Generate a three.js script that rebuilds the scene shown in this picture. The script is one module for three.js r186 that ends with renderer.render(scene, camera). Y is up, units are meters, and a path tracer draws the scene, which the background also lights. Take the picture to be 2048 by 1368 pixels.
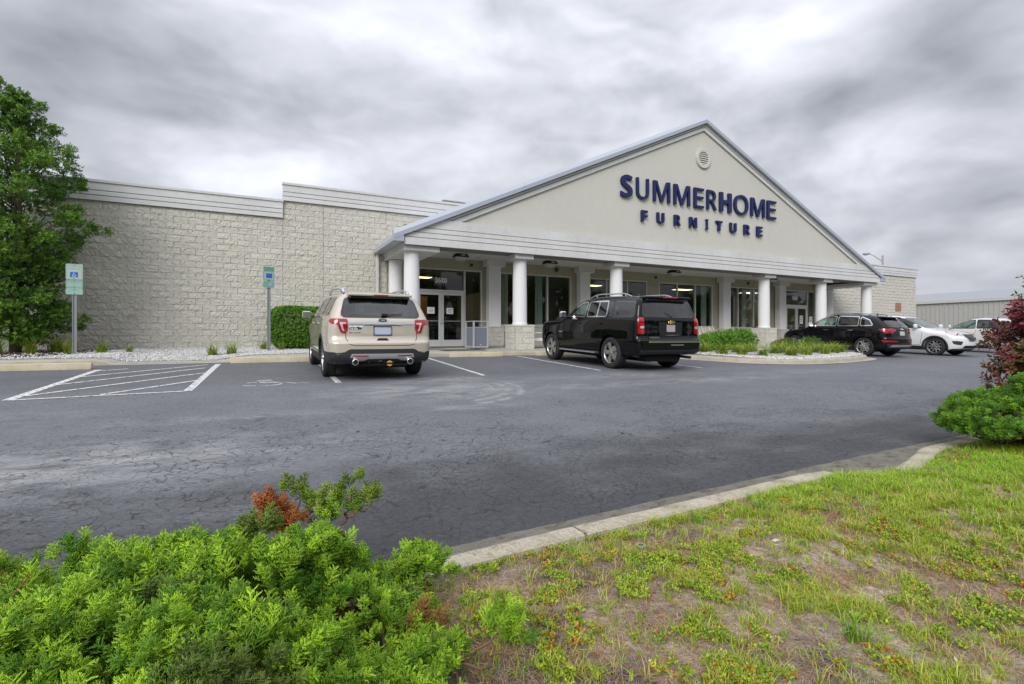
import * as THREE from 'three';
import { mergeGeometries } from 'three/addons/utils/BufferGeometryUtils.js';
import { TessellateModifier } from 'three/addons/modifiers/TessellateModifier.js';
import { TextGeometry } from 'three/addons/geometries/TextGeometry.js';
import { RoundedBoxGeometry } from 'three/addons/geometries/RoundedBoxGeometry.js';
import { FontLoader } from 'three/addons/loaders/FontLoader.js';
import { RectAreaLightUniformsLib } from 'three/addons/lights/RectAreaLightUniformsLib.js';

// ---------------------------------------------------------------- camera, exposure, sun, sky
// World: x runs along the shop front, y is up, -z runs from the camera to the shop front (p = -z).
const scene = new THREE.Scene();
const EYE = 1.181, YAW = 26.758 * Math.PI / 180;
const camera = new THREE.PerspectiveCamera(66.97, 2048 / 1368, 0.05, 1500);
camera.position.set(0, EYE, 0);
camera.lookAt(Math.sin(YAW), EYE, -Math.cos(YAW));
camera.setViewOffset(2048, 1368, 0, 10.7, 2048, 1368);
const renderer = new THREE.WebGLRenderer({ antialias: true });
renderer.toneMapping = THREE.LinearToneMapping;
renderer.toneMappingExposure = 1.7;
renderer.shadowMap.enabled = true;
renderer.shadowMap.type = THREE.PCFSoftShadowMap;
RectAreaLightUniformsLib.init();

const sun = new THREE.DirectionalLight(new THREE.Color(1, 0.98, 0.95), 1.5);
sun.position.set(-30, 34, 26);
sun.target.position.set(6, 0, -10);
sun.castShadow = true;
sun.shadow.radius = 64;
sun.shadow.mapSize.set(2048, 2048);
Object.assign(sun.shadow.camera, { left: -50, right: 50, top: 50, bottom: -50, near: 1, far: 160 });
scene.add(sun, sun.target);

// deterministic noise
function rng(seed) { let s = seed | 0; return () => { s = (s + 0x6d2b79f5) | 0; let t = Math.imul(s ^ (s >>> 15), 1 | s); t = (t + Math.imul(t ^ (t >>> 7), 61 | t)) ^ t; return ((t ^ (t >>> 14)) >>> 0) / 4294967296; }; }
function hash3(x, y, z) { let h = Math.imul(x, 374761393) ^ Math.imul(y, 668265263) ^ Math.imul(z, 1274126177); h = Math.imul(h ^ (h >>> 13), 1103515245); h ^= h >>> 16; return (h >>> 0) / 4294967296; }
const sm = (t) => t * t * (3 - 2 * t), mix = (a, b, t) => a + (b - a) * t, clamp = (x, a = 0, b = 1) => Math.min(b, Math.max(a, x));
const sstep = (a, b, x) => sm(clamp((x - a) / (b - a)));
function vn2(x, y, k = 0) {
  const i = Math.floor(x), j = Math.floor(y), u = sm(x - i), v = sm(y - j);
  return mix(mix(hash3(i, j, k), hash3(i + 1, j, k), u), mix(hash3(i, j + 1, k), hash3(i + 1, j + 1, k), u), v);
}
function vn3(x, y, z) { const k = Math.floor(z), w = sm(z - k); return mix(vn2(x, y, k), vn2(x, y, k + 1), w); }
function fbm2(x, y, oct = 4, k = 0) { let s = 0, a = 0.5, n = 0; for (let i = 0; i < oct; i++) { s += a * vn2(x, y, k + i * 17); n += a; a *= 0.5; x = x * 2.03 + 3.7; y = y * 2.03 + 1.3; } return s / n; }
function fbm3(x, y, z, oct = 4) { let s = 0, a = 0.5, n = 0; for (let i = 0; i < oct; i++) { s += a * vn3(x, y, z); n += a; a *= 0.5; x = x * 2.03 + 3.7; y = y * 2.03 + 1.3; z = z * 2.03 + 5.1; } return s / n; }

// fractal noise whose octaves are turned against each other, so that no grain of the lattice shows
function turnedNoise(x, y, z, oct, gain = 0.52) {
  let s = 0, a = 1, n = 0;
  for (let i = 0; i < oct; i++) {
    s += a * vn3(x, y, z); n += a; a *= gain;
    const X = 0.0 * x + 0.8 * y + 0.6 * z, Y = -0.8 * x + 0.36 * y - 0.48 * z, Z = -0.6 * x - 0.48 * y + 0.64 * z; x = X * 2.01 + 7.3; y = Y * 2.01 + 1.9; z = Z * 2.01 + 4.1;
  }
  return s / n;
}
// overcast sky: a grey cloud deck, brighter towards the zenith, with darker and lighter cloud masses
{
  const W = 2048, H = 1024, data = new Float32Array(W * H * 4);
  const toDir = (az, el) => [Math.sin(az) * Math.cos(el), Math.sin(el), -Math.cos(az) * Math.cos(el)];
  // cloud masses: azimuth, elevation (degrees), their spreads, and how much lighter or darker they are
  const masses = [
    [-14, 22.5, 12.3, 3.8, -0.34], [-4, 27.1, 8.0, 2.2, -0.10], [-16, 17.4, 3.8, 2.5, -0.12], [3, 22.7, 5.8, 2.5, -0.10], [20, 24.9, 9.4, 2.0, -0.16], [16, 21.4, 6.5, 1.4, -0.10], [9, 29.5, 6.2, 3.1, 0.08], [25, 28.6, 11.0, 2.1, 0.10], [6, 25.4, 2.5, 4.1, 0.08],
    [43, 28.0, 10.5, 2.4, 0.08], [52, 27.7, 5.2, 4.1, 0.15], [39, 23.6, 8.6, 2.2, 0.06], [51, 21.4, 5.3, 2.6, 0.08], [67, 24.3, 6.4, 3.7, -0.32], [70, 18.9, 4.2, 2.9, -0.20], [60, 21.4, 6.4, 1.6, -0.26], [58, 19.8, 4.7, 1.7, -0.16], [66, 14.3, 4.6, 2.4, 0.10], [60, 14.2, 4.8, 3.0, 0.08],
    [69, 11.1, 4.0, 2.4, -0.16], [64, 10.2, 4.6, 2.1, -0.06], [70, 7.0, 3.9, 1.6, 0.04], [-7, 15.4, 11.1, 1.7, 0.12], [9, 17.6, 11.7, 2.4, 0.08], [25, 18.4, 11.0, 2.5, 0.05], [-10, 17.7, 4.5, 1.6, 0.06], [34, 31.7, 8.5, 2.3, -0.06], [-16, 12.5, 3.8, 2.3, 0.06],
    [-70, 35, 25, 15, -0.18], [110, 40, 30, 12, -0.2], [170, 30, 30, 14, -0.15], [-130, 25, 30, 12, -0.18], [20, 60, 40, 14, -0.12], [140, 65, 40, 12, 0.1],
  ];
  for (let r = 0; r < H; r++) for (let c = 0; c < W; c++) {
    const el = ((r + 0.5) / H - 0.5) * Math.PI, round = ((c + 0.5) / W - 0.5) * 2 * Math.PI;
    const x = Math.cos(round) * Math.cos(el), z = Math.sin(round) * Math.cos(el), y = Math.sin(el);
    const az = Math.atan2(x, -z) * 180 / Math.PI, ed = el * 180 / Math.PI;
    if (ed < -4) { const o = (r * W + c) * 4; data[o] = 0.10; data[o + 1] = 0.104; data[o + 2] = 0.11; data[o + 3] = 1; continue; }
    const yy = Math.max(y, 0), k = 1 / (yy + 0.32);
    const wx = fbm2(x * k * 1.1 + 9, z * k * 1.1, 3, 5) - 0.5, wz = fbm2(x * k * 1.1, z * k * 1.1 + 7, 3, 9) - 0.5;
    const big = fbm2(x * k * 1.3 + wx * 1.4 + 4, z * k * 1.3 + wz * 1.4, 4, 31);
    const h = 1 / (0.55 + yy), X = x * h * 4.2, Y = y * 8.5, Z = z * h * 4.2, q1 = turnedNoise(X * 0.9, Y * 0.9, Z * 0.9, 3) - 0.5, q2 = turnedNoise(X * 0.9 + 9, Y * 0.9, Z * 0.9 + 4, 3) - 0.5, puff = turnedNoise(X + q1 * 1.5, Y + q2 * 1.5, Z + q1, 7, 0.56), wisp = turnedNoise(X * 3.1 + q2 * 2, Y * 3.1 + q1 * 2, Z * 3.1, 4);
    let m = (big - 0.5) * 0.10 + (puff - 0.5) * 0.80 + (wisp - 0.5) * 0.26;
    for (const [ma, me, sa, se, amt] of masses) {
      let da = az - ma; if (da > 180) da -= 360; if (da < -180) da += 360;
      const q = (da / sa) ** 2 + ((ed - me) / se) ** 2;
      if (q < 9) m += amt * 1.0 * Math.exp(-q * 0.9) * (0.35 + 1.3 * puff);
    }
    const cie = 0.372 + 0.44 * Math.pow(yy, 1.6);
    const b = Math.max(0.10, cie * (1 + m * 1.25)) * (y < 0 ? mix(1, 0.25, clamp(-y * 12)) : 1), dark = clamp(-m * 1.6);
    const o = (r * W + c) * 4, t = 0.960;
    data[o] = b * t * (1 - 0.03 * dark); data[o + 1] = b * 0.992; data[o + 2] = b * (1.09 + 0.05 * dark); data[o + 3] = 1;
  }
  const sky = new THREE.DataTexture(data, W, H, THREE.RGBAFormat, THREE.FloatType);
  sky.mapping = THREE.EquirectangularReflectionMapping;
  sky.magFilter = sky.minFilter = THREE.LinearFilter;
  sky.wrapS = THREE.RepeatWrapping;
  sky.needsUpdate = true;
  scene.background = sky;
  scene.environment = sky;
}

// ---------------------------------------------------------------- helpers
const D2R = Math.PI / 180;
const C = (r, g, b) => new THREE.Color().setRGB(r, g, b);
const std = (r, g, b, rough = 0.8, o = {}) => new THREE.MeshStandardMaterial({ color: C(r, g, b), roughness: rough, ...o });
const phys = (r, g, b, rough, o = {}) => new THREE.MeshPhysicalMaterial({ color: C(r, g, b), roughness: rough, ...o });
const used = new Map();
function numbered(name) { const n = used.get(name) ?? 0; used.set(name, n + 1); return n ? name + '_' + String(n).padStart(3, '0') : name; }
function tag(o, label, category, group, kind) { if (label) o.userData.label = label; if (category) o.userData.category = category; if (group) o.userData.group = group; if (kind) o.userData.kind = kind; return o; }
function thing(name, label, category, [x, y, z] = [0, 0, 0], turn = 0, group) {
  const o = new THREE.Group(); o.name = numbered(name); scene.add(o); o.position.set(x, y, z); o.rotation.y = turn;
  return tag(o, label, category, group);
}
function sh(m) { m.castShadow = m.receiveShadow = true; return m; }
function part(parent, name, geo, mat, pos, rot) {
  const m = sh(new THREE.Mesh(Array.isArray(geo) ? merge(geo) : geo, mat)); m.name = parent === scene ? numbered(name) : name;
  if (pos) m.position.set(...pos); if (rot) m.rotation.set(...rot);
  parent.add(m); return m;
}
function struct(name, geo, mat, label) { const m = part(scene, name, geo, mat); m.userData.kind = 'structure'; if (label) m.userData.label = label; return m; }
function clean(g) {
  let h = g.index ? g.toNonIndexed() : g;
  if (!h.attributes.normal) h.computeVertexNormals();
  const r = new THREE.BufferGeometry(); r.setAttribute('position', h.attributes.position); r.setAttribute('normal', h.attributes.normal);
  r.setAttribute('uv', h.attributes.uv ?? new THREE.BufferAttribute(new Float32Array(h.attributes.position.count * 2), 2));
  return r;
}
function merge(list) { return list.length === 1 ? list[0] : mergeGeometries(list.map(clean)); }
// box between two corners in (x, y, z), with uv in metres
function box(x0, x1, y0, y1, z0, z1, bevel = 0) {
  const w = Math.abs(x1 - x0), h = Math.abs(y1 - y0), d = Math.abs(z1 - z0);
  const g = bevel ? new RoundedBoxGeometry(w, h, d, 2, Math.min(bevel, w / 2.01, h / 2.01, d / 2.01)) : new THREE.BoxGeometry(w, h, d);
  g.translate((x0 + x1) / 2, (y0 + y1) / 2, (z0 + z1) / 2);
  return boxUV(g);
}
function boxUV(g) {
  const p = g.attributes.position, n = g.attributes.normal, uv = new Float32Array(p.count * 2);
  for (let i = 0; i < p.count; i++) {
    const ax = Math.abs(n.getX(i)), ay = Math.abs(n.getY(i)), az = Math.abs(n.getZ(i));
    if (ax >= ay && ax >= az) { uv[i * 2] = p.getZ(i); uv[i * 2 + 1] = p.getY(i); } else if (ay >= az) { uv[i * 2] = p.getX(i); uv[i * 2 + 1] = p.getZ(i); } else { uv[i * 2] = p.getX(i); uv[i * 2 + 1] = p.getY(i); }
  }
  g.setAttribute('uv', new THREE.BufferAttribute(uv, 2)); return g;
}
// box by along-front u range, height range and distance range p (p = -z)
const B = (u0, u1, y0, y1, p0, p1, bevel) => box(u0, u1, y0, y1, -p1, -p0, bevel);
const cyl = (r0, r1, h, n = 20, open = false) => new THREE.CylinderGeometry(r0, r1, h, n, 1, open);
function tube(pts, r, n = 8, seg) { return new THREE.TubeGeometry(new THREE.CatmullRomCurve3(pts.map((q) => new THREE.Vector3(...q))), seg ?? pts.length * 4, r, n, false); }
function bar(a, b, r0, r1 = r0, n = 8) {
  const A = new THREE.Vector3(...a), Q = new THREE.Vector3(...b), d = Q.clone().sub(A), g = new THREE.CylinderGeometry(r1, r0, d.length(), n, 1);
  g.applyQuaternion(new THREE.Quaternion().setFromUnitVectors(new THREE.Vector3(0, 1, 0), d.normalize())); g.translate((A.x + Q.x) / 2, (A.y + Q.y) / 2, (A.z + Q.z) / 2); return g;
}
// prism: polygon in (u, y) extruded in p
function prism(pts, p0, p1, holes = []) {
  const s = new THREE.Shape(pts.map((q) => new THREE.Vector2(q[0], q[1])));
  for (const h of holes) s.holes.push(new THREE.Path(h.map((q) => new THREE.Vector2(q[0], q[1]))));
  const g = new THREE.ExtrudeGeometry(s, { depth: p1 - p0, bevelEnabled: false }); g.translate(0, 0, -p1); return boxUV(clean(g));
}
function canvasTex(w, h, draw, repeat) {
  const c = document.createElement('canvas'); c.width = w; c.height = h; draw(c.getContext('2d'), w, h);
  const t = new THREE.CanvasTexture(c); t.colorSpace = THREE.SRGBColorSpace; t.wrapS = t.wrapT = repeat ? THREE.RepeatWrapping : THREE.ClampToEdgeWrapping; return t;
}
const toS = (x) => { x = clamp(x); return Math.round(255 * (x <= 0.0031308 ? 12.92 * x : 1.055 * x ** (1 / 2.4) - 0.055)); };
// data texture from f(x01, y01) -> [r, g, b] linear (colour) or a number (grey)
function dataTex(w, h, f, color = true, repeat = true) {
  const d = new Uint8Array(w * h * 4);
  for (let j = 0; j < h; j++) for (let i = 0; i < w; i++) {
    const v = f((i + 0.5) / w, (j + 0.5) / h), o = (j * w + i) * 4;
    if (color) { d[o] = toS(v[0]); d[o + 1] = toS(v[1]); d[o + 2] = toS(v[2]); } else d[o] = d[o + 1] = d[o + 2] = Math.round(255 * clamp(v));
    d[o + 3] = 255;
  }
  const t = new THREE.DataTexture(d, w, h); t.magFilter = THREE.LinearFilter; t.minFilter = THREE.LinearMipmapLinearFilter; t.generateMipmaps = true;
  if (color) t.colorSpace = THREE.SRGBColorSpace;
  t.wrapS = t.wrapT = repeat ? THREE.RepeatWrapping : THREE.ClampToEdgeWrapping; t.needsUpdate = true; return t;
}
// periodic noise, for textures that repeat
function pn(x, y, per, k) { const i = Math.floor(x), j = Math.floor(y), u = sm(x - i), v = sm(y - j), m = (a) => ((a % per) + per) % per; return mix(mix(hash3(m(i), m(j), k), hash3(m(i + 1), m(j), k), u), mix(hash3(m(i), m(j + 1), k), hash3(m(i + 1), m(j + 1), k), u), v); }
function pfbm(x, y, per, oct, k) { let s = 0, a = 0.5, n = 0; for (let i = 0; i < oct; i++) { s += a * pn(x * per, y * per, per, k + i); n += a; a *= 0.55; per *= 2; } return s / n; }
function rep(t, sx, sy = sx) { const c = t.clone(); c.repeat.set(sx, sy); c.needsUpdate = true; return c; }
// grain for bump maps, one tile
const grainTex = dataTex(256, 256, (x, y) => 0.5 + (pfbm(x, y, 16, 4, 3) - 0.5) * 0.9 + (pfbm(x, y, 64, 2, 13) - 0.5) * 0.5, false);
const roughTex = dataTex(256, 256, (x, y) => 0.72 + (pfbm(x, y, 6, 5, 23) - 0.5) * 0.7, false);
const stoneTex = dataTex(512, 512, (x, y) => { const a = 1 - Math.abs(pfbm(x, y, 7, 5, 41) * 2 - 1), b = pfbm(x, y, 20, 4, 47); return a * 0.55 + b * 0.45; }, false);
function instanced(parent, name, geo, mat, list, colors) {
  const m = sh(new THREE.InstancedMesh(geo, mat, list.length)); m.name = parent === scene ? numbered(name) : name;
  list.forEach((x, i) => m.setMatrixAt(i, x)); if (colors) colors.forEach((c, i) => m.setColorAt(i, c));
  parent.add(m); m.userData.kind = 'stuff'; return m;
}
const M4 = (pos, quat, s) => new THREE.Matrix4().compose(new THREE.Vector3(...pos), quat, typeof s === 'number' ? new THREE.Vector3(s, s, s) : new THREE.Vector3(...s));
const euler = (x, y, z, o = 'YXZ') => new THREE.Quaternion().setFromEuler(new THREE.Euler(x, y, z, o));
const SLOPE = 0.0361, G = (p) => SLOPE * p;   // the car park rises gently towards the shop
const FL = 0.80;                              // level of the shop floor

// ---------------------------------------------------------------- the shop building
const mottle = dataTex(512, 512, (x, y) => { const a = pfbm(x, y, 4, 6, 61), b = pfbm(x, y, 40, 3, 71), s = pn(x * 60, y * 3, 60, 5); const v = 0.93 + (a - 0.5) * 0.16 + (b - 0.5) * 0.10 + (s - 0.5) * 0.05; return [v, v * (0.995 + (a - 0.5) * 0.03), v * (0.985 + (a - 0.5) * 0.05)]; });
const softMottle = dataTex(256, 256, (x, y) => { const v = 0.97 + (pfbm(x, y, 4, 5, 461) - 0.5) * 0.07 + (pfbm(x, y, 40, 2, 471) - 0.5) * 0.05; return [v, v, v * 0.99]; });
const blockTone = dataTex(512, 512, (x, y) => { const a = pfbm(x, y, 3, 5, 161), b = pfbm(x, y, 60, 3, 171), v = 0.94 + (a - 0.5) * 0.18 + (b - 0.5) * 0.22; return [v, v * 0.995, v * (0.985 + (a - 0.5) * 0.06)]; });
const MB = {
  block: std(0.585, 0.565, 0.505, 0.95, { map: rep(blockTone, 0.9), bumpMap: rep(stoneTex, 2.2), bumpScale: 0.012, flatShading: true }),
  mortar: std(0.585, 0.565, 0.505, 0.95, { bumpMap: rep(grainTex, 3), bumpScale: 0.002 }),
  trim: std(0.66, 0.66, 0.665, 0.85, { map: rep(mottle, 0.22, 0.35), bumpMap: rep(grainTex, 2.5), bumpScale: 0.0012 }),
  stucco: std(0.575, 0.56, 0.515, 0.92, { map: rep(softMottle, 0.16, 0.12), bumpMap: rep(grainTex, 3), bumpScale: 0.002 }),
  tan: std(0.40, 0.37, 0.285, 0.95, { map: rep(mottle, 0.4), bumpMap: rep(stoneTex, 1.4), bumpScale: 0.006 }),
  cmu: std(0.56, 0.55, 0.50, 0.95, { map: rep(mottle, 0.4), bumpMap: rep(grainTex, 3), bumpScale: 0.003 }),
  col: std(0.74, 0.74, 0.75, 0.8, { bumpMap: rep(grainTex, 3, 2), bumpScale: 0.001 }),
  metal: phys(0.40, 0.43, 0.49, 0.45, { metalness: 0.15 }),
  roof: std(0.36, 0.38, 0.42, 0.6),
  alu: phys(0.62, 0.62, 0.60, 0.42, { metalness: 0.25 }),
  glass: phys(0.72, 0.80, 0.77, 0.0, { transmission: 1, thickness: 0, ior: 1.6 }),
  soffit: std(0.60, 0.595, 0.57, 0.9, { map: rep(mottle, 0.2) }),
  dark: std(0.02, 0.02, 0.022, 0.7),
  interior: std(0.30, 0.27, 0.21, 0.9), carpet: std(0.07, 0.06, 0.05, 1), ceilingIn: std(0.45, 0.43, 0.38, 0.9),
  roofTop: std(0.3, 0.3, 0.3, 0.9),
};
const PW = 19.80;
const building = thing('store_building', 'long pale grey block furniture store with a wide gabled columned entrance porch', 'store', [0, 0, 0]);

// split-faced concrete blocks
const BW = 0.4064, BH = 0.2032;
function blockGeo(seed, nx = 9, ny = 5, amp = 0.024) {
  const w = BW - 0.006, h = BH - 0.006, xs = [], ys = [];
  for (let i = 0; i <= nx; i++) xs.push(i === 0 ? -w / 2 : i === nx ? w / 2 : -w / 2 + 0.011 + (w - 0.022) * (i - 1) / (nx - 2));
  for (let j = 0; j <= ny; j++) ys.push(j === 0 ? -h / 2 : j === ny ? h / 2 : -h / 2 + 0.011 + (h - 0.022) * (j - 1) / (ny - 2));
  const P = [], U = [], I = [], tilt = (hash3(seed, 1, 1) - 0.5) * 0.03, tilty = (hash3(seed, 2, 1) - 0.5) * 0.05;
  for (let j = 0; j <= ny; j++) for (let i = 0; i <= nx; i++) {
    const edge = i === 0 || j === 0 || i === nx || j === ny;
    const jx = edge ? 0 : (hash3(i, j, seed) - 0.5) * 0.02, jy = edge ? 0 : (hash3(j, i, seed + 5) - 0.5) * 0.02;
    const x = xs[i] + jx, y = ys[j] + jy;
    P.push(x, y, edge ? 0.009 + 0.016 * hash3(i, j, seed + 21) * (i % nx && j % ny ? 1 : 0.6) : Math.max(0.010, 0.0145 + x * tilt + y * tilty + amp * (fbm3(x * 9 + seed * 7, y * 13, seed, 3) - 0.42) + (hash3(i, j, seed + 9) - 0.5) * 0.020));
    U.push(x + seed * 0.37, y + seed * 0.61);
  }
  for (let j = 0; j < ny; j++) for (let i = 0; i < nx; i++) { const a = j * (nx + 1) + i, b = a + 1, c = a + nx + 1, d = c + 1; if (hash3(i, j, seed + 3) > 0.5) I.push(a, b, d, a, d, c); else I.push(a, b, c, b, d, c); }
  const g = new THREE.BufferGeometry();
  g.setAttribute('position', new THREE.Float32BufferAttribute(P, 3)); g.setAttribute('uv', new THREE.Float32BufferAttribute(U, 2)); g.setIndex(I); g.computeVertexNormals(); return g;
}
const blockGeos = Array.from({ length: 14 }, (_, i) => blockGeo(i + 1));
const smallBlockGeos = Array.from({ length: 6 }, (_, i) => blockGeo(i + 31, 5, 4));
const blockMats = [0.975, 1.0, 1.02].map((k) => { const m = MB.block.clone(); m.color.multiplyScalar(k); return m; });
// the blocks of one stretch of wall: list of [u centre, y centre, width, height, key]
function courses(u0, u1, y0, y1) {
  const out = [];
  for (let r = 0, y = y0; y < y1 - 0.03; r++, y += BH) {
    const h = Math.min(BH, y1 - y);
    for (let u = u0 - (r % 2 ? BW / 2 : 0), i = 0; u < u1 - 0.02; u += BW, i++) { const a = Math.max(u, u0), b = Math.min(u + BW, u1); if (b - a > 0.05) out.push([(a + b) / 2, y + h / 2, b - a, h, Math.floor(hash3(Math.round(u * 10), r, 7) * 1e6)]); }
  }
  return out;
}
{
  const wings = [[-5.9, 0.985, FL, 5.33], [0.99, 2.32, FL, 5.95], [2.335, 4.62, FL, 5.95]];
  const wing = part(building, 'wing_wall', merge([B(-5.9, 0.99, 0.3, 5.6, PW, PW + 0.3), B(0.99, 4.62, 0.3, 6.3, PW, PW + 0.3), B(-5.9, -5.6, 0.3, 5.6, PW + 0.3, 40)]), MB.mortar);
  const list = wings.flatMap((w) => courses(...w)).map((b) => [...b, 0.45 * b[0] + 0.893 * PW]).sort((a, b) => a[5] - b[5]);
  const rest = [];
  list.forEach(([u, y, w, h, k], i) => {
    const g = blockGeos[k % 14];
    if (i < 236) { const m = part(wing, 'block', g, blockMats[k % 3], [u, y, -PW]); m.scale.set(w / BW, h / BH, 0.8 + (k % 50) / 90); } else { const c = g.clone(); c.scale(w / BW, h / BH, 0.8 + (k % 50) / 90); c.translate(u, y, -PW); rest.push(c); }
  });
  for (let t = 0; t < 3; t++) { const r = part(wing, 'block', merge(rest.filter((_, i) => hash3(i, 3, 9) * 3 >= t && hash3(i, 3, 9) * 3 < t + 1)), blockMats[t]); r.userData.kind = 'stuff'; }
  // right wing
  const right = part(building, 'wing_wall', merge([B(31.55, 41.95, 0.3, 5.6, PW, PW + 0.3), B(41.65, 41.95, 0.3, 5.6, PW + 0.3, 40)]), MB.mortar);
  const rb = courses(31.6, 41.95, FL, 5.34).map(([u, y, w, h, k]) => { const c = smallBlockGeos[k % 6].clone(); c.scale(w / BW, h / BH, 1.1); c.translate(u, y, -PW); return c; });
  const r2 = part(right, 'block', merge(rb), MB.block); r2.userData.kind = 'stuff';
  // small brick coloured plaque on the right wing
  part(building, 'wall_plaque', [B(39.35, 40.0, 2.95, 3.5, PW - 0.06, PW - 0.02), B(39.43, 39.92, 3.2, 3.23, PW - 0.07, PW - 0.055)], std(0.36, 0.17, 0.12, 0.9, { bumpMap: rep(grainTex, 4), bumpScale: 0.003 }));
  // roof deck, closing the building
  part(building, 'flat_roof', [B(-5.6, 41.65, 5.25, 5.3, PW + 0.3, 40), B(-5.9, 41.95, 0.3, 5.3, 40, 40.3)], MB.roofTop);
}
// parapets: three boards with recessed joints and a coping, one stepped length each
function parapet(u0, u1, y0, p, h = [0.165, 0.15, 0.285], back = 0.35) {
  const g = part(building, 'parapet', B(u0 + 0.02, u1 - 0.02, y0, y0 + 0.63, p + 0.05, p + back), MB.dark2 ??= std(0.17, 0.17, 0.17, 0.9));
  let y = y0; const step = [0.012, 0.006, 0];
  h.forEach((b, i) => { part(g, 'board', B(u0, u1, y, y + b - 0.018, p + step[i], p + 0.12, 0.004), MB.trim); y += b; });
  part(g, 'coping', [B(u0 - 0.02, u1 + 0.02, y - 0.012, y + 0.03, p - 0.035, p + back, 0.004), B(u0 - 0.02, u1 + 0.02, y - 0.05, y - 0.012, p - 0.035, p - 0.02)], MB.trim);
  part(g, 'board', B(u0, u0 + 0.03, y0 + 0.002, y - 0.02, p + 0.125, p + back - 0.01), MB.trim);
  part(g, 'board', B(u1 - 0.03, u1, y0 + 0.002, y - 0.02, p + 0.125, p + back - 0.01), MB.trim);
}
parapet(-5.98, 0.985, 5.33, 19.70);
parapet(0.99, 30, 5.945, 19.70);
parapet(31.0, 42.05, 5.335, 19.70);
{ const rb = courses(4.63, 9.0, 4.62, 5.95).map(([u, y, w, h, k]) => { const c = smallBlockGeos[k % 6].clone(); c.scale(w / BW, h / BH, 1); c.translate(u, y, -PW); return c; }); const uw = part(building, 'wing_wall', B(4.62, 31.55, 4.901, 6.3, PW, PW + 0.28), MB.mortar), m = part(uw, 'block', merge(rb), MB.block); m.userData.kind = 'stuff'; }
part(building, 'upper_parapet', [B(7.1, 29, 6.0, 6.80, 20.3, 20.6), B(7.05, 29.05, 6.80, 6.84, 20.26, 20.64)], MB.trim);

// porch back wall with its openings
const openings = [[5.80, 8.60, FL, 3.92], [9.38, 13.02, 1.66, 3.92], [13.80, 17.50, 1.66, 3.92], [18.25, 22.02, 1.66, 3.92], [22.76, 26.45, 1.66, 3.92], [27.95, 30.75, FL, 3.92]];
const rect = ([a, b, c, d]) => [[a, c], [b, c], [b, d], [a, d]];
{
  const notch = [[4.62, 0.3], [31.56, 0.3], [31.56, 4.9], [4.62, 4.9]];
  // upper tan band and piers between the windows, with the window openings cut out
  const s = [[4.62, 4.9]]; // outline walks along the bottom and steps over the two doorways
  s.push([4.62, 0.5], [5.80, 0.5], [5.80, 3.92], [8.60, 3.92], [8.60, 0.5], [27.95, 0.5], [27.95, 3.92], [30.75, 3.92], [30.75, 0.5], [31.56, 0.5], [31.56, 4.9]);
  part(building, 'porch_wall', prism(s, PW + 0.02, PW + 0.27, openings.slice(1, 5).map(rect)), MB.tan);
  // paler block dado under the windows
  for (const [a, b] of [[8.60, 13.3], [13.3, 18.1], [18.1, 22.5], [22.5, 27.9]]) part(building, 'dado', B(a + 0.01, b - 0.01, FL - 0.2, 1.60, PW - 0.03, PW + 0.019, 0.006), MB.cmu);
  for (const o of openings.slice(1, 5)) part(building, 'window_sill', B(o[0] - 0.04, o[1] + 0.04, 1.602, 1.658, PW - 0.07, PW + 0.12, 0.008), MB.alu);
}
// glazed windows
function glazing(o, mull, transoms = [], name = 'window') {
  const [a, b, c, d] = o, f = 0.055, p0 = PW + 0.03, p1 = PW + 0.14, bars = [B(a, b, d - f, d, p0, p1), B(a, b, c + 0.002, c + f, p0, p1), B(a, a + f, c + f, d - f, p0, p1), B(b - f, b, c + f, d - f, p0, p1)];
  for (const m of mull) bars.push(B(m - 0.03, m + 0.03, c + f, d - f, p0 + 0.003, p1 - 0.003));
  const w = part(building, name, bars, MB.alu), xs = [a + f, ...mull.flatMap((m) => [m - 0.03, m + 0.03]), b - f];
  for (let i = 0; i < xs.length; i += 2) part(w, 'pane', new THREE.PlaneGeometry(xs[i + 1] - xs[i], d - c - 2 * f), MB.glass, [(xs[i] + xs[i + 1]) / 2, (c + d) / 2, -(PW + 0.085)]);
  return w;
}
glazing(openings[1], [10.57, 11.78]); glazing(openings[2], [15.02, 16.27]); glazing(openings[3], [19.5, 20.75]); glazing(openings[4], [23.97, 25.22]);
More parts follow.
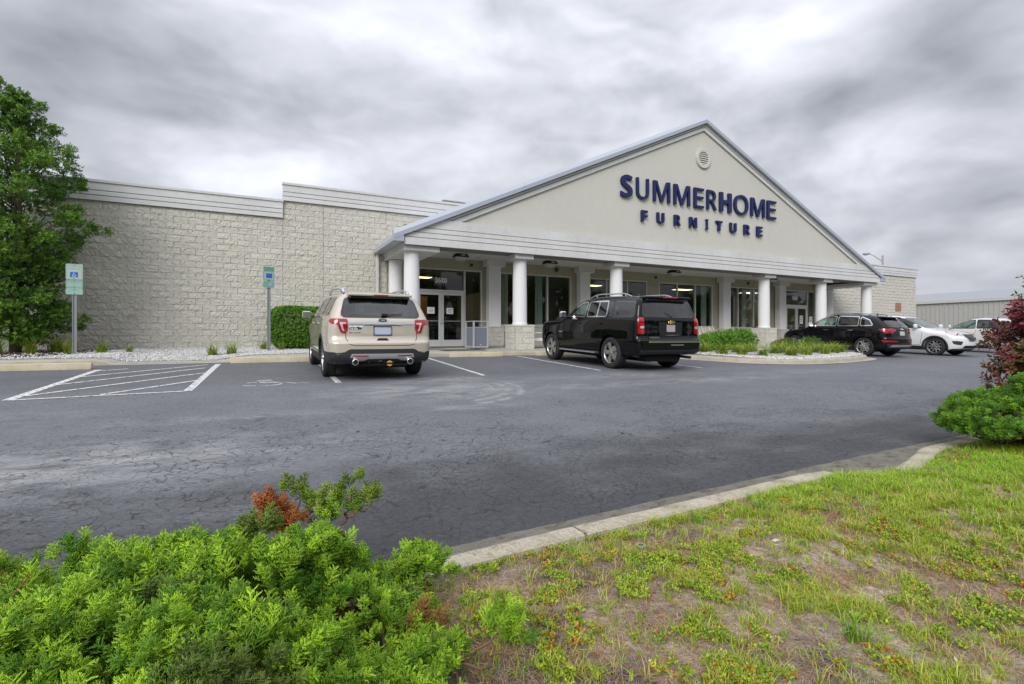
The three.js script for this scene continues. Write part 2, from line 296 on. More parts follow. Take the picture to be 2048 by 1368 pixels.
// entrances: pair of glazed doors, transom with the street number, sidelight
const fontB = await new FontLoader().loadAsync('fonts/droid/droid_sans_bold.typeface.json');
const fontR = await new FontLoader().loadAsync('fonts/droid/droid_sans_regular.typeface.json');
const MN = std(0.92, 0.93, 0.92, 0.6), MDoor = phys(0.66, 0.66, 0.65, 0.45, { metalness: 0.2 });
function fit(str, font, x0, x1, y0, y1, depth) {
  const g = new TextGeometry(str, { font, size: 1, depth, curveSegments: 8, bevelEnabled: false }); g.computeBoundingBox();
  const b = g.boundingBox; g.translate(-b.min.x, -b.min.y, 0); g.scale((x1 - x0) / (b.max.x - b.min.x), (y1 - y0) / (b.max.y - b.min.y), 1); g.translate(x0, y0, 0); return boxUV(clean(g));
}
function entrance(a, dl, dm, dr, b, num) {
  const p0 = PW + 0.03, p1 = PW + 0.14, y1 = 3.92, yd = 2.97, f = 0.05;
  const fr = part(building, 'entrance_frame', [B(a, b, y1 - f, y1, p0, p1), B(a, a + f, FL, y1 - f, p0, p1), B(b - f, b, FL, y1 - f, p0, p1), B(dr + 0.01, dr + 0.07, FL, y1 - f, p0 + 0.002, p1), B(a + f, dr + 0.01, yd, yd + 0.1, p0 + 0.001, p1), B(dr + 0.07, b - f, FL, FL + 0.07, p0, p1)], MB.alu);
  part(fr, 'pane', new THREE.PlaneGeometry(dr + 0.01 - a - f, y1 - f - yd - 0.1), MB.glass, [(a + f + dr + 0.01) / 2, (y1 - f + yd + 0.1) / 2, -(PW + 0.085)]);
  part(fr, 'pane', new THREE.PlaneGeometry(b - f - dr - 0.07, y1 - f - FL - 0.07), MB.glass, [(b - f + dr + 0.07) / 2, (y1 - f + FL + 0.07) / 2, -(PW + 0.0851)]);
  part(fr, 'house_number', fit('3680', fontB, num - 0.02, num + 0.49, 3.35, 3.555, 0.010), MN, [0, 0, -(PW + 0.079)]);
  for (const [x0, x1, hx] of [[dl, dm - 0.004, dm - 0.055], [dm + 0.004, dr, dm + 0.055]]) {
    const st = 0.1, y0 = FL + 0.012, yt = yd - 0.004;
    const leaf = part(building, 'door', [B(x0, x0 + st, y0, yt, p0 + 0.012, p1 - 0.02, 0.004), B(x1 - st, x1, y0, yt, p0 + 0.012, p1 - 0.02, 0.004), B(x0 + st, x1 - st, yt - 0.11, yt, p0 + 0.012, p1 - 0.02), B(x0 + st, x1 - st, y0, y0 + 0.24, p0 + 0.012, p1 - 0.02)], MDoor);
    part(leaf, 'pane', new THREE.PlaneGeometry(x1 - x0 - 2 * st, yt - y0 - 0.35), MB.glass, [(x0 + x1) / 2, (y0 + 0.24 + yt - 0.11) / 2, -(PW + 0.08)]);
    part(leaf, 'push_bar', B(x0 + 0.04, x1 - 0.04, FL + 1.0, FL + 1.035, p1 + 0.03, p1 + 0.06), MB.alu);
    part(leaf, 'handle', tube([[hx, FL + 0.93, -p0 - 0.01], [hx, FL + 0.94, -p0 + 0.06], [hx, FL + 1.17, -p0 + 0.06], [hx, FL + 1.18, -p0 - 0.01]], 0.013), MB.alu);
  }
  part(building, 'door_threshold', B(a, b, FL - 0.05, FL + 0.01, PW - 0.05, PW + 0.2), MB.alu);
}
entrance(5.80, 5.86, 6.825, 7.79, 8.60, 6.58);
entrance(27.95, 28.02, 28.985, 29.95, 30.75, 28.62);

// porch piers, columns, pilasters
const UC = 18.1, colU = [-13.23, -9.08, -4.56, 4.56, 9.08, 13.23].map((o) => UC + o), PF = 17.24;
function pier(u, p, w, d, y0, y1, single) {
  const core = part(building, 'pier', [B(u - w / 2 + 0.012, u + w / 2 - 0.012, y0 - 0.25, y1 - 0.055, p - d / 2 + 0.012, p + d / 2 - 0.012), B(u - w / 2 - 0.015, u + w / 2 + 0.015, y1 - 0.055, y1, p - d / 2 - 0.015, p + d / 2 + 0.015, 0.01)], MB.mortar);
  const rest = [], n = 4, bh = (y1 - 0.06 - y0) / n;
  for (let r = 0; r < n; r++) {
    const y = y0 + bh * (r + 0.5);
    const faces = [[w, 0, (x) => [u + x, -(p - d / 2)]], [d, -Math.PI / 2, (x) => [u - w / 2, -p + x]], [d, Math.PI / 2, (x) => [u + w / 2, -p + x]]];
    faces.forEach(([len, turn, at], fi) => {
      const cut = r % 2 ? [0, 0.36, 1] : [0, 0.64, 1];
      for (let i = 0; i < 2; i++) {
        const a = -len / 2 + len * cut[i], b = -len / 2 + len * cut[i + 1], [x, z] = at((a + b) / 2), g = blockGeos[(r * 5 + i * 3 + fi + Math.round(u)) % 14];
        const k = [(b - a) / BW, bh / BH, 0.9];
        if (single && fi < 2) { const m = part(core, 'block', g, blockMats[(r + i + fi) % 3], [x, y, z], [0, turn, 0]); m.scale.set(...k); } else { const c = g.clone(); c.scale(...k); c.rotateY(turn); c.translate(x, y, z); rest.push(c); }
      }
    });
  }
  if (rest.length) { const m = part(core, 'block', merge(rest), MB.block); m.userData.kind = 'stuff'; }
}
colU.forEach((u, i) => {
  pier(u, PF, 0.80, 0.80, 0.70, 1.61, i === 1 || i === 3);
  const pts = [[0.275, 0], [0.29, 0.02], [0.29, 0.06], [0.275, 0.085], [0.268, 0.12], [0.268, 0.9], [0.262, 1.7], [0.252, 2.40], [0.27, 2.415], [0.27, 2.45]].map((q) => new THREE.Vector2(...q));
  const col = part(building, 'column', boxlessLathe(pts), MB.col, [u, 1.61, -PF]);
  if (i > 0 && i < 5) part(col, 'capital', [B(-0.38, 0.38, 0, 0.17, -0.40, 0.40, 0.006)], MB.trim, [0, 2.45, 0]);
});
function boxlessLathe(pts) { const g = new THREE.LatheGeometry(pts, 40); const uv = g.attributes.uv; for (let i = 0; i < uv.count; i++) uv.setXY(i, uv.getX(i) * 1.7, uv.getY(i) * 2.4); return g; }
for (const u of [colU[0], colU[5]]) part(building, 'column', boxlessLathe([[0.27, 0], [0.27, 1.2], [0.252, 3.2], [0.262, 3.24]].map((q) => new THREE.Vector2(...q))), MB.col, [u, FL, -19.42]);
for (const u of colU.slice(1, 5)) {
  pier(u, 19.56, 0.72, 0.44, FL, 1.61, false);
  const pl = part(building, 'pilaster', B(u - 0.275, u + 0.275, 1.61, 4.08, 19.45, PW - 0.04, 0.008), MB.col);
  part(pl, 'capital', B(u - 0.42, u + 0.42, 4.08, 4.335, 19.30, PW - 0.02, 0.008), MB.trim);
}
// entablature and pediment
const EV = (u) => 4.487 + 0.4533 * (Math.min(u, 2 * UC - u) - 4.395);       // lower edge of the rake
const mirrorPts = (l) => [...l, ...l.slice().reverse().map(([u, y]) => [2 * UC - u, y])];
const atY = (y, off = 0) => 4.395 + (y + off - 4.487) / 0.4533;
{
  const ent = part(building, 'entablature', B(4.52, 2 * UC - 4.52, 4.24, 4.9, 16.80, 17.6), MB.dark2);
  const boards = [[4.228, 4.465, 16.70], [4.49, 4.642, 16.715], [4.667, 4.807, 16.73], [4.832, 5.14, 16.745]];
  boards.forEach(([y0, y1, p], i) => {
    const pts = i === 0 ? [[4.48, y0], [4.48, y1], [2 * UC - 4.48, y1], [2 * UC - 4.48, y0]] : mirrorPts([[Math.max(4.48, atY(y0)), y0], [Math.max(4.48, atY(y1)), y1]]);
    part(ent, 'board', prism(pts, p, 16.81 + i * 0.001), MB.trim);
  });
  // corner beams over the end columns, running back to the wall
  for (const s of [0, 1]) {
    const m = (u) => (s ? 2 * UC - u : u), bb = (a, b, ...r) => B(Math.min(m(a), m(b)), Math.max(m(a), m(b)), ...r);
    part(ent, 'corner_beam', [bb(4.50, 5.74, 4.06, 4.226, 16.86, 19.72, 0.004)], MB.trim);
    part(ent, 'side_fascia', [bb(4.46, 4.6, 4.228, 4.36, 16.84, 19.78), bb(4.42, 4.6, 4.38, 4.6, 16.84, 19.78)], MB.trim);
  }
  // gable wall and its raked boards
  part(building, 'gable_wall', prism([[atY(5.1), 5.1], [UC, EV(UC) + 0.12], [2 * UC - atY(5.1), 5.1]], 16.86, 17.1), MB.stucco);
  const rk = part(building, 'raking_cornice', prism([[atY(5.15), 5.15], [UC, EV(UC) + 0.1], [2 * UC - atY(5.15), 5.15], [2 * UC - atY(5.15, 0.28), 5.15], [UC, EV(UC) - 0.2], [atY(5.15, 0.28), 5.15]], 16.835, 16.862), MB.dark2);
  for (const [a, b, p] of [[-0.12, 0.0, 16.745], [0.022, 0.105, 16.765], [0.13, 0.29, 16.785]]) part(rk, 'board', prism([[atY(5.146, a), 5.146], [UC, EV(UC) - a], [2 * UC - atY(5.146, a), 5.146], [2 * UC - atY(5.146, b), 5.146], [UC, EV(UC) - b], [atY(5.146, b), 5.146]], p, 16.84), MB.trim);
}
// metal edge of the roof along both rakes, side gutters, roof slopes
function strip(a, b, prof) {   // prof: [p, dy] outline swept from a (u, y) to b (u, y)
  const P = [], n = prof.length, f = ([u, y], [p, d]) => [u, y + d, -p];
  for (let i = 0; i < n; i++) { const j = (i + 1) % n, A = f(a, prof[i]), Q = f(b, prof[i]), R = f(b, prof[j]), S = f(a, prof[j]); P.push(...A, ...Q, ...R, ...A, ...R, ...S); }
  for (const [e, rev] of [[a, 1], [b, 0]]) for (let i = 1; i < n - 1; i++) { const t = [f(e, prof[0]), f(e, prof[i]), f(e, prof[i + 1])]; if (rev) t.reverse(); P.push(...t.flat()); }
  const g = new THREE.BufferGeometry(); g.setAttribute('position', new THREE.Float32BufferAttribute(P, 3)); g.computeVertexNormals(); return boxUV(clean(g));
}
{
  const prof = [[16.80, 0.02], [16.62, 0], [16.62, 0.15], [16.74, 0.30], [16.90, 0.32]];
  const roof = part(building, 'gable_roof', [strip([4.42, EV(4.42) + 0.2], [UC, EV(UC) + 0.2], [[16.88, 0], [16.88, 0.08], [30, 0.08], [30, 0]]), strip([2 * UC - 4.42, EV(4.42) + 0.2], [UC, EV(UC) + 0.2], [[16.88, 0.001], [16.88, 0.081], [30, 0.081], [30, 0.001]])], MB.roof);
  for (const s of [0, 1]) {
    const cuts = [4.12, 8.9, 13.6, UC];
    for (let i = 0; i < 3; i++) { const a = cuts[i] + (i ? 0.006 : 0), b = cuts[i + 1]; part(roof, 'roof_edge', strip([s ? 2 * UC - a : a, EV(a)], [s ? 2 * UC - b : b, EV(b)], prof), MB.metal); }
    // side gutter
    const m = (u) => (s ? 2 * UC - u : u), pts = [[4.45, 4.30], [4.10, 4.30], [4.10, 4.44], [4.24, 4.60], [4.45, 4.60]].map(([u, y]) => [m(u), y]);
    part(roof, 'gutter', prism(s ? pts.reverse() : pts, 16.63, 19.74), MB.metal);
    part(building, 'downspout', [B(Math.min(m(4.2), m(4.28)), Math.max(m(4.2), m(4.28)), FL - 0.1, 4.32, 19.62, 19.70, 0.01)], MB.trim);
  }
}
// soffit of the porch in panels
for (let i = 0; i < 8; i++) { const a = 4.62 + i * 3.36, b = a + 3.36; part(building, 'soffit_panel', B(a + 0.006, b - 0.006, 4.335, 4.37, 16.98, PW + 0.015), MB.soffit); }
part(building, 'soffit_backing', B(4.5, 31.7, 4.372, 4.42, 16.9, PW + 0.01), MB.dark);
// round louvred vent
{
  const ring = new THREE.Shape(); ring.absarc(0, 0, 0.43, 0, 2 * Math.PI); const h = new THREE.Path(); h.absarc(0, 0, 0.30, 0, 2 * Math.PI); ring.holes.push(h);
  const v = part(building, 'gable_vent', new THREE.ExtrudeGeometry(ring, { depth: 0.06, bevelEnabled: true, bevelSize: 0.012, bevelThickness: 0.012, bevelSegments: 2, curveSegments: 48 }), MB.stucco, [UC - 0.02, 9.16, -16.85]);
  part(v, 'vent_backing', new THREE.CircleGeometry(0.31, 40), MB.mortar, [0, 0, 0.004]);
  for (let i = 0; i < 6; i++) { const y = -0.23 + i * 0.092, w = Math.sqrt(0.3 ** 2 - (y + 0.01) ** 2); part(v, 'slat', new THREE.BoxGeometry(2 * w, 0.088, 0.006), MB.stucco, [0, y, 0.036], [-0.62, 0, 0]); }
}
// showroom behind the glass
part(building, 'showroom', [B(4.7, 31.5, FL - 0.1, FL - 0.002, PW + 0.28, 33)], MB.carpet);
part(building, 'showroom_wall', [B(4.7, 31.5, FL, 4.2, 33, 33.2), B(4.5, 4.7, FL, 4.2, PW + 0.28, 33), B(31.5, 31.7, FL, 4.2, PW + 0.28, 33), B(10.2, 10.35, FL, 3.4, 23.5, 27), B(19, 22, FL, 2.6, 27, 27.15)], MB.interior);
part(building, 'showroom_ceiling', [B(4.7, 31.5, 4.2, 4.3, PW + 0.28, 33)], MB.ceilingIn);

// ---------------------------------------------------------------- ground, car park, kerbs, beds
const GY = (p) => SLOPE * Math.min(p, 16);
function grid(u0, u1, p0, p1, nu, np, yf, uvf) {
  const P = [], U = [], I = [];
  for (let j = 0; j <= np; j++) for (let i = 0; i <= nu; i++) { const u = mix(u0, u1, i / nu), p = mix(p0, p1, j / np); P.push(u, yf(u, p), -p); U.push(...(uvf ? uvf(u, p) : [(u - u0) / (u1 - u0), (p - p0) / (p1 - p0)])); }
  for (let j = 0; j < np; j++) for (let i = 0; i < nu; i++) { const a = j * (nu + 1) + i, b = a + 1, c = a + nu + 1, d = c + 1; I.push(a, b, d, a, d, c); }
  const g = new THREE.BufferGeometry(); g.setAttribute('position', new THREE.Float32BufferAttribute(P, 3)); g.setAttribute('uv', new THREE.Float32BufferAttribute(U, 2)); g.setIndex(I); g.computeVertexNormals();
  return g;
}
// flat piece of ground from an outline in (u, p)
function sheet(pts, yf) {
  const sg = new THREE.ShapeGeometry(new THREE.Shape(pts.map((q) => new THREE.Vector2(q[0], q[1])))), a = sg.attributes.position, n = a.count, P = [], U = [];
  for (let i = 0; i < n; i++) { const u = a.getX(i), p = a.getY(i); P.push(u, yf(u, p), -p); U.push(u, p); }
  const g = new THREE.BufferGeometry(); g.setAttribute('position', new THREE.Float32BufferAttribute(P, 3)); g.setAttribute('uv', new THREE.Float32BufferAttribute(U, 2)); g.setIndex(sg.index); g.computeVertexNormals();
  return g;
}
// asphalt: colour of the place (u, p), metres
const dust = [[-1.6, 5.1, 2.2, 0.7, 0.72], [-0.9, 5.75, 1.2, 0.3, 0.35], [-0.1, 6.8, 1.1, 0.28, 0.35], [2.8, 8.3, 1.7, 1.0, 0.6], [3.1, 9.4, 0.9, 0.5, 0.55], [5.6, 7.8, 1.8, 0.35, 0.4], [8.6, 7.8, 2.2, 0.4, 0.38], [2.7, 6.5, 0.7, 0.18, 0.5], [12, 8.4, 3, 0.4, 0.25], [-4, 7.5, 2, 0.6, 0.3], [1.6, 8.1, 0.9, 0.3, 0.35], [7.5, 9.0, 2.5, 0.5, 0.3]];
function voronoiEdge(x, y, k) {
  const ix = Math.floor(x), iy = Math.floor(y); let b1 = 9, b2 = 9;
  for (let j = -1; j <= 1; j++) for (let i = -1; i <= 1; i++) { const cx = ix + i + hash3(ix + i, iy + j, k), cy = iy + j + hash3(ix + i, iy + j, k + 1), d = Math.hypot(cx - x, cy - y); if (d < b1) { b2 = b1; b1 = d; } else if (d < b2) b2 = d; }
  return b2 - b1;
}
function asphalt(u, p, px) {
  const big = fbm2(u * 0.35, p * 0.5, 4, 11), mid = fbm2(u * 2.2, p * 2.6, 3, 21), grit = 0.5 * hash3(Math.round(u / px), Math.round(p / px), 3) + 0.5 * vn2(u * 55, p * 55, 4);
  let v = 0.140 + (big - 0.5) * 0.035 + (mid - 0.5) * 0.03 + (grit - 0.5) * (0.085 + 0.05 * mid);
  // newer, darker seal coat along the near edge and in the stalls
  v *= 1 - 0.62 * sstep(4.9, 2.9, p + (mid - 0.5) * 1.1 + (fbm2(u * 0.8, p * 4, 3, 17) - 0.5) * 1.2) - 0.16 * sstep(9.6, 10.4, p + (mid - 0.5) * 0.5);
  // pale dust brought up by tyres
  let d = 0;
  for (const [cu, cp, su, sp, a] of dust) { const q = ((u - cu) / su) ** 2 + ((p - cp) / sp) ** 2; if (q < 6) d = Math.max(d, a * Math.exp(-q) * sstep(0.22, 0.72, fbm2(u * 3 + 5, p * 7, 4, 51))); }
  // arc of a turning tyre
  const r = Math.hypot(u - 2.3, p - 8.6), ang = Math.atan2(p - 8.6, u - 2.3);
  if (ang > -1.3 && ang < 0.7) for (const [rr, ww] of [[1.75, 0.09], [1.98, 0.07], [1.5, 0.05]]) d = Math.max(d, 0.55 * Math.exp(-(((r - rr) / ww) ** 2)) * sstep(0.2, 0.6, fbm2(u * 5, p * 5, 3, 55)));
  v = mix(v, 0.38, d * 1.25 * (0.75 + 0.5 * (grit - 0.5)));
  // map cracking, densest towards the near edge
  const m1 = sstep(0.38, 0.52, fbm2(u * 1.7, p * 1.7, 3, 111) + 0.16 * sstep(5.5, 2.7, p) - 0.12 * sstep(5, 9, p)), m2 = px > 0.012 ? 0 : sstep(0.5, 0.62, fbm2(u * 2.6 + 7, p * 2.6, 3, 131) + 0.1 * sstep(5, 3, p) - 0.1 * sstep(5, 9, p));
  if (m1 > 0.02 || m2 > 0.02) {
    const wu = u + (fbm2(u * 5, p * 5, 2, 91) - 0.5) * 0.22 + (vn2(u * 22, p * 22, 93) - 0.5) * 0.05, wp = p + (fbm2(u * 5 + 9, p * 5, 2, 95) - 0.5) * 0.22 + (vn2(u * 22 + 5, p * 22, 97) - 0.5) * 0.05;
    const w1 = 0.0022 + 0.0035 * vn2(u * 9, p * 9, 141) ** 2; let cr = 0;
    if (m1 > 0.02) cr = m1 * sstep(w1 + px, w1 * 0.4, voronoiEdge(wu * 7.5, wp * 7.5, 101) / 7.5) * Math.min(1, w1 * 2.4 / px);
    if (m2 > 0.02) cr = Math.max(cr, 0.75 * m2 * sstep(0.003 + px, 0.001, voronoiEdge(wu * 13 + 3, wp * 13, 121) / 13) * Math.min(1, 0.008 / px));
    v = mix(v, 0.018, cr * (0.9 - 0.45 * sstep(5, 8, p)));
  }
  return [v * (0.96 + 0.07 * d), v * (0.985 + 0.035 * d), v * (1.09 - 0.12 * d)];
}
const asphaltMat = (u0, u1, p0, p1, w, h, px) => std(1, 1, 1, 0.78, { map: dataTex(w, h, (x, y) => asphalt(mix(u0, u1, x), mix(p0, p1, y), px), true, false), bumpMap: rep(grainTex, (u1 - u0) / 0.55, (p1 - p0) / 0.55), bumpScale: 0.004 });
const lotY = (u, p) => GY(p);
struct('car_park', grid(-3, 9, 2.0, 7.2, 4, 2, lotY), asphaltMat(-3, 9, 2.0, 7.2, 2048, 1024, 0.0055));
struct('car_park', grid(-7, 14, 7.2, 15.9, 6, 3, lotY), asphaltMat(-7, 14, 7.2, 15.9, 2048, 1024, 0.0095));
struct('car_park', grid(14, 64, 7.2, 16, 10, 4, lotY), asphaltMat(14, 64, 7.2, 16, 2048, 512, 0.022));
struct('car_park', grid(9, 24, 2.0, 7.2, 5, 2, lotY), asphaltMat(9, 24, 2.0, 7.2, 1024, 512, 0.013));
const MAs = std(0.137, 0.139, 0.152, 0.8, { bumpMap: rep(grainTex, 1.8), bumpScale: 0.004 });
struct('car_park', [sheet([[33, 16], [64, 16], [64, 60], [33, 60]], lotY)], MAs);
struct('car_park', [sheet([[-16, 2.0], [-3, 2.0], [-3, 7.2], [-16, 7.2]], lotY), sheet([[-16, 7.2], [-7, 7.2], [-7, 15.9], [-16, 15.9]], lotY), sheet([[24, 2.0], [64, 2.0], [64, 7.2], [24, 7.2]], lotY)], MAs);
struct('ground', [new THREE.CircleGeometry(900, 48).rotateX(-Math.PI / 2).translate(0, -0.45, 0)], std(0.09, 0.115, 0.045, 1));

// painted lines, 4 mm above the asphalt
const paintTex = dataTex(512, 512, (x, y) => { const a = pfbm(x, y, 24, 4, 201), w = sstep(0.30, 0.42, a) , v = mix(0.16, 0.62 + (pfbm(x, y, 60, 2, 205) - 0.5) * 0.2, w); return [v, v, v * 0.985]; });
const MPaint = std(1, 1, 1, 0.8, { map: rep(paintTex, 1.3), bumpMap: rep(grainTex, 1.8), bumpScale: 0.003 });
function line(a, b, w, name = 'parking_line') {
  const d = [b[0] - a[0], b[1] - a[1]], l = Math.hypot(...d), n = [-d[1] / l * w / 2, d[0] / l * w / 2], N = Math.ceil(l / 0.2), L = [], R = [];
  for (let i = 0; i <= N; i++) { const t = i / N, jx = (hash3(i, Math.round(a[0] * 50), 3) - 0.5) * 0.012; L.push([a[0] + d[0] * t + n[0] * (1 + jx * 8), a[1] + d[1] * t + n[1] * (1 + jx * 8)]); R.push([a[0] + d[0] * t - n[0] * (1 - jx * 6), a[1] + d[1] * t - n[1] * (1 - jx * 6)]); }
  return sheet([...L, ...R.reverse()], (u, p) => GY(p) + 0.004);
}
const stripe = (a, b, w) => struct('parking_line', line(a, b, w), MPaint);
stripe([-2.90, 9.16], [-2.84, 13.5], 0.12); stripe([-0.88, 9.37], [-0.71, 14.33], 0.12);
const hatchY = (g) => { const a = g.attributes.position; for (let i = 0; i < a.count; i++) a.setY(i, a.getY(i) + 0.002); return g; };
for (const [a, b] of [[[-2.84, 13.15], [-2.35, 13.55]], [[-2.80, 12.08], [-0.92, 14.18]], [[-2.83, 10.85], [-0.9, 13.35]], [[-2.86, 9.52], [-0.85, 12.2]], [[-1.95, 9.35], [-0.86, 10.85]], [[-2.84, 9.16], [-0.93, 9.37]]]) struct('parking_line', hatchY(line(a, b, 0.085)), MPaint);
stripe([1.40, 9.68], [1.55, 14.3], 0.11); stripe([4.38, 10.0], [4.72, 15.0], 0.10); stripe([7.5, 10.15], [7.76, 14.95], 0.10); stripe([10.6, 9.9], [10.75, 14.9], 0.10);
// worn wheelchair symbol
{
  const ring = []; for (let i = 0; i <= 26; i++) { const t = -2.6 + i * 0.19; ring.push([0.16 + Math.cos(t) * 0.33, 9.95 + Math.sin(t) * 0.27]); }
  const segs = []; for (let i = 0; i < 26; i++) if (i % 9 !== 4) segs.push(line(ring[i], ring[i + 1], 0.07));
  segs.push(line([0.10, 10.42], [0.34, 10.50], 0.12), line([0.16, 10.3], [0.2, 10.05], 0.1), line([0.2, 10.08], [0.5, 10.06], 0.08), line([0.5, 10.06], [0.72, 9.86], 0.07), line([0.72, 9.88], [0.92, 9.86], 0.05));
  struct('painted_symbol', merge(segs), std(0.75, 0.75, 0.75, 0.85, { map: rep(paintTex, 0.7) }), 'worn white wheelchair symbol painted on the asphalt');
}

// concrete
const concTex = dataTex(1024, 1024, (x, y) => { const a = pfbm(x, y, 4, 6, 211), b = pfbm(x, y, 90, 2, 221), s = sstep(0.6, 0.8, pfbm(x, y, 7, 4, 231)); const v = 0.9 + (a - 0.5) * 0.3 + (b - 0.5) * 0.22 - s * 0.1; return [v, v * (0.985 - s * 0.03), v * (0.95 - s * 0.08 + (a - 0.5) * 0.05)]; });
const MConc = std(0.42, 0.405, 0.37, 0.92, { map: rep(concTex, 0.5), bumpMap: rep(grainTex, 2), bumpScale: 0.003 });
const MKerb = std(0.46, 0.425, 0.345, 0.92, { map: rep(concTex, 0.8), bumpMap: rep(stoneTex, 1.6), bumpScale: 0.005 });
const MStop = std(0.56, 0.50, 0.375, 0.9, { map: rep(concTex, 0.9), bumpMap: rep(grainTex, 2), bumpScale: 0.003 });
const oldTex = dataTex(1024, 512, (x, y) => { const a = pfbm(x, y, 6, 6, 241), b = pfbm(x, y, 120, 2, 251), st = sstep(0.52, 0.62, pfbm(x, y, 9, 5, 261)), v = 0.85 + (a - 0.5) * 0.5 + (b - 0.5) * 0.55 - st * 0.22; return [v, v * (0.97 - st * 0.04), v * (0.90 - st * 0.1 + (a - 0.5) * 0.1)]; });
const MKerbOld = std(0.46, 0.425, 0.35, 0.95, { map: rep(oldTex, 0.9, 0.9), bumpMap: rep(stoneTex, 2.4), bumpScale: 0.014 });
// sweep of a kerb section: prof = [across, height] (across grows to the left of travel)
function sweep(pts, prof, yf, hs) {
  const n = pts.length, m = prof.length, rings = pts.map(([u, p], i) => {
    const A = pts[Math.max(0, i - 1)], Q = pts[Math.min(n - 1, i + 1)], l = Math.hypot(Q[0] - A[0], Q[1] - A[1]), nx = -(Q[1] - A[1]) / l, ny = (Q[0] - A[0]) / l, k = hs ? hs[i] : 1;
    return prof.map(([a, h]) => [u + nx * a, yf(u, p) + (h > 0 ? h * k : h), -(p + ny * a)]);
  });
  const P = [], U = []; let run = 0;
  for (let i = 0; i < n - 1; i++) {
    const len = Math.hypot(pts[i + 1][0] - pts[i][0], pts[i + 1][1] - pts[i][1]);
    for (let j = 0; j < m - 1; j++) { const a = rings[i][j], b = rings[i + 1][j], c = rings[i + 1][j + 1], d = rings[i][j + 1]; P.push(...a, ...b, ...c, ...a, ...c, ...d); const v0 = j * 0.07, v1 = v0 + 0.07; U.push(run, v0, run + len, v0, run + len, v1, run, v0, run + len, v1, run, v1); }
    run += len;
  }
  for (const [r, rev] of [[rings[0], 0], [rings[n - 1], 1]]) for (let j = 1; j < m - 1; j++) { const t = [r[0], r[j], r[j + 1]]; if (rev) t.reverse(); P.push(...t.flat()); U.push(0, 0, 0.1, 0, 0.1, 0.1); }
  const g = new THREE.BufferGeometry(); g.setAttribute('position', new THREE.Float32BufferAttribute(P, 3)); g.setAttribute('uv', new THREE.Float32BufferAttribute(U, 2)); g.computeVertexNormals(); return g;
}
const kerbProf = [[0, -0.1], [0, 0.0], [0.012, 0.085], [0.025, 0.115], [0.05, 0.13], [0.15, 0.132], [0.165, 0.125], [0.165, -0.1]];
function dense(pts, step = 0.25) { const o = []; for (let i = 0; i < pts.length - 1; i++) { const [a, b] = [pts[i], pts[i + 1]], n = Math.max(1, Math.ceil(Math.hypot(b[0] - a[0], b[1] - a[1]) / step)); for (let k = 0; k < n; k++) o.push([mix(a[0], b[0], k / n), mix(a[1], b[1], k / n)]); } o.push(pts[pts.length - 1]); return o; }
const farKerb = (u) => u < -1 ? 14.62 + (u + 6) * 0.03 : u < 4 ? mix(14.77, 15.42, (u + 1) / 5) : 15.42 - (u - 4) * 0.008;
// far kerb, dropped at the access aisle
{
  const hAt = (u) => clamp(Math.max(sstep(-2.55, -3.2, u), sstep(-1.05, 0.1, u)), 0.12, 1);
  const joints = [-8, -5.2, -2.2, 0.9, 3.0, 6.1, 9.2, 12.45];
  for (let i = 0; i < joints.length - 1; i++) { const us = []; for (let u = joints[i] + 0.006; u < joints[i + 1] - 0.01; u += 0.2) us.push(u); us.push(joints[i + 1] - 0.006); struct('kerb', sweep(us.map((u) => [u, farKerb(u)]), kerbProf, lotY, us.map(hAt)), MKerb); }
}
const walkY = (u, p) => { const f = farKerb(u), e = clamp(Math.max(sstep(-2.55, -3.2, u), sstep(-1.05, 0.1, u)), 0.12, 1) * 0.128; const y0 = GY(f) + e; return mix(y0, u > 2 ? FL - 0.01 : GY(17) + 0.12, clamp((p - f) / (19.8 - f))); };
{
  // pavement slabs on the left, then the floor of the porch
  const cuts = [-8, -4.1, -2.45, -0.6, 0.95, 2.65];
  const back = (u) => u < -3 ? 15.5 : u < -1.2 ? 15.42 : u < 0.6 ? mix(15.42, 16.02, (u + 1.2) / 1.8) : mix(16.02, 17.4, (u - 0.6) / 2.05);
  for (let i = 0; i < cuts.length - 1; i++) {
    const a = cuts[i] + 0.005, b = cuts[i + 1] - 0.005, N = 10, L = [], R = [];
    const P = [], U = [], I = [];
    for (let k = 0; k <= N; k++) { const u = mix(a, b, k / N); for (const t of [0, 0.5, 1]) { const p = mix(farKerb(u) + 0.16, back(u), t); P.push(u, walkY(u, p), -p); U.push(u, p); } }
    for (let k = 0; k < N; k++) for (let t = 0; t < 2; t++) { const q = k * 3 + t; I.push(q, q + 3, q + 4, q, q + 4, q + 1); }
    const g = new THREE.BufferGeometry(); g.setAttribute('position', new THREE.Float32BufferAttribute(P, 3)); g.setAttribute('uv', new THREE.Float32BufferAttribute(U, 2)); g.setIndex(I); g.computeVertexNormals();
    struct('pavement', g, MConc);
  }
  for (let i = 0; i < 10; i++) { const a = 2.66 + i * 3.0, b = a + 2.99; struct('pavement', grid(a, b, 15.5, PW + 0.1, 6, 6, (u, p) => u > 12.4 ? mix(GY(15.5) + 0.128, FL - 0.01, (p - 15.5) / 4.3) : walkY(u, Math.max(p, farKerb(u) + 0.165)), (u, p) => [u, p]), MConc); }
  struct('kerb', sweep(dense([[20.4, 15.33], [32.6, 15.33]], 0.5), kerbProf, lotY), MKerb);
}
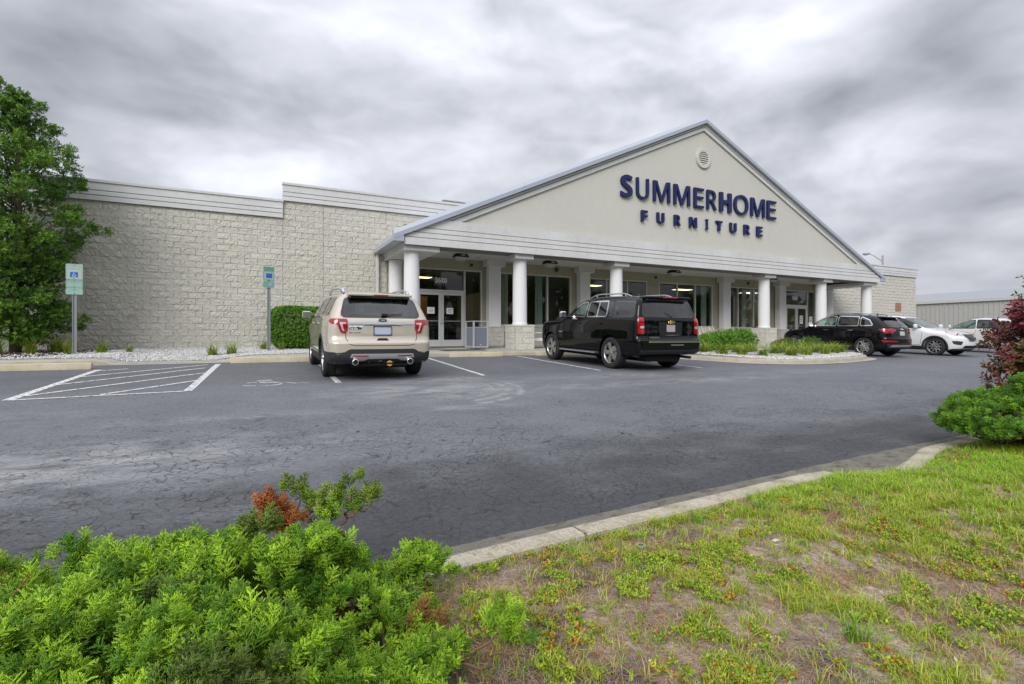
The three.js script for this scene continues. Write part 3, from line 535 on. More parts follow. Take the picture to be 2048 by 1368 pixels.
// white stone bed along the wall
const gravelBase = std(0.40, 0.395, 0.38, 1, { map: rep(concTex, 2), bumpMap: rep(stoneTex, 5), bumpScale: 0.02 });
const bedBack = (u) => u < -3 ? 15.45 : u < -1.2 ? 15.38 : u < 0.6 ? mix(15.38, 15.97, (u + 1.2) / 1.8) : mix(15.97, 17.3, (u - 0.6) / 2.05);
const bedY = (u, p) => { const b = bedBack(u); return mix(walkY(u, b) + 0.006, 0.80, clamp((p - b) / (19.6 - b))) + 0.012 * (fbm2(u * 2, p * 2, 2, 8) - 0.5) * sstep(b, b + 0.4, p); };
struct('gravel_bed', grid(-7.5, 2.64, 15.35, PW + 0.05, 30, 16, (u, p) => bedY(u, p) - 0.012, (u, p) => [u, p]), gravelBase);
struct('mulch_bed', [sheet([[-7.5, 15.6], [-5.2, 15.75], [-4.7, 16.6], [-4.35, 17.4], [-3.5, 18.0], [-2.9, 18.6], [-2.7, 19.75], [-7.5, 19.75]], (u, p) => bedY(u, p) + 0.012)], std(0.13, 0.075, 0.045, 1, { map: rep(concTex, 1.5), bumpMap: rep(stoneTex, 6), bumpScale: 0.03 }));
const stoneGeos = [0, 1, 2].map((k) => { const g = new THREE.IcosahedronGeometry(1, 0), a = g.attributes.position; for (let i = 0; i < a.count; i++) { const s = 0.8 + 0.4 * hash3(Math.round(a.getX(i) * 100), Math.round(a.getY(i) * 100), Math.round(a.getZ(i) * 100) + k * 31); a.setXYZ(i, a.getX(i) * s, a.getY(i) * s * 0.7, a.getZ(i) * s); } g.computeVertexNormals(); return g; });
const MStone = std(1, 1, 1, 0.9);
function stones(list, name, label) {
  const root = new THREE.Group(); root.name = numbered(name); scene.add(root); tag(root, label, 'gravel', null, 'stuff');
  stoneGeos.forEach((g, k) => { const l = list.filter((_, i) => i % 3 === k); instanced(root, 'stones', g, MStone, l.map((q) => q.m), l.map((q) => q.c)); });
}
{
  const r = rng(5), l = [];
  for (let i = 0; i < 20000; i++) {
    const u = mix(-6.5, 2.6, r()), p = mix(15.35, 19.78, r()), s = 0.012 + 0.017 * r() ** 1.5; if (p < bedBack(u) + 0.02) continue;
    if (u < -4.4 + (p - 16) * 0.3 && p > 15.9 && r() > 0.12) continue;
    const v = 0.36 + 0.28 * r() ** 0.8; l.push({ m: M4([u, bedY(u, p) + s * 0.3 + 0.004, -p], euler(r() * 6, r() * 6, r() * 6), s), c: C(v, v * 0.985, v * (0.93 + 0.06 * r())) });
  }
  stones(l, 'white_gravel', 'white stone gravel along the foot of the grey block wall');
}
// planted island with rounded kerb
const islandEdge = [[12.45, 15.2], [12.5, 13.9], [12.72, 12.6], [13.0, 11.6], [13.35, 10.75], [13.9, 10.2], [14.8, 9.95], [15.8, 9.93], [17, 10.06], [18.2, 10.3], [19.3, 10.62], [19.9, 10.95], [20.25, 11.5], [20.35, 12.4], [20.4, 15.2]];
const islandSpline = new THREE.CatmullRomCurve3(islandEdge.map((q) => new THREE.Vector3(q[0], q[1], 0))).getPoints(72).map((v) => [v.x, v.y]);
const islandY = (u, p) => GY(p) + 0.125 + 0.05 * Math.sin(clamp((p - 10) / 5) * Math.PI) + 0.01 * (fbm2(u * 2, p * 2, 2, 3) - 0.5);
{
  for (const [a, b] of [[0, 18], [18, 33], [33, 52], [52, 72]]) { const s = islandSpline.slice(a, b + 1); s[0] = [mix(s[0][0], s[1][0], 0.02), mix(s[0][1], s[1][1], 0.02)]; struct('kerb', sweep(s, kerbProf, lotY), MKerb); }
  struct('island_bed', sheet(islandSpline.map(([u, p]) => [u + (16.4 - u) * 0.012, p + 0.14]).concat([[20.3, 15.5], [12.55, 15.5]]), (u, p) => GY(p) + 0.11), gravelBase);
  // thin concrete gutter strip round the island
  struct('gutter', sweep(islandSpline, [[-0.28, 0.003], [0.01, 0.006]], lotY), MConc);
  const inside = (u, p) => { let c = false; for (let i = 0, j = islandSpline.length - 1; i < islandSpline.length; j = i++) { const [a, b] = islandSpline[i], [d, e] = islandSpline[j]; if ((b > p) !== (e > p) && u < (d - a) * (p - b) / (e - b) + a) c = !c; } return c; };
  const r = rng(6), l = [];
  for (let i = 0; i < 15000; i++) { const u = mix(12.5, 20.4, r()), p = mix(10, 15.2, r() ** 1.3), s = 0.012 + 0.018 * r() ** 1.5; if (!inside(u, p - 0.17) || !inside(u + (u > 16 ? 0.15 : -0.15), p)) continue; const v = 0.38 + 0.28 * r() ** 0.8; l.push({ m: M4([u, islandY(u, p) + s * 0.2, -p], euler(r() * 6, r() * 6, r() * 6), s), c: C(v, v * 0.985, v * 0.95) }); }
  struct('island_bed', sheet(islandSpline.map(([u, p]) => [u + (16.4 - u) * 0.03, p + 0.17]).concat([[20.2, 15.3], [12.7, 15.3]]), (u, p) => GY(p) + 0.122), gravelBase);
  stones(l, 'white_gravel', 'fine white gravel filling the planted kerbed island');
}
// wheel stops
{
  const prof = new THREE.Shape([[-0.075, 0], [0.075, 0], [0.07, 0.03], [0.05, 0.105], [0.035, 0.115], [-0.035, 0.115], [-0.05, 0.105], [-0.07, 0.03]].map((q) => new THREE.Vector2(...q)));
  const labels = ['cream concrete wheel stop at the far left beside the hatched aisle', 'cream concrete wheel stop between the second sign post and the beige car', 'cream concrete wheel stop in the empty bay before the glass doors', 'cream concrete wheel stop before the front wheels of the large black car'];
  [[-4.0, 13.72, 2.0, 0.02], [0.45, 14.55, 1.83, 0.03], [6.35, 15.12, 1.83, 0.0], [9.4, 15.10, 1.83, 0]].forEach(([u, p, l, t], i) => {
    const w = thing('wheel_stop', labels[i], 'wheel stop', [u, GY(p), -p], t);
    const g = new THREE.ExtrudeGeometry(prof, { depth: l - 0.05, bevelEnabled: true, bevelSize: 0.012, bevelThickness: 0.025, bevelSegments: 2 }).translate(0, 0.012, -(l - 0.05) / 2).rotateY(Math.PI / 2);
    part(w, 'body', boxUV(clean(g)), MStop);
    for (const x of [-0.6, 0.6]) part(w, 'anchor_hole', new THREE.CylinderGeometry(0.014, 0.014, 0.006, 10), MB.dark, [x, 0.1385, 0]);
  });
}
// near kerb, gutter and lawn soil
const nearP = (u) => 2.52 + 0.075 * u - 0.0032 * u * u;        // edge of the asphalt
const nearTop = [[0.004, -0.05], [0.0, 0.0], [-0.008, 0.016], [-0.02, 0.026], [-0.04, 0.031], [-0.135, 0.031], [-0.155, 0.022], [-0.165, -0.12]];
{
  const face = (u) => nearP(u) - 0.165 - 0.02 * fbm2(u * 3, 2, 2, 4);
  const rough = (pts) => pts.map(([u, p]) => [u, p + 0.006 * (hash3(Math.round(u * 40), 1, 2) - 0.5)]);
  for (const [a, b] of [[-4, -1.2], [-1.19, 1.6], [1.61, 4.12]]) { const us = []; for (let u = a; u < b; u += 0.07) us.push(u); us.push(b); struct('kerb', sweep(rough(us.map((u) => [u, face(u)])), nearTop, lotY, us.map((u) => clamp(0.18 + sstep(4.15, 3.75, u) * 0.82 + 0.05 * (fbm2(u * 4, 1, 2, 7) - 0.5), 0.1, 1.1))), MKerbOld); }
  { const us = []; for (let u = 4.72; u < 9.5; u += 0.07) us.push(u); struct('kerb', sweep(rough(us.map((u) => [u, face(u) - 0.22 * sstep(5.9, 4.7, u)])), nearTop, lotY, us.map((u) => clamp(0.2 + sstep(4.7, 5.0, u) * 0.8 + 0.05 * (fbm2(u * 4, 1, 2, 9) - 0.5), 0.15, 1.1))), MKerbOld); }
  const us = []; for (let u = -4; u < 9.6; u += 0.08) us.push(u);
  const edge = us.map((u) => [u, nearP(u) - 0.065 + 0.022 * (fbm2(u * 6, 3, 3, 6) - 0.5) + 0.01 * (hash3(Math.round(u * 12), 5, 5) - 0.5)]);
  struct('gutter', sheet([...edge, ...us.slice().reverse().map((u) => [u, nearP(u) - 0.5])], (u, p) => GY(p) + 0.006), std(0.20, 0.19, 0.17, 0.95, { map: rep(oldTex, 1.3, 2.6), bumpMap: rep(stoneTex, 5), bumpScale: 0.016 }));
}
const lawnEdge = (u) => nearP(u) - 0.345 + 0.05 * (fbm2(u * 5, 7, 3, 17) - 0.5) - (u > 4.05 && u < 5.6 ? 0.14 * Math.sin((u - 4.05) / 1.55 * Math.PI) : 0);
const lawnY = (u, p) => GY(p) + 0.02 + 0.075 * sstep(0.0, 0.7, lawnEdge(u) - p) - 0.09 * sstep(lawnEdge(u) - 0.01, lawnEdge(u) + 0.06, p) + 0.05 * (fbm2(u * 1.1, p * 1.3, 3, 15) - 0.5) * sstep(0.02, 0.3, lawnEdge(u) - p) + 0.012 * (fbm2(u * 9, p * 9, 2, 16) - 0.5)- 0.012 * (1 - sstep(0.0, 0.2, lawnEdge(u) - p));
function soilColour(u, p) {
  const big = fbm2(u * 1.6, p * 2.0, 4, 301), mid = fbm2(u * 7, p * 7, 4, 311), fine = fbm2(u * 60, p * 60, 2, 321), g = hash3(Math.round(u * 350), Math.round(p * 420), 5);
  let c = [0.37, 0.27, 0.205];
  const dark = sstep(0.52, 0.64, fbm2(u * 2.4 + 4, p * 2.6, 4, 331)), sand = sstep(0.50, 0.64, fbm2(u * 1.9 + 8, p * 2.4, 4, 341)), rust = sstep(0.56, 0.7, fbm2(u * 2.8, p * 3 + 6, 4, 351));
  const to = (q, t) => { c = c.map((x, i) => mix(x, q[i], t)); };
  to([0.105, 0.072, 0.078], dark * 0.85); to([0.56, 0.47, 0.36], sand * 0.85); to([0.30, 0.14, 0.045], rust * 0.65);
  const k = 0.8 + (mid - 0.5) * 0.9 + (fine - 0.5) * 0.7 + (g - 0.5) * 0.45;
  return c.map((x) => Math.max(0.012, x * k));
}
const soilMat = std(1, 1, 1, 1, { map: dataTex(2048, 1024, (x, y) => soilColour(mix(-1, 9, x), mix(-1.0, 2.8, y)), true, false), bumpMap: rep(stoneTex, 12, 5), bumpScale: 0.03 });
struct('lawn_soil', grid(-1, 9, -1.0, 2.8, 150, 80, lawnY), soilMat);
struct('lawn_soil', grid(-7, -1, -1.0, 2.8, 12, 10, lawnY, (u, p) => [u, p]), std(0.2, 0.15, 0.11, 1));
struct('lawn_soil', grid(9, 20, -1.0, 2.8, 12, 10, (u, p) => GY(p) + 0.05, (u, p) => [u, p]), std(0.12, 0.15, 0.05, 1));
struct('lawn_soil', grid(-7, 20, -30, -1.0, 12, 10, (u, p) => 0.0, (u, p) => [u, p]), std(0.12, 0.13, 0.05, 1));

// ---------------------------------------------------------------- cars
// A car is given in metres as length l (0 at the rear bumper), height y and half width w. The body is the smooth
// intersection of its side, roof, underside, rear and front surfaces; cabin, windows and wheel arches are cut out.
function curve(pts) {   // smooth monotone interpolation
  const n = pts.length, d = [], m = [];
  for (let i = 0; i < n - 1; i++) d.push((pts[i + 1][1] - pts[i][1]) / (pts[i + 1][0] - pts[i][0]));
  for (let i = 0; i < n; i++) m.push(i === 0 ? d[0] : i === n - 1 ? d[n - 2] : d[i - 1] * d[i] <= 0 ? 0 : 2 * d[i - 1] * d[i] / (d[i - 1] + d[i]));
  return (x) => {
    if (x <= pts[0][0]) return pts[0][1]; if (x >= pts[n - 1][0]) return pts[n - 1][1];
    let i = 0; while (x > pts[i + 1][0]) i++;
    const h = pts[i + 1][0] - pts[i][0], t = (x - pts[i][0]) / h, t2 = t * t, t3 = t2 * t;
    return (2 * t3 - 3 * t2 + 1) * pts[i][1] + (t3 - 2 * t2 + t) * h * m[i] + (-2 * t3 + 3 * t2) * pts[i + 1][1] + (t3 - t2) * h * m[i + 1];
  };
}
const smax = (a, b, r) => { const h = Math.max(r - Math.abs(a - b), 0) / r; return Math.max(a, b) + h * h * r * 0.25; };
function polySDF(p, x, y) {
  let d = 1e9, s = 1;
  for (let i = 0, j = p.length - 1; i < p.length; j = i++) {
    const ex = p[j][0] - p[i][0], ey = p[j][1] - p[i][1], wx = x - p[i][0], wy = y - p[i][1], t = clamp((wx * ex + wy * ey) / (ex * ex + ey * ey)), bx = wx - ex * t, by = wy - ey * t;
    d = Math.min(d, bx * bx + by * by);
    const a = y >= p[i][1], b = y < p[j][1], c = ex * wy > ey * wx;
    if ((a && b && c) || (!a && !b && !c)) s = -s;
  }
  return s * Math.sqrt(d);
}
const area2 = (p) => p.reduce((s, q, i) => { const r = p[(i + 1) % p.length]; return s + q[0] * r[1] - r[0] * q[1]; }, 0);
function grow(p, d) {   // move every side of a polygon outwards by d
  const k = area2(p) > 0 ? 1 : -1, n = p.length;
  return p.map((q, i) => {
    const a = p[(i + n - 1) % n], b = p[(i + 1) % n], e1 = [q[0] - a[0], q[1] - a[1]], e2 = [b[0] - q[0], b[1] - q[1]], l1 = Math.hypot(...e1), l2 = Math.hypot(...e2);
    const n1 = [e1[1] / l1 * k, -e1[0] / l1 * k], n2 = [e2[1] / l2 * k, -e2[0] / l2 * k], s = 1 + n1[0] * n2[0] + n1[1] * n2[1], f = d / Math.max(s, 0.35);
    return [q[0] + (n1[0] + n2[0]) * f, q[1] + (n1[1] + n2[1]) * f];
  });
}
function rounded(p, r) {
  const n = p.length, out = [];
  p.forEach((q, i) => {
    const a = p[(i + n - 1) % n], b = p[(i + 1) % n], la = Math.hypot(a[0] - q[0], a[1] - q[1]), lb = Math.hypot(b[0] - q[0], b[1] - q[1]), k = Math.min(r, la * 0.45, lb * 0.45);
    const A = [q[0] + (a[0] - q[0]) / la * k, q[1] + (a[1] - q[1]) / la * k], Q = [q[0] + (b[0] - q[0]) / lb * k, q[1] + (b[1] - q[1]) / lb * k];
    for (let t = 0; t <= 4; t++) { const s = t / 4; out.push([(1 - s) ** 2 * A[0] + 2 * s * (1 - s) * q[0] + s * s * Q[0], (1 - s) ** 2 * A[1] + 2 * s * (1 - s) * q[1] + s * s * Q[1]]); }
  });
  return out;
}
const flipW = (p) => p.map(([w, y]) => [-w, y]).reverse();
const band = (pts, w) => { const L = [], R = []; pts.forEach((q, i) => { const a = pts[Math.max(0, i - 1)], b = pts[Math.min(pts.length - 1, i + 1)], l = Math.hypot(b[0] - a[0], b[1] - a[1]), nx = -(b[1] - a[1]) / l * w / 2, ny = (b[0] - a[0]) / l * w / 2; L.push([q[0] + nx, q[1] + ny]); R.push([q[0] - nx, q[1] - ny]); }); return [...L, ...R.reverse()]; };
const arc = (cx, cy, r, a, b, n = 18) => Array.from({ length: n + 1 }, (_, i) => { const t = mix(a, b, i / n) * D2R; return [cx + Math.cos(t) * r, cy + Math.sin(t) * r]; });

const MC = {
  privacy: phys(0.055, 0.062, 0.068, 0.0, { transmission: 1, thickness: 0, ior: 1.9 }),
  clear: phys(0.62, 0.76, 0.70, 0.0, { transmission: 1, thickness: 0, ior: 1.6 }),
  rubber: std(0.018, 0.018, 0.02, 0.75, { bumpMap: rep(grainTex, 8, 2), bumpScale: 0.002 }),
  plastic: std(0.022, 0.023, 0.026, 0.6), gloss: phys(0.008, 0.008, 0.009, 0.12, { clearcoat: 1 }),
  chrome: phys(0.72, 0.73, 0.75, 0.12, { metalness: 1 }), alloy: phys(0.52, 0.52, 0.53, 0.28, { metalness: 0.9 }),
  silver: phys(0.42, 0.42, 0.43, 0.4, { metalness: 0.5 }), seat: std(0.05, 0.048, 0.045, 0.9), tanseat: std(0.20, 0.17, 0.13, 0.9),
  red: phys(0.32, 0.005, 0.010, 0.10, { clearcoat: 1, clearcoatRoughness: 0.03 }), redDark: phys(0.22, 0.006, 0.01, 0.1, { clearcoat: 1 }), lens: phys(0.55, 0.55, 0.57, 0.06, { clearcoat: 1, metalness: 0.3 }),
  amber: phys(0.6, 0.22, 0.03, 0.12, { clearcoat: 1 }), under: std(0.01, 0.01, 0.01, 0.9), gap: std(0.006, 0.006, 0.006, 0.8),
};
function carShape(S) {
  const top = curve(S.top), bot = curve(S.bot), plan = curve(S.plan), sec = curve(S.section), rear = curve(S.rear), front = curve(S.front), eps = 1e-3;
  const tsl = (l) => { const s = (top(l + 0.02) - top(l - 0.02)) / 0.04; return Math.sqrt(1 + s * s); };
  const outer = (l, y, w) => {
    const a = Math.abs(w);
    const hw = plan(l) - sec(y) - (S.crease ? S.crease(l, y) : 0);
    let d = a - hw;
    d = smax(d, (y - top(l) + S.crown * (a / 0.9) ** 2) / tsl(l), S.rTop ?? 0.16);
    d = smax(d, bot(l) - y, 0.10);
    d = smax(d, rear(y) + S.rk * a ** 2.6 - l, S.rRear ?? 0.14);
    return smax(d, l - front(y) + S.fk * a ** 2.6, 0.16);
  };
  const ra = S.arch, axles = [S.lr, S.lr + S.wb];
  const full = (l, y, w) => {
    const o = outer(l, y, w), a = Math.abs(w); let d = o;
    for (const x of axles) { const c = Math.max(Math.hypot(l - x, y - S.tyre) - ra, 0.52 - a); if (c < 0.3) d = Math.max(d, -c); }
    if (y > 0.5) {
      d = Math.max(d, -Math.max(o + 0.045, 0.66 - y, l - S.dash, 0.34 - l));
      if (y > S.belt - 0.12) {
        for (const p of S.side) d = Math.max(d, -Math.max(polySDF(p, l, y), 0.38 - a));
        d = Math.max(d, -Math.max(polySDF(S.rearGlass, w, y), l - 1.0), -Math.max(polySDF(S.screen, w, y), S.dash - 1.1 - l));
      }
    }
    return d;
  };
  return { outer, full, eps };
}
const gradOf = (f, l, y, w, e = 0.004) => { const g = [f(l + e, y, w) - f(l - e, y, w), f(l, y + e, w) - f(l, y - e, w), f(l, y, w + e) - f(l, y, w - e)], n = Math.hypot(...g) || 1; return [g[0] / n, g[1] / n, g[2] / n, n / (2 * e)]; };
// surface of the body: one vertex per crossed cell, moved onto the surface
function bodyGeo(S, shape, h = 0.023) {
  const lo = [-0.1, 0.1, -1.15], hi = [S.L + 0.1, S.H + 0.12, 1.15], N = [0, 1, 2].map((i) => Math.ceil((hi[i] - lo[i]) / h) + 1), [nx, ny, nz] = N;
  const val = new Float32Array(nx * ny * nz).fill(1), at = (i, j, k) => (k * ny + j) * nx + i, bl = 6, R = bl * h * 0.9;
  const act = [];
  for (let k = 0; k < nz; k += bl) for (let j = 0; j < ny; j += bl) for (let i = 0; i < nx; i += bl) {
    const c = shape.full(lo[0] + (i + bl / 2) * h, lo[1] + (j + bl / 2) * h, lo[2] + (k + bl / 2) * h), on = Math.abs(c) < R * 1.7;
    if (on) act.push([i, j, k]);
    for (let c2 = k; c2 < Math.min(nz, k + bl); c2++) for (let b = j; b < Math.min(ny, j + bl); b++) for (let a = i; a < Math.min(nx, i + bl); a++) val[at(a, b, c2)] = on ? shape.full(lo[0] + a * h, lo[1] + b * h, lo[2] + c2 * h) : c;
  }
  const vid = new Int32Array(nx * ny * nz).fill(-1), P = [], Nn = [], I = [];
  const E = [[0, 1], [0, 2], [0, 4], [1, 3], [1, 5], [2, 3], [2, 6], [3, 7], [4, 5], [4, 6], [5, 7], [6, 7]];
  for (let k = 0; k < nz - 1; k++) for (let j = 0; j < ny - 1; j++) for (let i = 0; i < nx - 1; i++) {
    let m = 0; const v = [];
    for (let c = 0; c < 8; c++) { const q = val[at(i + (c & 1), j + ((c >> 1) & 1), k + (c >> 2))]; v.push(q); if (q < 0) m |= 1 << c; }
    if (m === 0 || m === 255) continue;
    let sx = 0, sy = 0, sz = 0, n = 0;
    for (const [a, b] of E) if ((v[a] < 0) !== (v[b] < 0)) { const t = v[a] / (v[a] - v[b]); sx += mix(a & 1, b & 1, t); sy += mix((a >> 1) & 1, (b >> 1) & 1, t); sz += mix(a >> 2, b >> 2, t); n++; }
    let l = lo[0] + (i + sx / n) * h, y = lo[1] + (j + sy / n) * h, w = lo[2] + (k + sz / n) * h;
    const g0 = gradOf(shape.full, l, y, w), st = clamp(shape.full(l, y, w) / Math.max(g0[3], 0.5), -0.008, 0.008); l -= g0[0] * st; y -= g0[1] * st; w -= g0[2] * st;
    const g = gradOf(shape.full, l, y, w, 0.006);
    vid[at(i, j, k)] = P.length / 3; P.push(w, y, S.lr - l); Nn.push(g[2], g[1], -g[0]);
  }
  for (let k = 1; k < nz - 1; k++) for (let j = 1; j < ny - 1; j++) for (let i = 1; i < nx - 1; i++) {
    const a = val[at(i, j, k)] < 0;
    for (let ax = 0; ax < 3; ax++) {
      const b = val[at(i + (ax === 0), j + (ax === 1), k + (ax === 2))] < 0; if (a === b) continue;
      const o = [[0, -1, 0, 0, 0, -1], [-1, 0, 0, 0, 0, -1], [-1, 0, 0, 0, -1, 0]][ax];
      const q = [vid[at(i, j, k)], vid[at(i + o[0], j + o[1], k + o[2])], vid[at(i + o[0] + o[3], j + o[1] + o[4], k + o[2] + o[5])], vid[at(i + o[3], j + o[4], k + o[5])]];
      if (q.some((x) => x < 0)) continue;
      const f = (ax === 1) !== a; if (f) I.push(q[0], q[1], q[2], q[0], q[2], q[3]); else I.push(q[0], q[2], q[1], q[0], q[3], q[2]);
    }
  }
  const g = new THREE.BufferGeometry(); g.setAttribute('position', new THREE.Float32BufferAttribute(P, 3)); g.setAttribute('normal', new THREE.Float32BufferAttribute(Nn, 3)); g.setIndex(I);
  // face the triangles along the normals
  const a = new THREE.Vector3(), b = new THREE.Vector3(), c = new THREE.Vector3(), ix = g.index.array;
  for (let t = 0; t < ix.length; t += 3) { const [x, y, z] = [ix[t], ix[t + 1], ix[t + 2]]; a.set(P[x * 3], P[x * 3 + 1], P[x * 3 + 2]); b.set(P[y * 3], P[y * 3 + 1], P[y * 3 + 2]).sub(a); c.set(P[z * 3], P[z * 3 + 1], P[z * 3 + 2]).sub(a); b.cross(c); if (b.x * (Nn[x * 3] + Nn[y * 3] + Nn[z * 3]) + b.y * (Nn[x * 3 + 1] + Nn[y * 3 + 1] + Nn[z * 3 + 1]) + b.z * (Nn[x * 3 + 2] + Nn[y * 3 + 2] + Nn[z * 3 + 2]) < 0) { ix[t + 1] = z; ix[t + 2] = y; } }
  return g;
}
// a panel that follows the body: outline in side view (l, y), rear or front view (w, y), top view (l, w)
function panel(S, shape, view, outline, off, { holes = [], thick = 0.012, max = 0.09, deep } = {}) {
  const cast = (a, b) => {
    const f = (t) => view === 'L' ? shape.outer(a, b, -t) : view === 'R' ? shape.outer(a, b, t) : view === 'rear' ? shape.outer(-t, b, a) : view === 'front' ? shape.outer(t, b, a) : shape.outer(a, t, b);
    // an outline that reaches past the silhouette is drawn in until it meets the body
    const far = view === 'rear' ? -(deep ?? 0.6) : view === 'front' ? S.L - (deep ?? 0.6) : view === 'top' ? 0.5 : 0.55;
    const start = view === 'rear' ? 0.6 : view === 'front' ? S.L + 0.3 : view === 'top' ? 2.2 : 1.3, step = 0.04;
    let t1 = start, t0 = start, tries = 0;
    for (; tries < 40; tries++) { t1 = t0 = start; while (f(t0) > 0 && t0 > far) { t1 = t0; t0 -= step; } if (f(t0) <= 0 || (view !== 'rear' && view !== 'front')) break; a *= 0.985; }
    for (let i = 0; i < 18; i++) { const m = (t0 + t1) / 2; if (f(m) > 0) t1 = m; else t0 = m; }
    const q = view === 'L' ? [a, b, -t0] : view === 'R' ? [a, b, t0] : view === 'rear' ? [-t0, b, a] : view === 'front' ? [t0, b, a] : [a, t0, b];
    return [q, gradOf(shape.outer, ...q)];
  };
  const shp = new THREE.Shape(outline.map((q) => new THREE.Vector2(...q))); for (const h of holes) shp.holes.push(new THREE.Path(h.map((q) => new THREE.Vector2(...q))));
  let g = clean(new THREE.ShapeGeometry(shp)); g = new TessellateModifier(max, 7).modify(g);
  const p = g.attributes.position, P = [], N = [], U = [], cache = new Map();
  const put = (a, b, o) => { const k = Math.round(a * 1e4) + ':' + Math.round(b * 1e4); if (!cache.has(k)) cache.set(k, cast(a, b)); const [q, n] = cache.get(k); return [[q[2] + n[2] * o, q[1] + n[1] * o, S.lr - q[0] - n[0] * -o * -1], [n[2], n[1], -n[0]]]; };
  const tri = (v) => { for (const [x, n, u] of v) { P.push(...x); N.push(...n); U.push(...u); } };
  for (let i = 0; i < p.count; i += 3) {
    const v = [0, 1, 2].map((k) => { const a = p.getX(i + k), b = p.getY(i + k), [x, n] = put(a, b, off); return [x, n, [a, b]]; });
    const [A, Q, R] = v.map((q) => new THREE.Vector3(...q[0])), f = Q.sub(A).cross(R.sub(A)), n = v[0][1];
    tri(f.x * n[0] + f.y * n[1] + f.z * n[2] < 0 ? [v[0], v[2], v[1]] : v);
  }
  if (thick) for (const loop of [outline, ...holes]) for (let i = 0; i < loop.length; i++) {
    const a = loop[i], b = loop[(i + 1) % loop.length], n = Math.max(1, Math.ceil(Math.hypot(a[0] - b[0], a[1] - b[1]) / max));
    for (let k = 0; k < n; k++) {
      const q = [mix(a[0], b[0], k / n), mix(a[1], b[1], k / n)], r = [mix(a[0], b[0], (k + 1) / n), mix(a[1], b[1], (k + 1) / n)];
      const A = put(...q, off), Bq = put(...r, off), Cq = put(...r, off - thick), D = put(...q, off - thick), fn = new THREE.Vector3().subVectors(new THREE.Vector3(...Bq[0]), new THREE.Vector3(...A[0])).cross(new THREE.Vector3().subVectors(new THREE.Vector3(...D[0]), new THREE.Vector3(...A[0]))).normalize().toArray();
      tri([[A[0], fn, q], [Bq[0], fn, r], [Cq[0], fn, r], [A[0], fn, q], [Cq[0], fn, r], [D[0], fn, q]]);
    }
  }
  const out = new THREE.BufferGeometry(); out.setAttribute('position', new THREE.Float32BufferAttribute(P, 3)); out.setAttribute('normal', new THREE.Float32BufferAttribute(N, 3)); out.setAttribute('uv', new THREE.Float32BufferAttribute(U, 2)); return out;
}
// wheels
function tyreGeo(r, w, rim) { const h = w / 2; return new THREE.LatheGeometry([[rim, -h * 0.80], [rim + 0.012, -h * 0.90], [rim + (r - rim) * 0.5, -h * 1.0], [r - 0.03, -h * 0.93], [r - 0.008, -h * 0.8], [r, -h * 0.6], [r, -h * 0.32], [r - 0.007, -h * 0.3], [r - 0.007, -h * 0.24], [r, -h * 0.22], [r, h * 0.22], [r - 0.007, h * 0.24], [r - 0.007, h * 0.3], [r, h * 0.32], [r, h * 0.6], [r - 0.008, h * 0.8], [r - 0.03, h * 0.93], [rim + (r - rim) * 0.5, h], [rim + 0.012, h * 0.9], [rim, h * 0.80]].map((q) => new THREE.Vector2(...q)), 56).rotateZ(Math.PI / 2); }
function rimGeo(rim, w, n, style) {
  const h = w / 2, list = [new THREE.LatheGeometry([[rim * 0.93, h * 0.35], [rim * 0.95, h * 0.72], [rim * 1.0, h * 0.84], [rim * 1.015, h * 0.86], [rim * 1.02, h * 0.78]].map((q) => new THREE.Vector2(...q)), 56).rotateZ(-Math.PI / 2)];
  const spoke = (pts) => { const s = new THREE.Shape(pts.map((q) => new THREE.Vector2(...q))); return clean(new THREE.ExtrudeGeometry(s, { depth: 0.022, bevelEnabled: true, bevelSize: 0.008, bevelThickness: 0.010, bevelSegments: 2 })); };
  const R = rim * 0.965, put = (g, a, z) => { g = g.clone(); g.rotateZ(a); g.translate(0, 0, z); g.rotateY(Math.PI / 2); list.push(g); };
  for (let i = 0; i < n; i++) {
    const a = i / n * 2 * Math.PI + 0.3, z = h * 0.52;
    if (style === 'broad') put(spoke([[-0.030, 0.05], [0.030, 0.05], [0.040, R * 0.5], [0.056, R], [-0.056, R], [-0.040, R * 0.5]]), a, z);
    else if (style === 'twin') for (const s of [-1, 1]) put(spoke([[s * 0.006, 0.05], [s * 0.028, 0.05], [s * 0.062, R], [s * 0.034, R]].map(([x, y]) => [x, y])), a, z);
    else put(spoke([[-0.016, 0.05], [0.016, 0.05], [0.020, R * 0.55], [0.012, R], [-0.012, R], [-0.020, R * 0.55]]), a, z);
  }
  list.push(cyl(0.062, 0.072, 0.03, 24).rotateZ(-Math.PI / 2).translate(h * 0.52 + 0.02, 0, 0), cyl(0.03, 0.034, 0.014, 20).rotateZ(-Math.PI / 2).translate(h * 0.52 + 0.042, 0, 0));
  return merge(list);
}
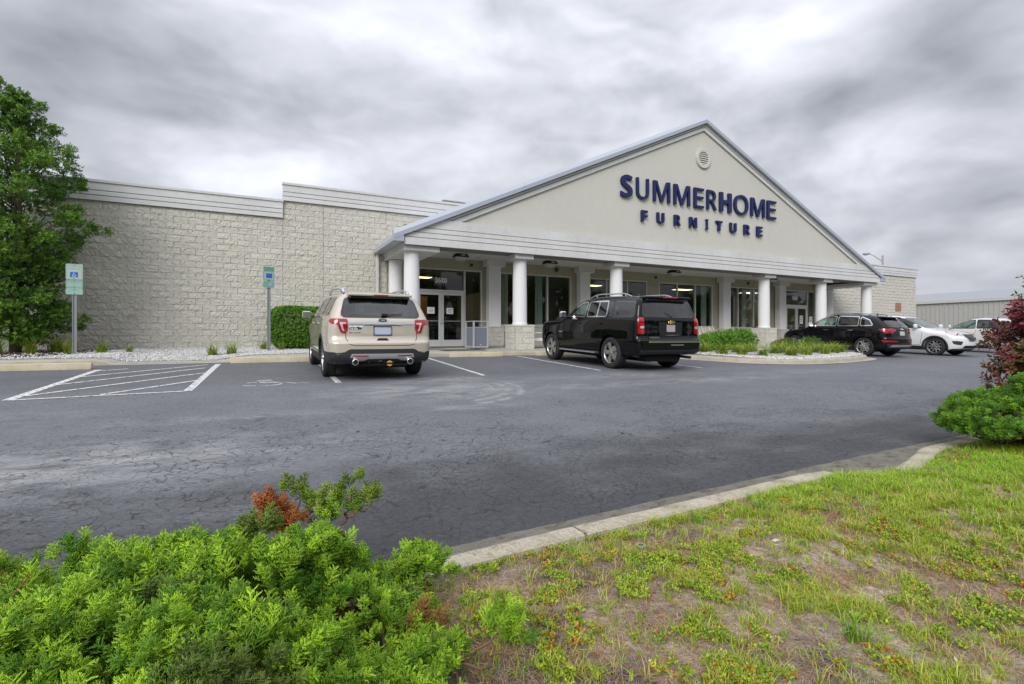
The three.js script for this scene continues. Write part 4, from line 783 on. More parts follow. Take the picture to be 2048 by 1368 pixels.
function addWheels(car, S, spec) {
  const { r = S.tyre, w = 0.245, rim = 0.25, n = 5, style = 'broad', mat = MC.alloy } = spec, tg = tyreGeo(r, w, rim), rg = rimGeo(rim, w, n, style);
  const inner = merge([cyl(rim * 0.95, rim * 0.95, w * 0.7, 40, true).rotateZ(Math.PI / 2), cyl(rim * 0.93, rim * 0.93, 0.01, 32).rotateZ(Math.PI / 2)]), disc = merge([cyl(0.165, 0.165, 0.024, 36).rotateZ(Math.PI / 2).translate(0.03, 0, 0), cyl(0.07, 0.07, 0.05, 20).rotateZ(Math.PI / 2).translate(0.04, 0, 0)]);
  for (const [l, s, st] of [[S.lr, -1, 0], [S.lr, 1, 0], [S.lr + S.wb, -1, S.steer ?? 0], [S.lr + S.wb, 1, S.steer ?? 0]]) {
    const wh = part(car, 'wheel', inner, MC.under, [s * (S.track / 2), r, S.lr - l], [0, (s < 0 ? Math.PI : 0) + st, 0]);
    part(wh, 'tyre', tg, MC.rubber); part(wh, 'rim', rg, mat); part(wh, 'brake_disc', disc, MC.silver);
  }
}
const plateTex = (base, tint) => canvasTex(128, 64, (c, w, h) => { c.fillStyle = base; c.fillRect(0, 0, w, h); const g = rng(3); for (let i = 0; i < 40; i++) { c.fillStyle = tint; c.globalAlpha = 0.05; c.beginPath(); c.arc(g() * w * 0.8 + w * 0.1, g() * h * 0.6 + h * 0.2, 10, 0, 7); c.fill(); } });
function ellipse(rx, ry, depth, n = 32) { const s = new THREE.Shape(); s.absellipse(0, 0, rx, ry, 0, 2 * Math.PI); return new THREE.ExtrudeGeometry(s, { depth, bevelEnabled: true, bevelSize: 0.003, bevelThickness: 0.003, bevelSegments: 1, curveSegments: n }); }
// everything that all cars share
function makeCar(S, name, label, u, p, turn, y = GY(p)) {
  const shape = carShape(S), car = thing(name, label, S.category ?? 'car', [u, y, -p], turn);
  car.rotation.order = 'YXZ'; car.rotation.x = (turn > 1 ? -1 : 1) * Math.atan(S.flat ? 0 : SLOPE);
  const body = part(car, 'body', bodyGeo(S, shape), S.paint);
  const add = (nm, view, outline, off, mat, o, parent = car) => part(parent, nm, panel(S, shape, view, outline, off, o), mat);
  const both = (nm, outline, off, mat, o) => [add(nm, 'L', outline, off, mat, o), add(nm, 'R', outline, off, mat, o)];
  const glass = [S.frontGlass ?? MC.clear, S.rearTint ?? MC.privacy, S.rearTint ?? MC.privacy];
  S.side.forEach((q, i) => { const r = rounded(q, 0.05); both('window', grow(r, 0.012), 0.003, glass[i], { thick: 0 }); both('window_trim', grow(r, 0.024), 0.006, S.trim?.[i] ?? MC.gloss, { holes: [grow(r, -0.008)], thick: 0.016 }); });
  { const r = rounded(S.rearGlass, 0.07); add('rear_window', 'rear', grow(r, 0.015), 0.003, S.rearTint ?? MC.privacy, { thick: 0, deep: 0.9 }); add('window_trim', 'rear', grow(r, 0.03), 0.006, MC.gloss, { holes: [grow(r, -0.012)], thick: 0.016, deep: 0.9 }); }
  { const r = rounded(S.screen, 0.07); add('windscreen', 'front', grow(r, 0.015), 0.003, MC.clear, { thick: 0, deep: 3.2 }); add('window_trim', 'front', grow(r, 0.03), 0.006, MC.gloss, { holes: [grow(r, -0.012)], thick: 0.016, deep: 3.2 }); }
  for (const x of [S.lr, S.lr + S.wb]) both('wheel_arch', [...arc(x, S.tyre, S.arch + S.lip, -18, 198), ...arc(x, S.tyre, S.arch - 0.012, 198, -18)], 0.008, S.archMat ?? S.paint, { thick: 0.05 });
  for (const q of S.seams) both('door_seam', band(q, 0.011), 0.0015, MC.gap, { thick: 0 });
  for (const q of S.rearSeams ?? []) add('tailgate_seam', 'rear', band(q, 0.011), 0.0015, MC.gap, { thick: 0 });
  for (const q of S.frontSeams ?? []) add('bonnet_seam', 'front', band(q, 0.011), 0.0015, MC.gap, { thick: 0 });
  for (const [l, yy] of S.handles) both('door_handle', rounded([[l - 0.10, yy - 0.014], [l + 0.10, yy - 0.018], [l + 0.10, yy + 0.016], [l - 0.10, yy + 0.018]], 0.014), 0.030, S.handleMat ?? S.paint, { thick: 0.03 });
  for (const s of [-1, 1]) {
    const m = part(car, 'mirror', new RoundedBoxGeometry(0.20, 0.17, 0.12, 4, 0.05), S.mirrorMat ?? S.paint, [s * (S.mirror[2] ?? 1.08), S.mirror[1], S.lr - S.mirror[0]], [0, s * 0.12, 0]);
    part(m, 'mirror_glass', new THREE.PlaneGeometry(0.16, 0.125), MC.chrome, [0, 0, 0.0605]);
    part(m, 'mirror_arm', box(Math.min(0, -s * 0.16), Math.max(0, -s * 0.16), -0.075, -0.045, -0.03, 0.03, 0.01), MC.plastic);
  }
  for (const s of [-1, 1]) if (S.rails) { const pts = S.rails.map(([l, yy, w]) => [s * w, yy, S.lr - l]); part(car, 'roof_rail', [tube(pts, 0.018, 8), ...[pts[1], pts[pts.length - 2]].map((q) => bar(q, [q[0], q[1] - 0.06, q[2]], 0.022))], S.railMat ?? MC.plastic); }
  // cabin
  part(car, 'dashboard', box(-0.72, 0.72, 0.8, S.belt - 0.06, S.lr - S.dash + 0.02, S.lr - S.dash + 0.35, 0.06), MC.seat);
  const sh0 = S.seatMat ?? MC.seat;
  for (const [l, ws] of [[S.dash - 1.15, [-0.38, 0.38]], [S.dash - 2.05, [-0.42, 0.0, 0.42]]]) for (const w of ws) part(car, 'seat', [box(w - 0.23, w + 0.23, 0.55, 0.78, S.lr - l - 0.45, S.lr - l, 0.05), box(w - 0.22, w + 0.22, 0.75, S.belt + 0.08, S.lr - l - 0.02, S.lr - l + 0.13, 0.05), box(w - 0.12, w + 0.12, S.belt + 0.10, S.belt + 0.27, S.lr - l + 0.03, S.lr - l + 0.11, 0.04)], sh0);
  part(car, 'steering_wheel', new THREE.TorusGeometry(0.18, 0.016, 8, 28), MC.plastic, [-0.38, S.belt - 0.06, S.lr - S.dash + 0.45], [-0.4, 0, 0]);
  part(car, 'chassis', [box(-0.5, 0.5, 0.22, 0.36, S.lr - S.L + 0.4, S.lr - 0.35), bar([-S.track / 2, S.tyre, 0], [S.track / 2, S.tyre, 0], 0.05), bar([-S.track / 2, S.tyre, -S.wb], [S.track / 2, S.tyre, -S.wb], 0.05)], MC.under);
  addWheels(car, S, S.wheels);
  return { car, body, shape, add, both, S, at: (w, y2, l) => [w, y2, S.lr - l] };
}

const carPaint = (r, g, b, metal = 0.35, rough = 0.32) => phys(r, g, b, rough, { metalness: metal, specularIntensity: r < 0.1 ? 0 : 1, clearcoat: r < 0.1 ? 0.75 : 1, clearcoatRoughness: 0.02 });
const decal = (car, name, tex, w, h, pos, rot = [0, 0, 0], o = {}) => part(car, name, new THREE.PlaneGeometry(w, h), std(1, 1, 1, 0.5, { map: tex, ...o }), pos, rot);
// a panel whose texture spans its own outline in rear view
function mapUV(mesh, w0, w1, y0, y1) { const a = mesh.geometry.attributes.uv; for (let i = 0; i < a.count; i++) a.setXY(i, (a.getX(i) - w0) / (w1 - w0), (a.getY(i) - y0) / (y1 - y0)); return mesh; }

// ---- beige three row car, tail towards us
{
  const paint = carPaint(0.52, 0.47, 0.385, 0.25, 0.36);
  const S = {
    L: 5.04, H: 1.75, lr: 1.12, wb: 2.86, tyre: 0.385, track: 1.70, arch: 0.425, lip: 0.05, belt: 1.18, dash: 3.5, crown: 0.05, rk: 0.12, fk: 0.35, paint, steer: 0.0,
    top: [[0, 1.66], [0.4, 1.645], [0.9, 1.70], [1.6, 1.735], [2.4, 1.73], [2.85, 1.67], [3.1, 1.575], [3.75, 1.20], [3.95, 1.15], [4.5, 1.07], [4.9, 0.97], [5.04, 0.88]],
    bot: [[0, 0.36], [0.5, 0.30], [1.2, 0.24], [3.9, 0.22], [4.6, 0.22], [5.04, 0.30]],
    plan: [[0, 0.90], [0.15, 0.945], [0.5, 0.985], [1.1, 1.0], [3.9, 1.0], [4.4, 0.97], [4.8, 0.87], [5.04, 0.72]],
    section: [[0.2, 0.07], [0.45, 0.02], [0.72, 0.0], [0.98, 0.008], [1.08, 0.022], [1.18, 0.055], [1.4, 0.155], [1.62, 0.27], [1.75, 0.34]],
    rear: [[0.2, 0.14], [0.34, 0.03], [0.5, 0.0], [0.70, 0.0], [0.77, 0.05], [0.84, 0.075], [1.04, 0.085], [1.12, 0.105], [1.19, 0.15], [1.54, 0.36], [1.66, 0.43], [1.8, 0.5]],
    front: [[0.2, 4.86], [0.35, 4.98], [0.6, 5.04], [0.85, 5.0], [1.05, 4.88]],
    side: [[[3.40, 1.175], [2.62, 1.185], [2.62, 1.56], [2.92, 1.535], [3.28, 1.33]], [[2.52, 1.187], [1.54, 1.205], [1.60, 1.585], [2.52, 1.575]], [[1.42, 1.21], [0.52, 1.235], [0.70, 1.545], [1.46, 1.585]]],
    rearGlass: [[-0.72, 1.205], [0.72, 1.205], [0.63, 1.53], [-0.63, 1.53]], screen: [[-0.74, 1.23], [0.74, 1.23], [0.60, 1.58], [-0.60, 1.58]],
    seams: [[[2.57, 1.6], [2.57, 1.2], [2.60, 0.9], [2.60, 0.50]], [[1.50, 1.58], [1.46, 1.2], [1.48, 0.95], [1.60, 0.78], [1.66, 0.6], [1.66, 0.5]], [[3.52, 1.15], [3.55, 0.9], [3.50, 0.5]], [[3.50, 0.49], [1.66, 0.49]]],
    rearSeams: [[[-0.69, 1.16], [-0.655, 1.0], [-0.66, 0.80], [-0.60, 0.69], [-0.5, 0.665], [0.5, 0.665], [0.60, 0.69], [0.66, 0.80], [0.655, 1.0], [0.69, 1.16]]],
    handles: [[1.86, 1.045], [2.98, 1.035]], mirror: [3.30, 1.23, 1.10], rails: [[0.66, 1.64, 0.62], [0.92, 1.725, 0.64], [1.6, 1.762, 0.66], [2.3, 1.75, 0.66], [2.66, 1.66, 0.65]], railMat: MC.silver,
    archMat: MC.plastic, handleMat: MC.chrome, trim: [MC.gloss, MC.gloss, MC.gloss], wheels: { rim: 0.262, n: 5, style: 'twin', mat: MC.alloy },
  };
  const k = makeCar(S, 'parked_car', 'beige family car with red tail lights and tow hitch, parked nose to the wall', 2.22, 10.83, -1.1 * D2R);
  const { car, add, both } = k, sym = (nm, pts, off, mat, o) => [add(nm, 'rear', pts, off, mat, o), add(nm, 'rear', flipW(pts), off, mat, o)];
  part(car, 'spoiler', [box(-0.60, 0.60, 1.585, 1.635, S.lr - 0.62, S.lr - 0.235, 0.022)], paint, [0, 0, 0], [0.0, 0, 0]);
  part(car, 'spoiler_underside', box(-0.56, 0.56, 1.545, 1.583, S.lr - 0.50, S.lr - 0.285, 0.01), MC.gloss);
  part(car, 'brake_light', box(-0.14, 0.14, 1.592, 1.622, S.lr - 0.26, S.lr - 0.229, 0.008), MC.red);
  for (const s of [-1, 1]) part(car, 'rail_end', new RoundedBoxGeometry(0.05, 0.05, 0.16, 3, 0.02), MC.chrome, [s * 0.625, 1.70, S.lr - 0.74], [0.5, 0, 0]);
  sym('tail_light', rounded([[-0.625, 1.14], [-0.85, 1.15], [-0.83, 1.06], [-0.795, 1.04], [-0.75, 0.90], [-0.665, 0.885], [-0.625, 0.96]], 0.025), 0.016, MC.red, { thick: 0.03, deep: 0.24 });
  sym('tail_light_lens', rounded([[-0.65, 1.085], [-0.765, 1.092], [-0.735, 0.99], [-0.705, 0.93], [-0.68, 0.93], [-0.70, 0.99], [-0.715, 1.062], [-0.65, 1.06]], 0.012), 0.019, MC.lens, { thick: 0.006 });
  both('tail_light', rounded([[0.15, 1.148], [0.27, 1.15], [0.28, 1.10], [0.21, 1.06], [0.15, 1.05]], 0.015), 0.014, MC.red, { thick: 0.03 });
  add('chrome_bar', 'rear', rounded([[-0.61, 1.06], [-0.36, 1.058], [-0.33, 1.04], [0.33, 1.04], [0.36, 1.058], [0.61, 1.06], [0.61, 1.095], [-0.61, 1.095]], 0.008), 0.016, MC.chrome, { thick: 0.02 });
  add('tailgate_recess', 'rear', rounded([[-0.33, 1.03], [-0.43, 0.86], [0.43, 0.86], [0.33, 1.03]], 0.02), 0.004, paint, { thick: 0.01 });
  const pl = add('licence_plate', 'rear', rounded([[-0.155, 0.865], [0.155, 0.865], [0.155, 1.01], [-0.155, 1.01]], 0.012), 0.014, std(1, 1, 1, 0.5, { map: plateTex('#a9b2c8', '#d9b9c8') })); mapUV(pl, -0.155, 0.155, 0.865, 1.01);
  add('plate_frame', 'rear', rounded([[-0.172, 0.85], [0.172, 0.85], [0.172, 1.025], [-0.172, 1.025]], 0.015), 0.018, MC.chrome, { holes: [rounded([[-0.15, 0.87], [0.15, 0.87], [0.15, 1.005], [-0.15, 1.005]], 0.01)], thick: 0.008 });
  const em = part(car, 'emblem', ellipse(0.078, 0.030, 0.01), phys(0.01, 0.018, 0.06, 0.2, { clearcoat: 1 }), k.at(0, 1.135, 0.095), [-0.25, 0, 0]);
  part(em, 'emblem_ring', new THREE.TorusGeometry(1, 0.05, 6, 40).scale(0.08, 0.031, 0.1), MC.chrome, [0, 0, 0.012]);
  decal(em, 'emblem_script', canvasTex(128, 48, (c, w, h) => { c.fillStyle = '#0b1533'; c.fillRect(0, 0, w, h); c.fillStyle = '#e8e8ee'; c.font = 'italic bold 40px serif'; c.textAlign = 'center'; c.fillText('Ford', w / 2, 37); }), 0.10, 0.036, [0, 0, 0.0145]);
  const stk = add('bumper_sticker', 'rear', [[-0.60, 0.955], [-0.37, 0.955], [-0.37, 1.02], [-0.60, 1.02]], 0.006, std(1, 1, 1, 0.6, { map: canvasTex(256, 72, (c, w, h) => { c.fillStyle = '#e9ecea'; c.fillRect(0, 0, w, h); c.fillStyle = '#12351f'; c.beginPath(); c.moveTo(4, h - 4); c.lineTo(4, 20); c.lineTo(60, 6); c.lineTo(110, 22); c.lineTo(170, 8); c.lineTo(250, 26); c.lineTo(250, h - 4); c.fill(); c.fillStyle = '#f2f5f2'; c.font = 'bold 56px sans-serif'; c.fillText('14', 16, 62); c.font = 'bold 40px sans-serif'; c.fillText('ERS', 96, 60); }) })); mapUV(stk, -0.60, -0.37, 0.955, 1.02);
  add('model_script', 'rear', [[-0.60, 0.895], [-0.40, 0.897], [-0.40, 0.912], [-0.60, 0.910]], 0.006, MC.chrome, { thick: 0.006 });
  add('tailgate_handle', 'rear', rounded([[-0.12, 0.755], [0.12, 0.755], [0.08, 0.80], [-0.08, 0.80]], 0.02), 0.003, MC.gap, { thick: 0.004 });
  const lb = grow([[-0.93, 0.30], [0.93, 0.30], [0.93, 0.53], [0.70, 0.535], [0.60, 0.60], [-0.60, 0.60], [-0.70, 0.535], [-0.93, 0.53]], 0); add('lower_bumper', 'rear', rounded(lb, 0.03), 0.008, MC.plastic, { thick: 0.03 });
  both('lower_bumper', rounded([[0.02, 0.32], [0.60, 0.30], [0.62, 0.54], [0.02, 0.545]], 0.03), 0.008, MC.plastic, { thick: 0.03 });
  both('sill_cladding', rounded([[1.62, 0.24], [3.46, 0.24], [3.46, 0.44], [1.62, 0.44]], 0.03), 0.012, MC.plastic, { thick: 0.03 });
  both('sill_chrome', [[1.66, 0.455], [3.44, 0.455], [3.44, 0.475], [1.66, 0.475]], 0.014, MC.chrome, { thick: 0.02 });
  add('skid_plate', 'rear', rounded([[-0.62, 0.38], [-0.34, 0.395], [-0.28, 0.425], [0.28, 0.425], [0.34, 0.395], [0.62, 0.38], [0.565, 0.515], [-0.565, 0.515]], 0.02), 0.018, MC.silver, { thick: 0.03 });
  sym('reflector', [[-0.53, 0.468], [-0.27, 0.468], [-0.27, 0.485], [-0.54, 0.488]], 0.024, MC.red, { thick: 0.012 });
  for (const s of [-1, 1]) { const e = part(car, 'exhaust_tip', new THREE.LatheGeometry([[0.045, 0], [0.058, 0], [0.062, 0.02], [0.062, 0.16], [0.052, 0.16], [0.046, 0.01]].map((q) => new THREE.Vector2(...q)), 28).rotateX(-Math.PI / 2), MC.chrome, k.at(s * 0.505, 0.365, -0.03)); part(e, 'exhaust_bore', new THREE.CircleGeometry(0.05, 24), MC.under, [0, 0, -0.02]); }
  part(car, 'tow_bar', [bar(k.at(-0.5, 0.30, 0.16), k.at(0.5, 0.30, 0.16), 0.035), box(0.07, 0.15, 0.29, 0.36, S.lr - 0.3, S.lr + 0.02, 0.01)], MC.under);
  const hc = part(car, 'hitch_cover', new THREE.CylinderGeometry(0.055, 0.055, 0.012, 8).rotateX(Math.PI / 2), phys(0.62, 0.30, 0.05, 0.4, { clearcoat: 0.6 }), k.at(0.11, 0.335, -0.04));
  part(hc, 'hitch_bar', box(-0.068, 0.068, -0.017, 0.017, 0.004, 0.012, 0.004), MC.gloss);
  part(car, 'wiper', [bar(k.at(0.02, 1.235, 0.135), k.at(0.40, 1.262, 0.165), 0.014, 0.006), box(-0.01, 0.10, 1.215, 1.262, S.lr - 0.15, S.lr - 0.12, 0.01)], MC.gloss);
  both('window_sticker', [[0.62, 1.265], [0.70, 1.265], [0.70, 1.325], [0.62, 1.325]], 0.006, std(0.55, 0.30, 0.25, 0.6), { thick: 0 });
}
// ---- black full size car, seen on its left rear corner
{
  const paint = carPaint(0.003, 0.003, 0.0036, 0, 0.5);
  const S = {
    L: 5.18, H: 1.87, lr: 1.15, wb: 2.946, tyre: 0.40, track: 1.745, arch: 0.46, lip: 0.03, belt: 1.30, dash: 3.4, crown: 0.05, rk: 0.07, fk: 0.34, rTop: 0.15, rRear: 0.10, paint,
    top: [[0, 1.79], [0.4, 1.80], [0.9, 1.85], [2.0, 1.865], [2.55, 1.83], [2.85, 1.745], [3.5, 1.33], [3.7, 1.27], [4.6, 1.21], [5.0, 1.14], [5.18, 1.06]],
    bot: [[0, 0.45], [0.5, 0.36], [1.2, 0.30], [4.0, 0.30], [4.8, 0.28], [5.18, 0.36]],
    plan: [[0, 0.955], [0.12, 0.985], [0.5, 1.01], [1.2, 1.02], [4.2, 1.02], [4.6, 0.99], [4.95, 0.88], [5.18, 0.66]],
    section: [[0.25, 0.07], [0.5, 0.02], [0.80, 0.0], [1.08, 0.012], [1.22, 0.03], [1.30, 0.06], [1.5, 0.125], [1.75, 0.225], [1.87, 0.29]],
    rear: [[0.3, 0.14], [0.42, 0.03], [0.55, 0.0], [0.74, 0.0], [0.79, 0.06], [0.86, 0.085], [1.22, 0.10], [1.31, 0.14], [1.70, 0.275], [1.8, 0.32], [1.9, 0.36]],
    front: [[0.3, 5.0], [0.45, 5.15], [0.7, 5.18], [1.0, 5.14], [1.2, 5.04]],
    side: [[[3.22, 1.315], [2.36, 1.315], [2.38, 1.69], [2.60, 1.68], [2.80, 1.60]], [[2.26, 1.315], [1.40, 1.315], [1.46, 1.695], [2.28, 1.70]], [[1.12, 1.315], [0.30, 1.315], [0.40, 1.665], [1.16, 1.685]]],
    rearGlass: [[-0.78, 1.325], [0.78, 1.325], [0.68, 1.67], [-0.68, 1.67]], screen: [[-0.80, 1.36], [0.80, 1.36], [0.66, 1.68], [-0.66, 1.68]],
    seams: [[[2.31, 1.72], [2.31, 1.3], [2.36, 0.95], [2.36, 0.48]], [[1.36, 1.70], [1.33, 1.3], [1.36, 1.05], [1.52, 0.88], [1.60, 0.68], [1.60, 0.48]], [[3.36, 1.27], [3.40, 0.95], [3.38, 0.48]], [[3.38, 0.48], [1.6, 0.48]]],
    rearSeams: [[[-0.80, 1.30], [-0.70, 1.2], [-0.69, 0.82], [-0.66, 0.78], [0.66, 0.78], [0.69, 0.82], [0.70, 1.2], [0.80, 1.30]]],
    handles: [[1.62, 1.12], [2.62, 1.12]], mirror: [3.22, 1.37, 1.14], rails: [[0.72, 1.80, 0.66], [0.98, 1.878, 0.67], [1.6, 1.895, 0.68], [2.2, 1.885, 0.68], [2.55, 1.80, 0.67]], railMat: MC.silver, mirrorMat: MC.chrome,
    trim: [MC.chrome, MC.chrome, MC.gloss], wheels: { w: 0.27, rim: 0.262, n: 5, style: 'broad', mat: phys(0.5, 0.49, 0.47, 0.3, { metalness: 0.9 }) },
  };
  const k = makeCar(S, 'parked_car', 'large black car with five spoke silver wheels parked in front of the middle windows', 9.05, 10.5, -1.2 * D2R);
  const { car, add, both } = k, sym = (nm, pts, off, mat, o) => [add(nm, 'rear', pts, off, mat, o), add(nm, 'rear', flipW(pts), off, mat, o)];
  part(car, 'spoiler', box(-0.66, 0.66, 1.745, 1.80, S.lr - 0.50, S.lr - 0.13, 0.025), paint);
  part(car, 'spoiler_underside', box(-0.62, 0.62, 1.70, 1.743, S.lr - 0.40, S.lr - 0.19, 0.012), MC.gloss);
  part(car, 'brake_light', box(-0.22, 0.22, 1.762, 1.788, S.lr - 0.15, S.lr - 0.124, 0.008), MC.red);
  sym('tail_light', rounded([[-0.785, 1.285], [-0.93, 1.285], [-0.95, 0.90], [-0.785, 0.90]], 0.025), 0.018, MC.red, { thick: 0.03, deep: 0.19 });
  sym('tail_light_lens', rounded([[-0.79, 1.085], [-0.89, 1.085], [-0.89, 1.035], [-0.79, 1.035]], 0.01), 0.021, MC.lens, { thick: 0.006, deep: 0.19 });
  both('window_divider', [[1.79, 1.31], [1.825, 1.31], [1.855, 1.705], [1.82, 1.705]], 0.008, MC.chrome, { thick: 0.01 });
  both('window_pillar', [[1.17, 1.31], [1.35, 1.31], [1.41, 1.70], [1.21, 1.69]], 0.004, MC.gloss, { thick: 0.005 });
  add('plate_recess', 'rear', rounded([[-0.37, 0.87], [0.37, 0.87], [0.39, 1.215], [-0.39, 1.215]], 0.05), 0.003, MC.gap, { thick: 0.004 });
  add('recess_frame', 'rear', rounded([[-0.385, 0.855], [0.385, 0.855], [0.41, 1.235], [-0.41, 1.235]], 0.06), 0.012, paint, { holes: [rounded([[-0.355, 0.885], [0.355, 0.885], [0.375, 1.20], [-0.375, 1.20]], 0.04)], thick: 0.016 });
  add('recess_chrome', 'rear', [[-0.33, 0.865], [0.33, 0.865], [0.33, 0.882], [-0.33, 0.882]], 0.015, MC.chrome, { thick: 0.01 });
  const pl = add('licence_plate', 'rear', rounded([[-0.13, 0.955], [0.13, 0.955], [0.13, 1.125], [-0.13, 1.125]], 0.012), 0.012, std(1, 1, 1, 0.5, { map: plateTex('#a89a9e', '#c7b3b8') })); mapUV(pl, -0.13, 0.13, 0.955, 1.125);
  const bow = new THREE.Shape([[-0.105, -0.018], [-0.04, -0.018], [-0.045, -0.033], [0.035, -0.033], [0.04, -0.018], [0.095, -0.018], [0.105, 0.018], [0.04, 0.018], [0.045, 0.033], [-0.035, 0.033], [-0.04, 0.018], [-0.095, 0.018]].map((q) => new THREE.Vector2(...q)));
  part(car, 'emblem', new THREE.ExtrudeGeometry(bow, { depth: 0.012, bevelEnabled: true, bevelSize: 0.004, bevelThickness: 0.004, bevelSegments: 1 }), phys(0.62, 0.45, 0.16, 0.25, { metalness: 0.8 }), k.at(0, 1.185, 0.07), [-0.06, 0, 0]);
  part(car, 'model_script', fit('TAHOE', fontB, -0.66, -0.38, 0.80, 0.838, 0.006), MC.chrome, [0, 0, S.lr - 0.055], [0, -0.02, 0]);
  add('bumper_step', 'rear', rounded([[-0.72, 0.70], [0.92, 0.70], [0.92, 0.735], [-0.72, 0.735]], 0.01), 0.014, MC.chrome, { thick: 0.014 });
  add('bumper_step_pad', 'rear', rounded([[-0.72, 0.742], [0.92, 0.742], [0.90, 0.765], [-0.70, 0.765]], 0.008), 0.010, MC.plastic, { thick: 0.014 });
  add('bumper_chrome', 'rear', [[-0.06, 0.635], [0.34, 0.635], [0.34, 0.65], [-0.06, 0.65]], 0.008, MC.silver, { thick: 0.01 });
  add('lower_bumper', 'rear', rounded([[-0.90, 0.40], [0.90, 0.40], [0.92, 0.52], [-0.92, 0.52]], 0.04), 0.006, MC.plastic, { thick: 0.02 });
  for (const s of [-1, 1]) { part(car, 'running_board', box(s * 1.0 - 0.09, s * 1.0 + 0.09, 0.345, 0.40, S.lr - 3.50, S.lr - 1.66, 0.02), phys(0.06, 0.06, 0.065, 0.45)); part(car, 'running_board_trim', box(s * 1.09 - 0.004, s * 1.09 + 0.006, 0.36, 0.385, S.lr - 3.46, S.lr - 1.70, 0.003), MC.silver); }
  both('side_script', [[3.42, 0.862], [3.62, 0.862], [3.62, 0.885], [3.42, 0.885]], 0.006, MC.chrome, { thick: 0.006 });
  both('body_crease', [[1.66, 0.585], [3.30, 0.585], [3.30, 0.60], [1.66, 0.60]], 0.006, paint, { thick: 0.012 });
  part(car, 'wiper', [bar(k.at(0.05, 1.325, 0.12), k.at(0.28, 1.42, 0.155), 0.010, 0.005), bar(k.at(0.03, 1.325, 0.12), k.at(-0.14, 1.43, 0.155), 0.008, 0.005)], MC.gloss);
  part(car, 'exhaust_tip', bar(k.at(0.62, 0.33, 0.06), k.at(0.60, 0.34, 0.55), 0.035, 0.035, 14), MC.under);
  part(car, 'exhaust_hanger', [tube([k.at(-0.62, 0.42, 0.9), k.at(-0.7, 0.36, 0.7), k.at(-0.55, 0.33, 0.55), k.at(-0.75, 0.34, 0.45)], 0.012)], MC.silver);
  part(car, 'shark_fin', new THREE.ConeGeometry(0.05, 0.14, 4).scale(0.5, 0.6, 1.6), paint, k.at(0, 1.89, 1.3), [-0.5, 0, 0]);
}
// ---- black crossover right of the planted island
const audi = {
  L: 4.63, H: 1.64, lr: 0.93, wb: 2.81, tyre: 0.365, track: 1.62, arch: 0.415, lip: 0.025, belt: 1.17, dash: 3.1, crown: 0.05, rk: 0.20, fk: 0.42, paint: carPaint(0.005, 0.0045, 0.006, 0, 0.5),
  top: [[0, 1.54], [0.5, 1.52], [0.85, 1.575], [1.5, 1.63], [2.1, 1.64], [2.45, 1.59], [2.75, 1.47], [3.35, 1.10], [3.5, 1.05], [4.1, 0.97], [4.45, 0.87], [4.63, 0.76]],
  bot: [[0, 0.34], [0.5, 0.27], [1.2, 0.22], [3.8, 0.21], [4.3, 0.20], [4.63, 0.28]],
  plan: [[0, 0.80], [0.15, 0.87], [0.5, 0.925], [1.0, 0.95], [3.6, 0.95], [4.1, 0.90], [4.45, 0.78], [4.63, 0.64]],
  section: [[0.2, 0.07], [0.42, 0.02], [0.65, 0.0], [0.88, 0.006], [1.06, 0.03], [1.17, 0.07], [1.38, 0.17], [1.58, 0.28], [1.65, 0.32]],
  rear: [[0.25, 0.12], [0.4, 0.02], [0.55, 0.0], [0.68, 0.0], [0.75, 0.03], [0.92, 0.06], [1.05, 0.085], [1.14, 0.14], [1.47, 0.47], [1.56, 0.55], [1.7, 0.62]],
  front: [[0.2, 4.45], [0.35, 4.58], [0.55, 4.63], [0.75, 4.60], [0.9, 4.5]],
  side: [[[3.12, 1.155], [2.04, 1.165], [2.10, 1.535], [2.42, 1.50], [2.72, 1.38]], [[1.95, 1.167], [1.18, 1.18], [1.24, 1.53], [2.01, 1.54]], [[1.09, 1.185], [0.66, 1.205], [0.82, 1.40], [1.15, 1.52]]],
  rearGlass: [[-0.63, 1.165], [0.63, 1.165], [0.54, 1.45], [-0.54, 1.45]], screen: [[-0.70, 1.14], [0.70, 1.14], [0.56, 1.50], [-0.56, 1.50]],
  seams: [[[2.0, 1.55], [1.99, 1.16], [2.03, 0.85], [2.03, 0.42]], [[1.17, 1.54], [1.12, 1.17], [1.16, 0.9], [1.36, 0.72], [1.42, 0.55], [1.42, 0.42]], [[3.18, 1.10], [3.2, 0.8], [3.14, 0.42]], [[3.14, 0.42], [1.42, 0.42]]],
  rearSeams: [[[-0.74, 1.12], [-0.76, 0.92], [-0.72, 0.70], [0.72, 0.70], [0.76, 0.92], [0.74, 1.12]]],
  handles: [[1.42, 0.99], [2.40, 0.985]], handleMat: MC.chrome, mirror: [3.02, 1.19, 1.03], mirrorMat: MC.silver, rails: [[0.75, 1.56, 0.57], [0.92, 1.63, 0.58], [1.5, 1.675, 0.60], [2.1, 1.675, 0.60], [2.45, 1.60, 0.59]], railMat: MC.chrome,
  trim: [MC.chrome, MC.chrome, MC.chrome], wheels: { rim: 0.245, n: 5, style: 'twin', mat: phys(0.62, 0.62, 0.64, 0.25, { metalness: 0.9 }) },
};
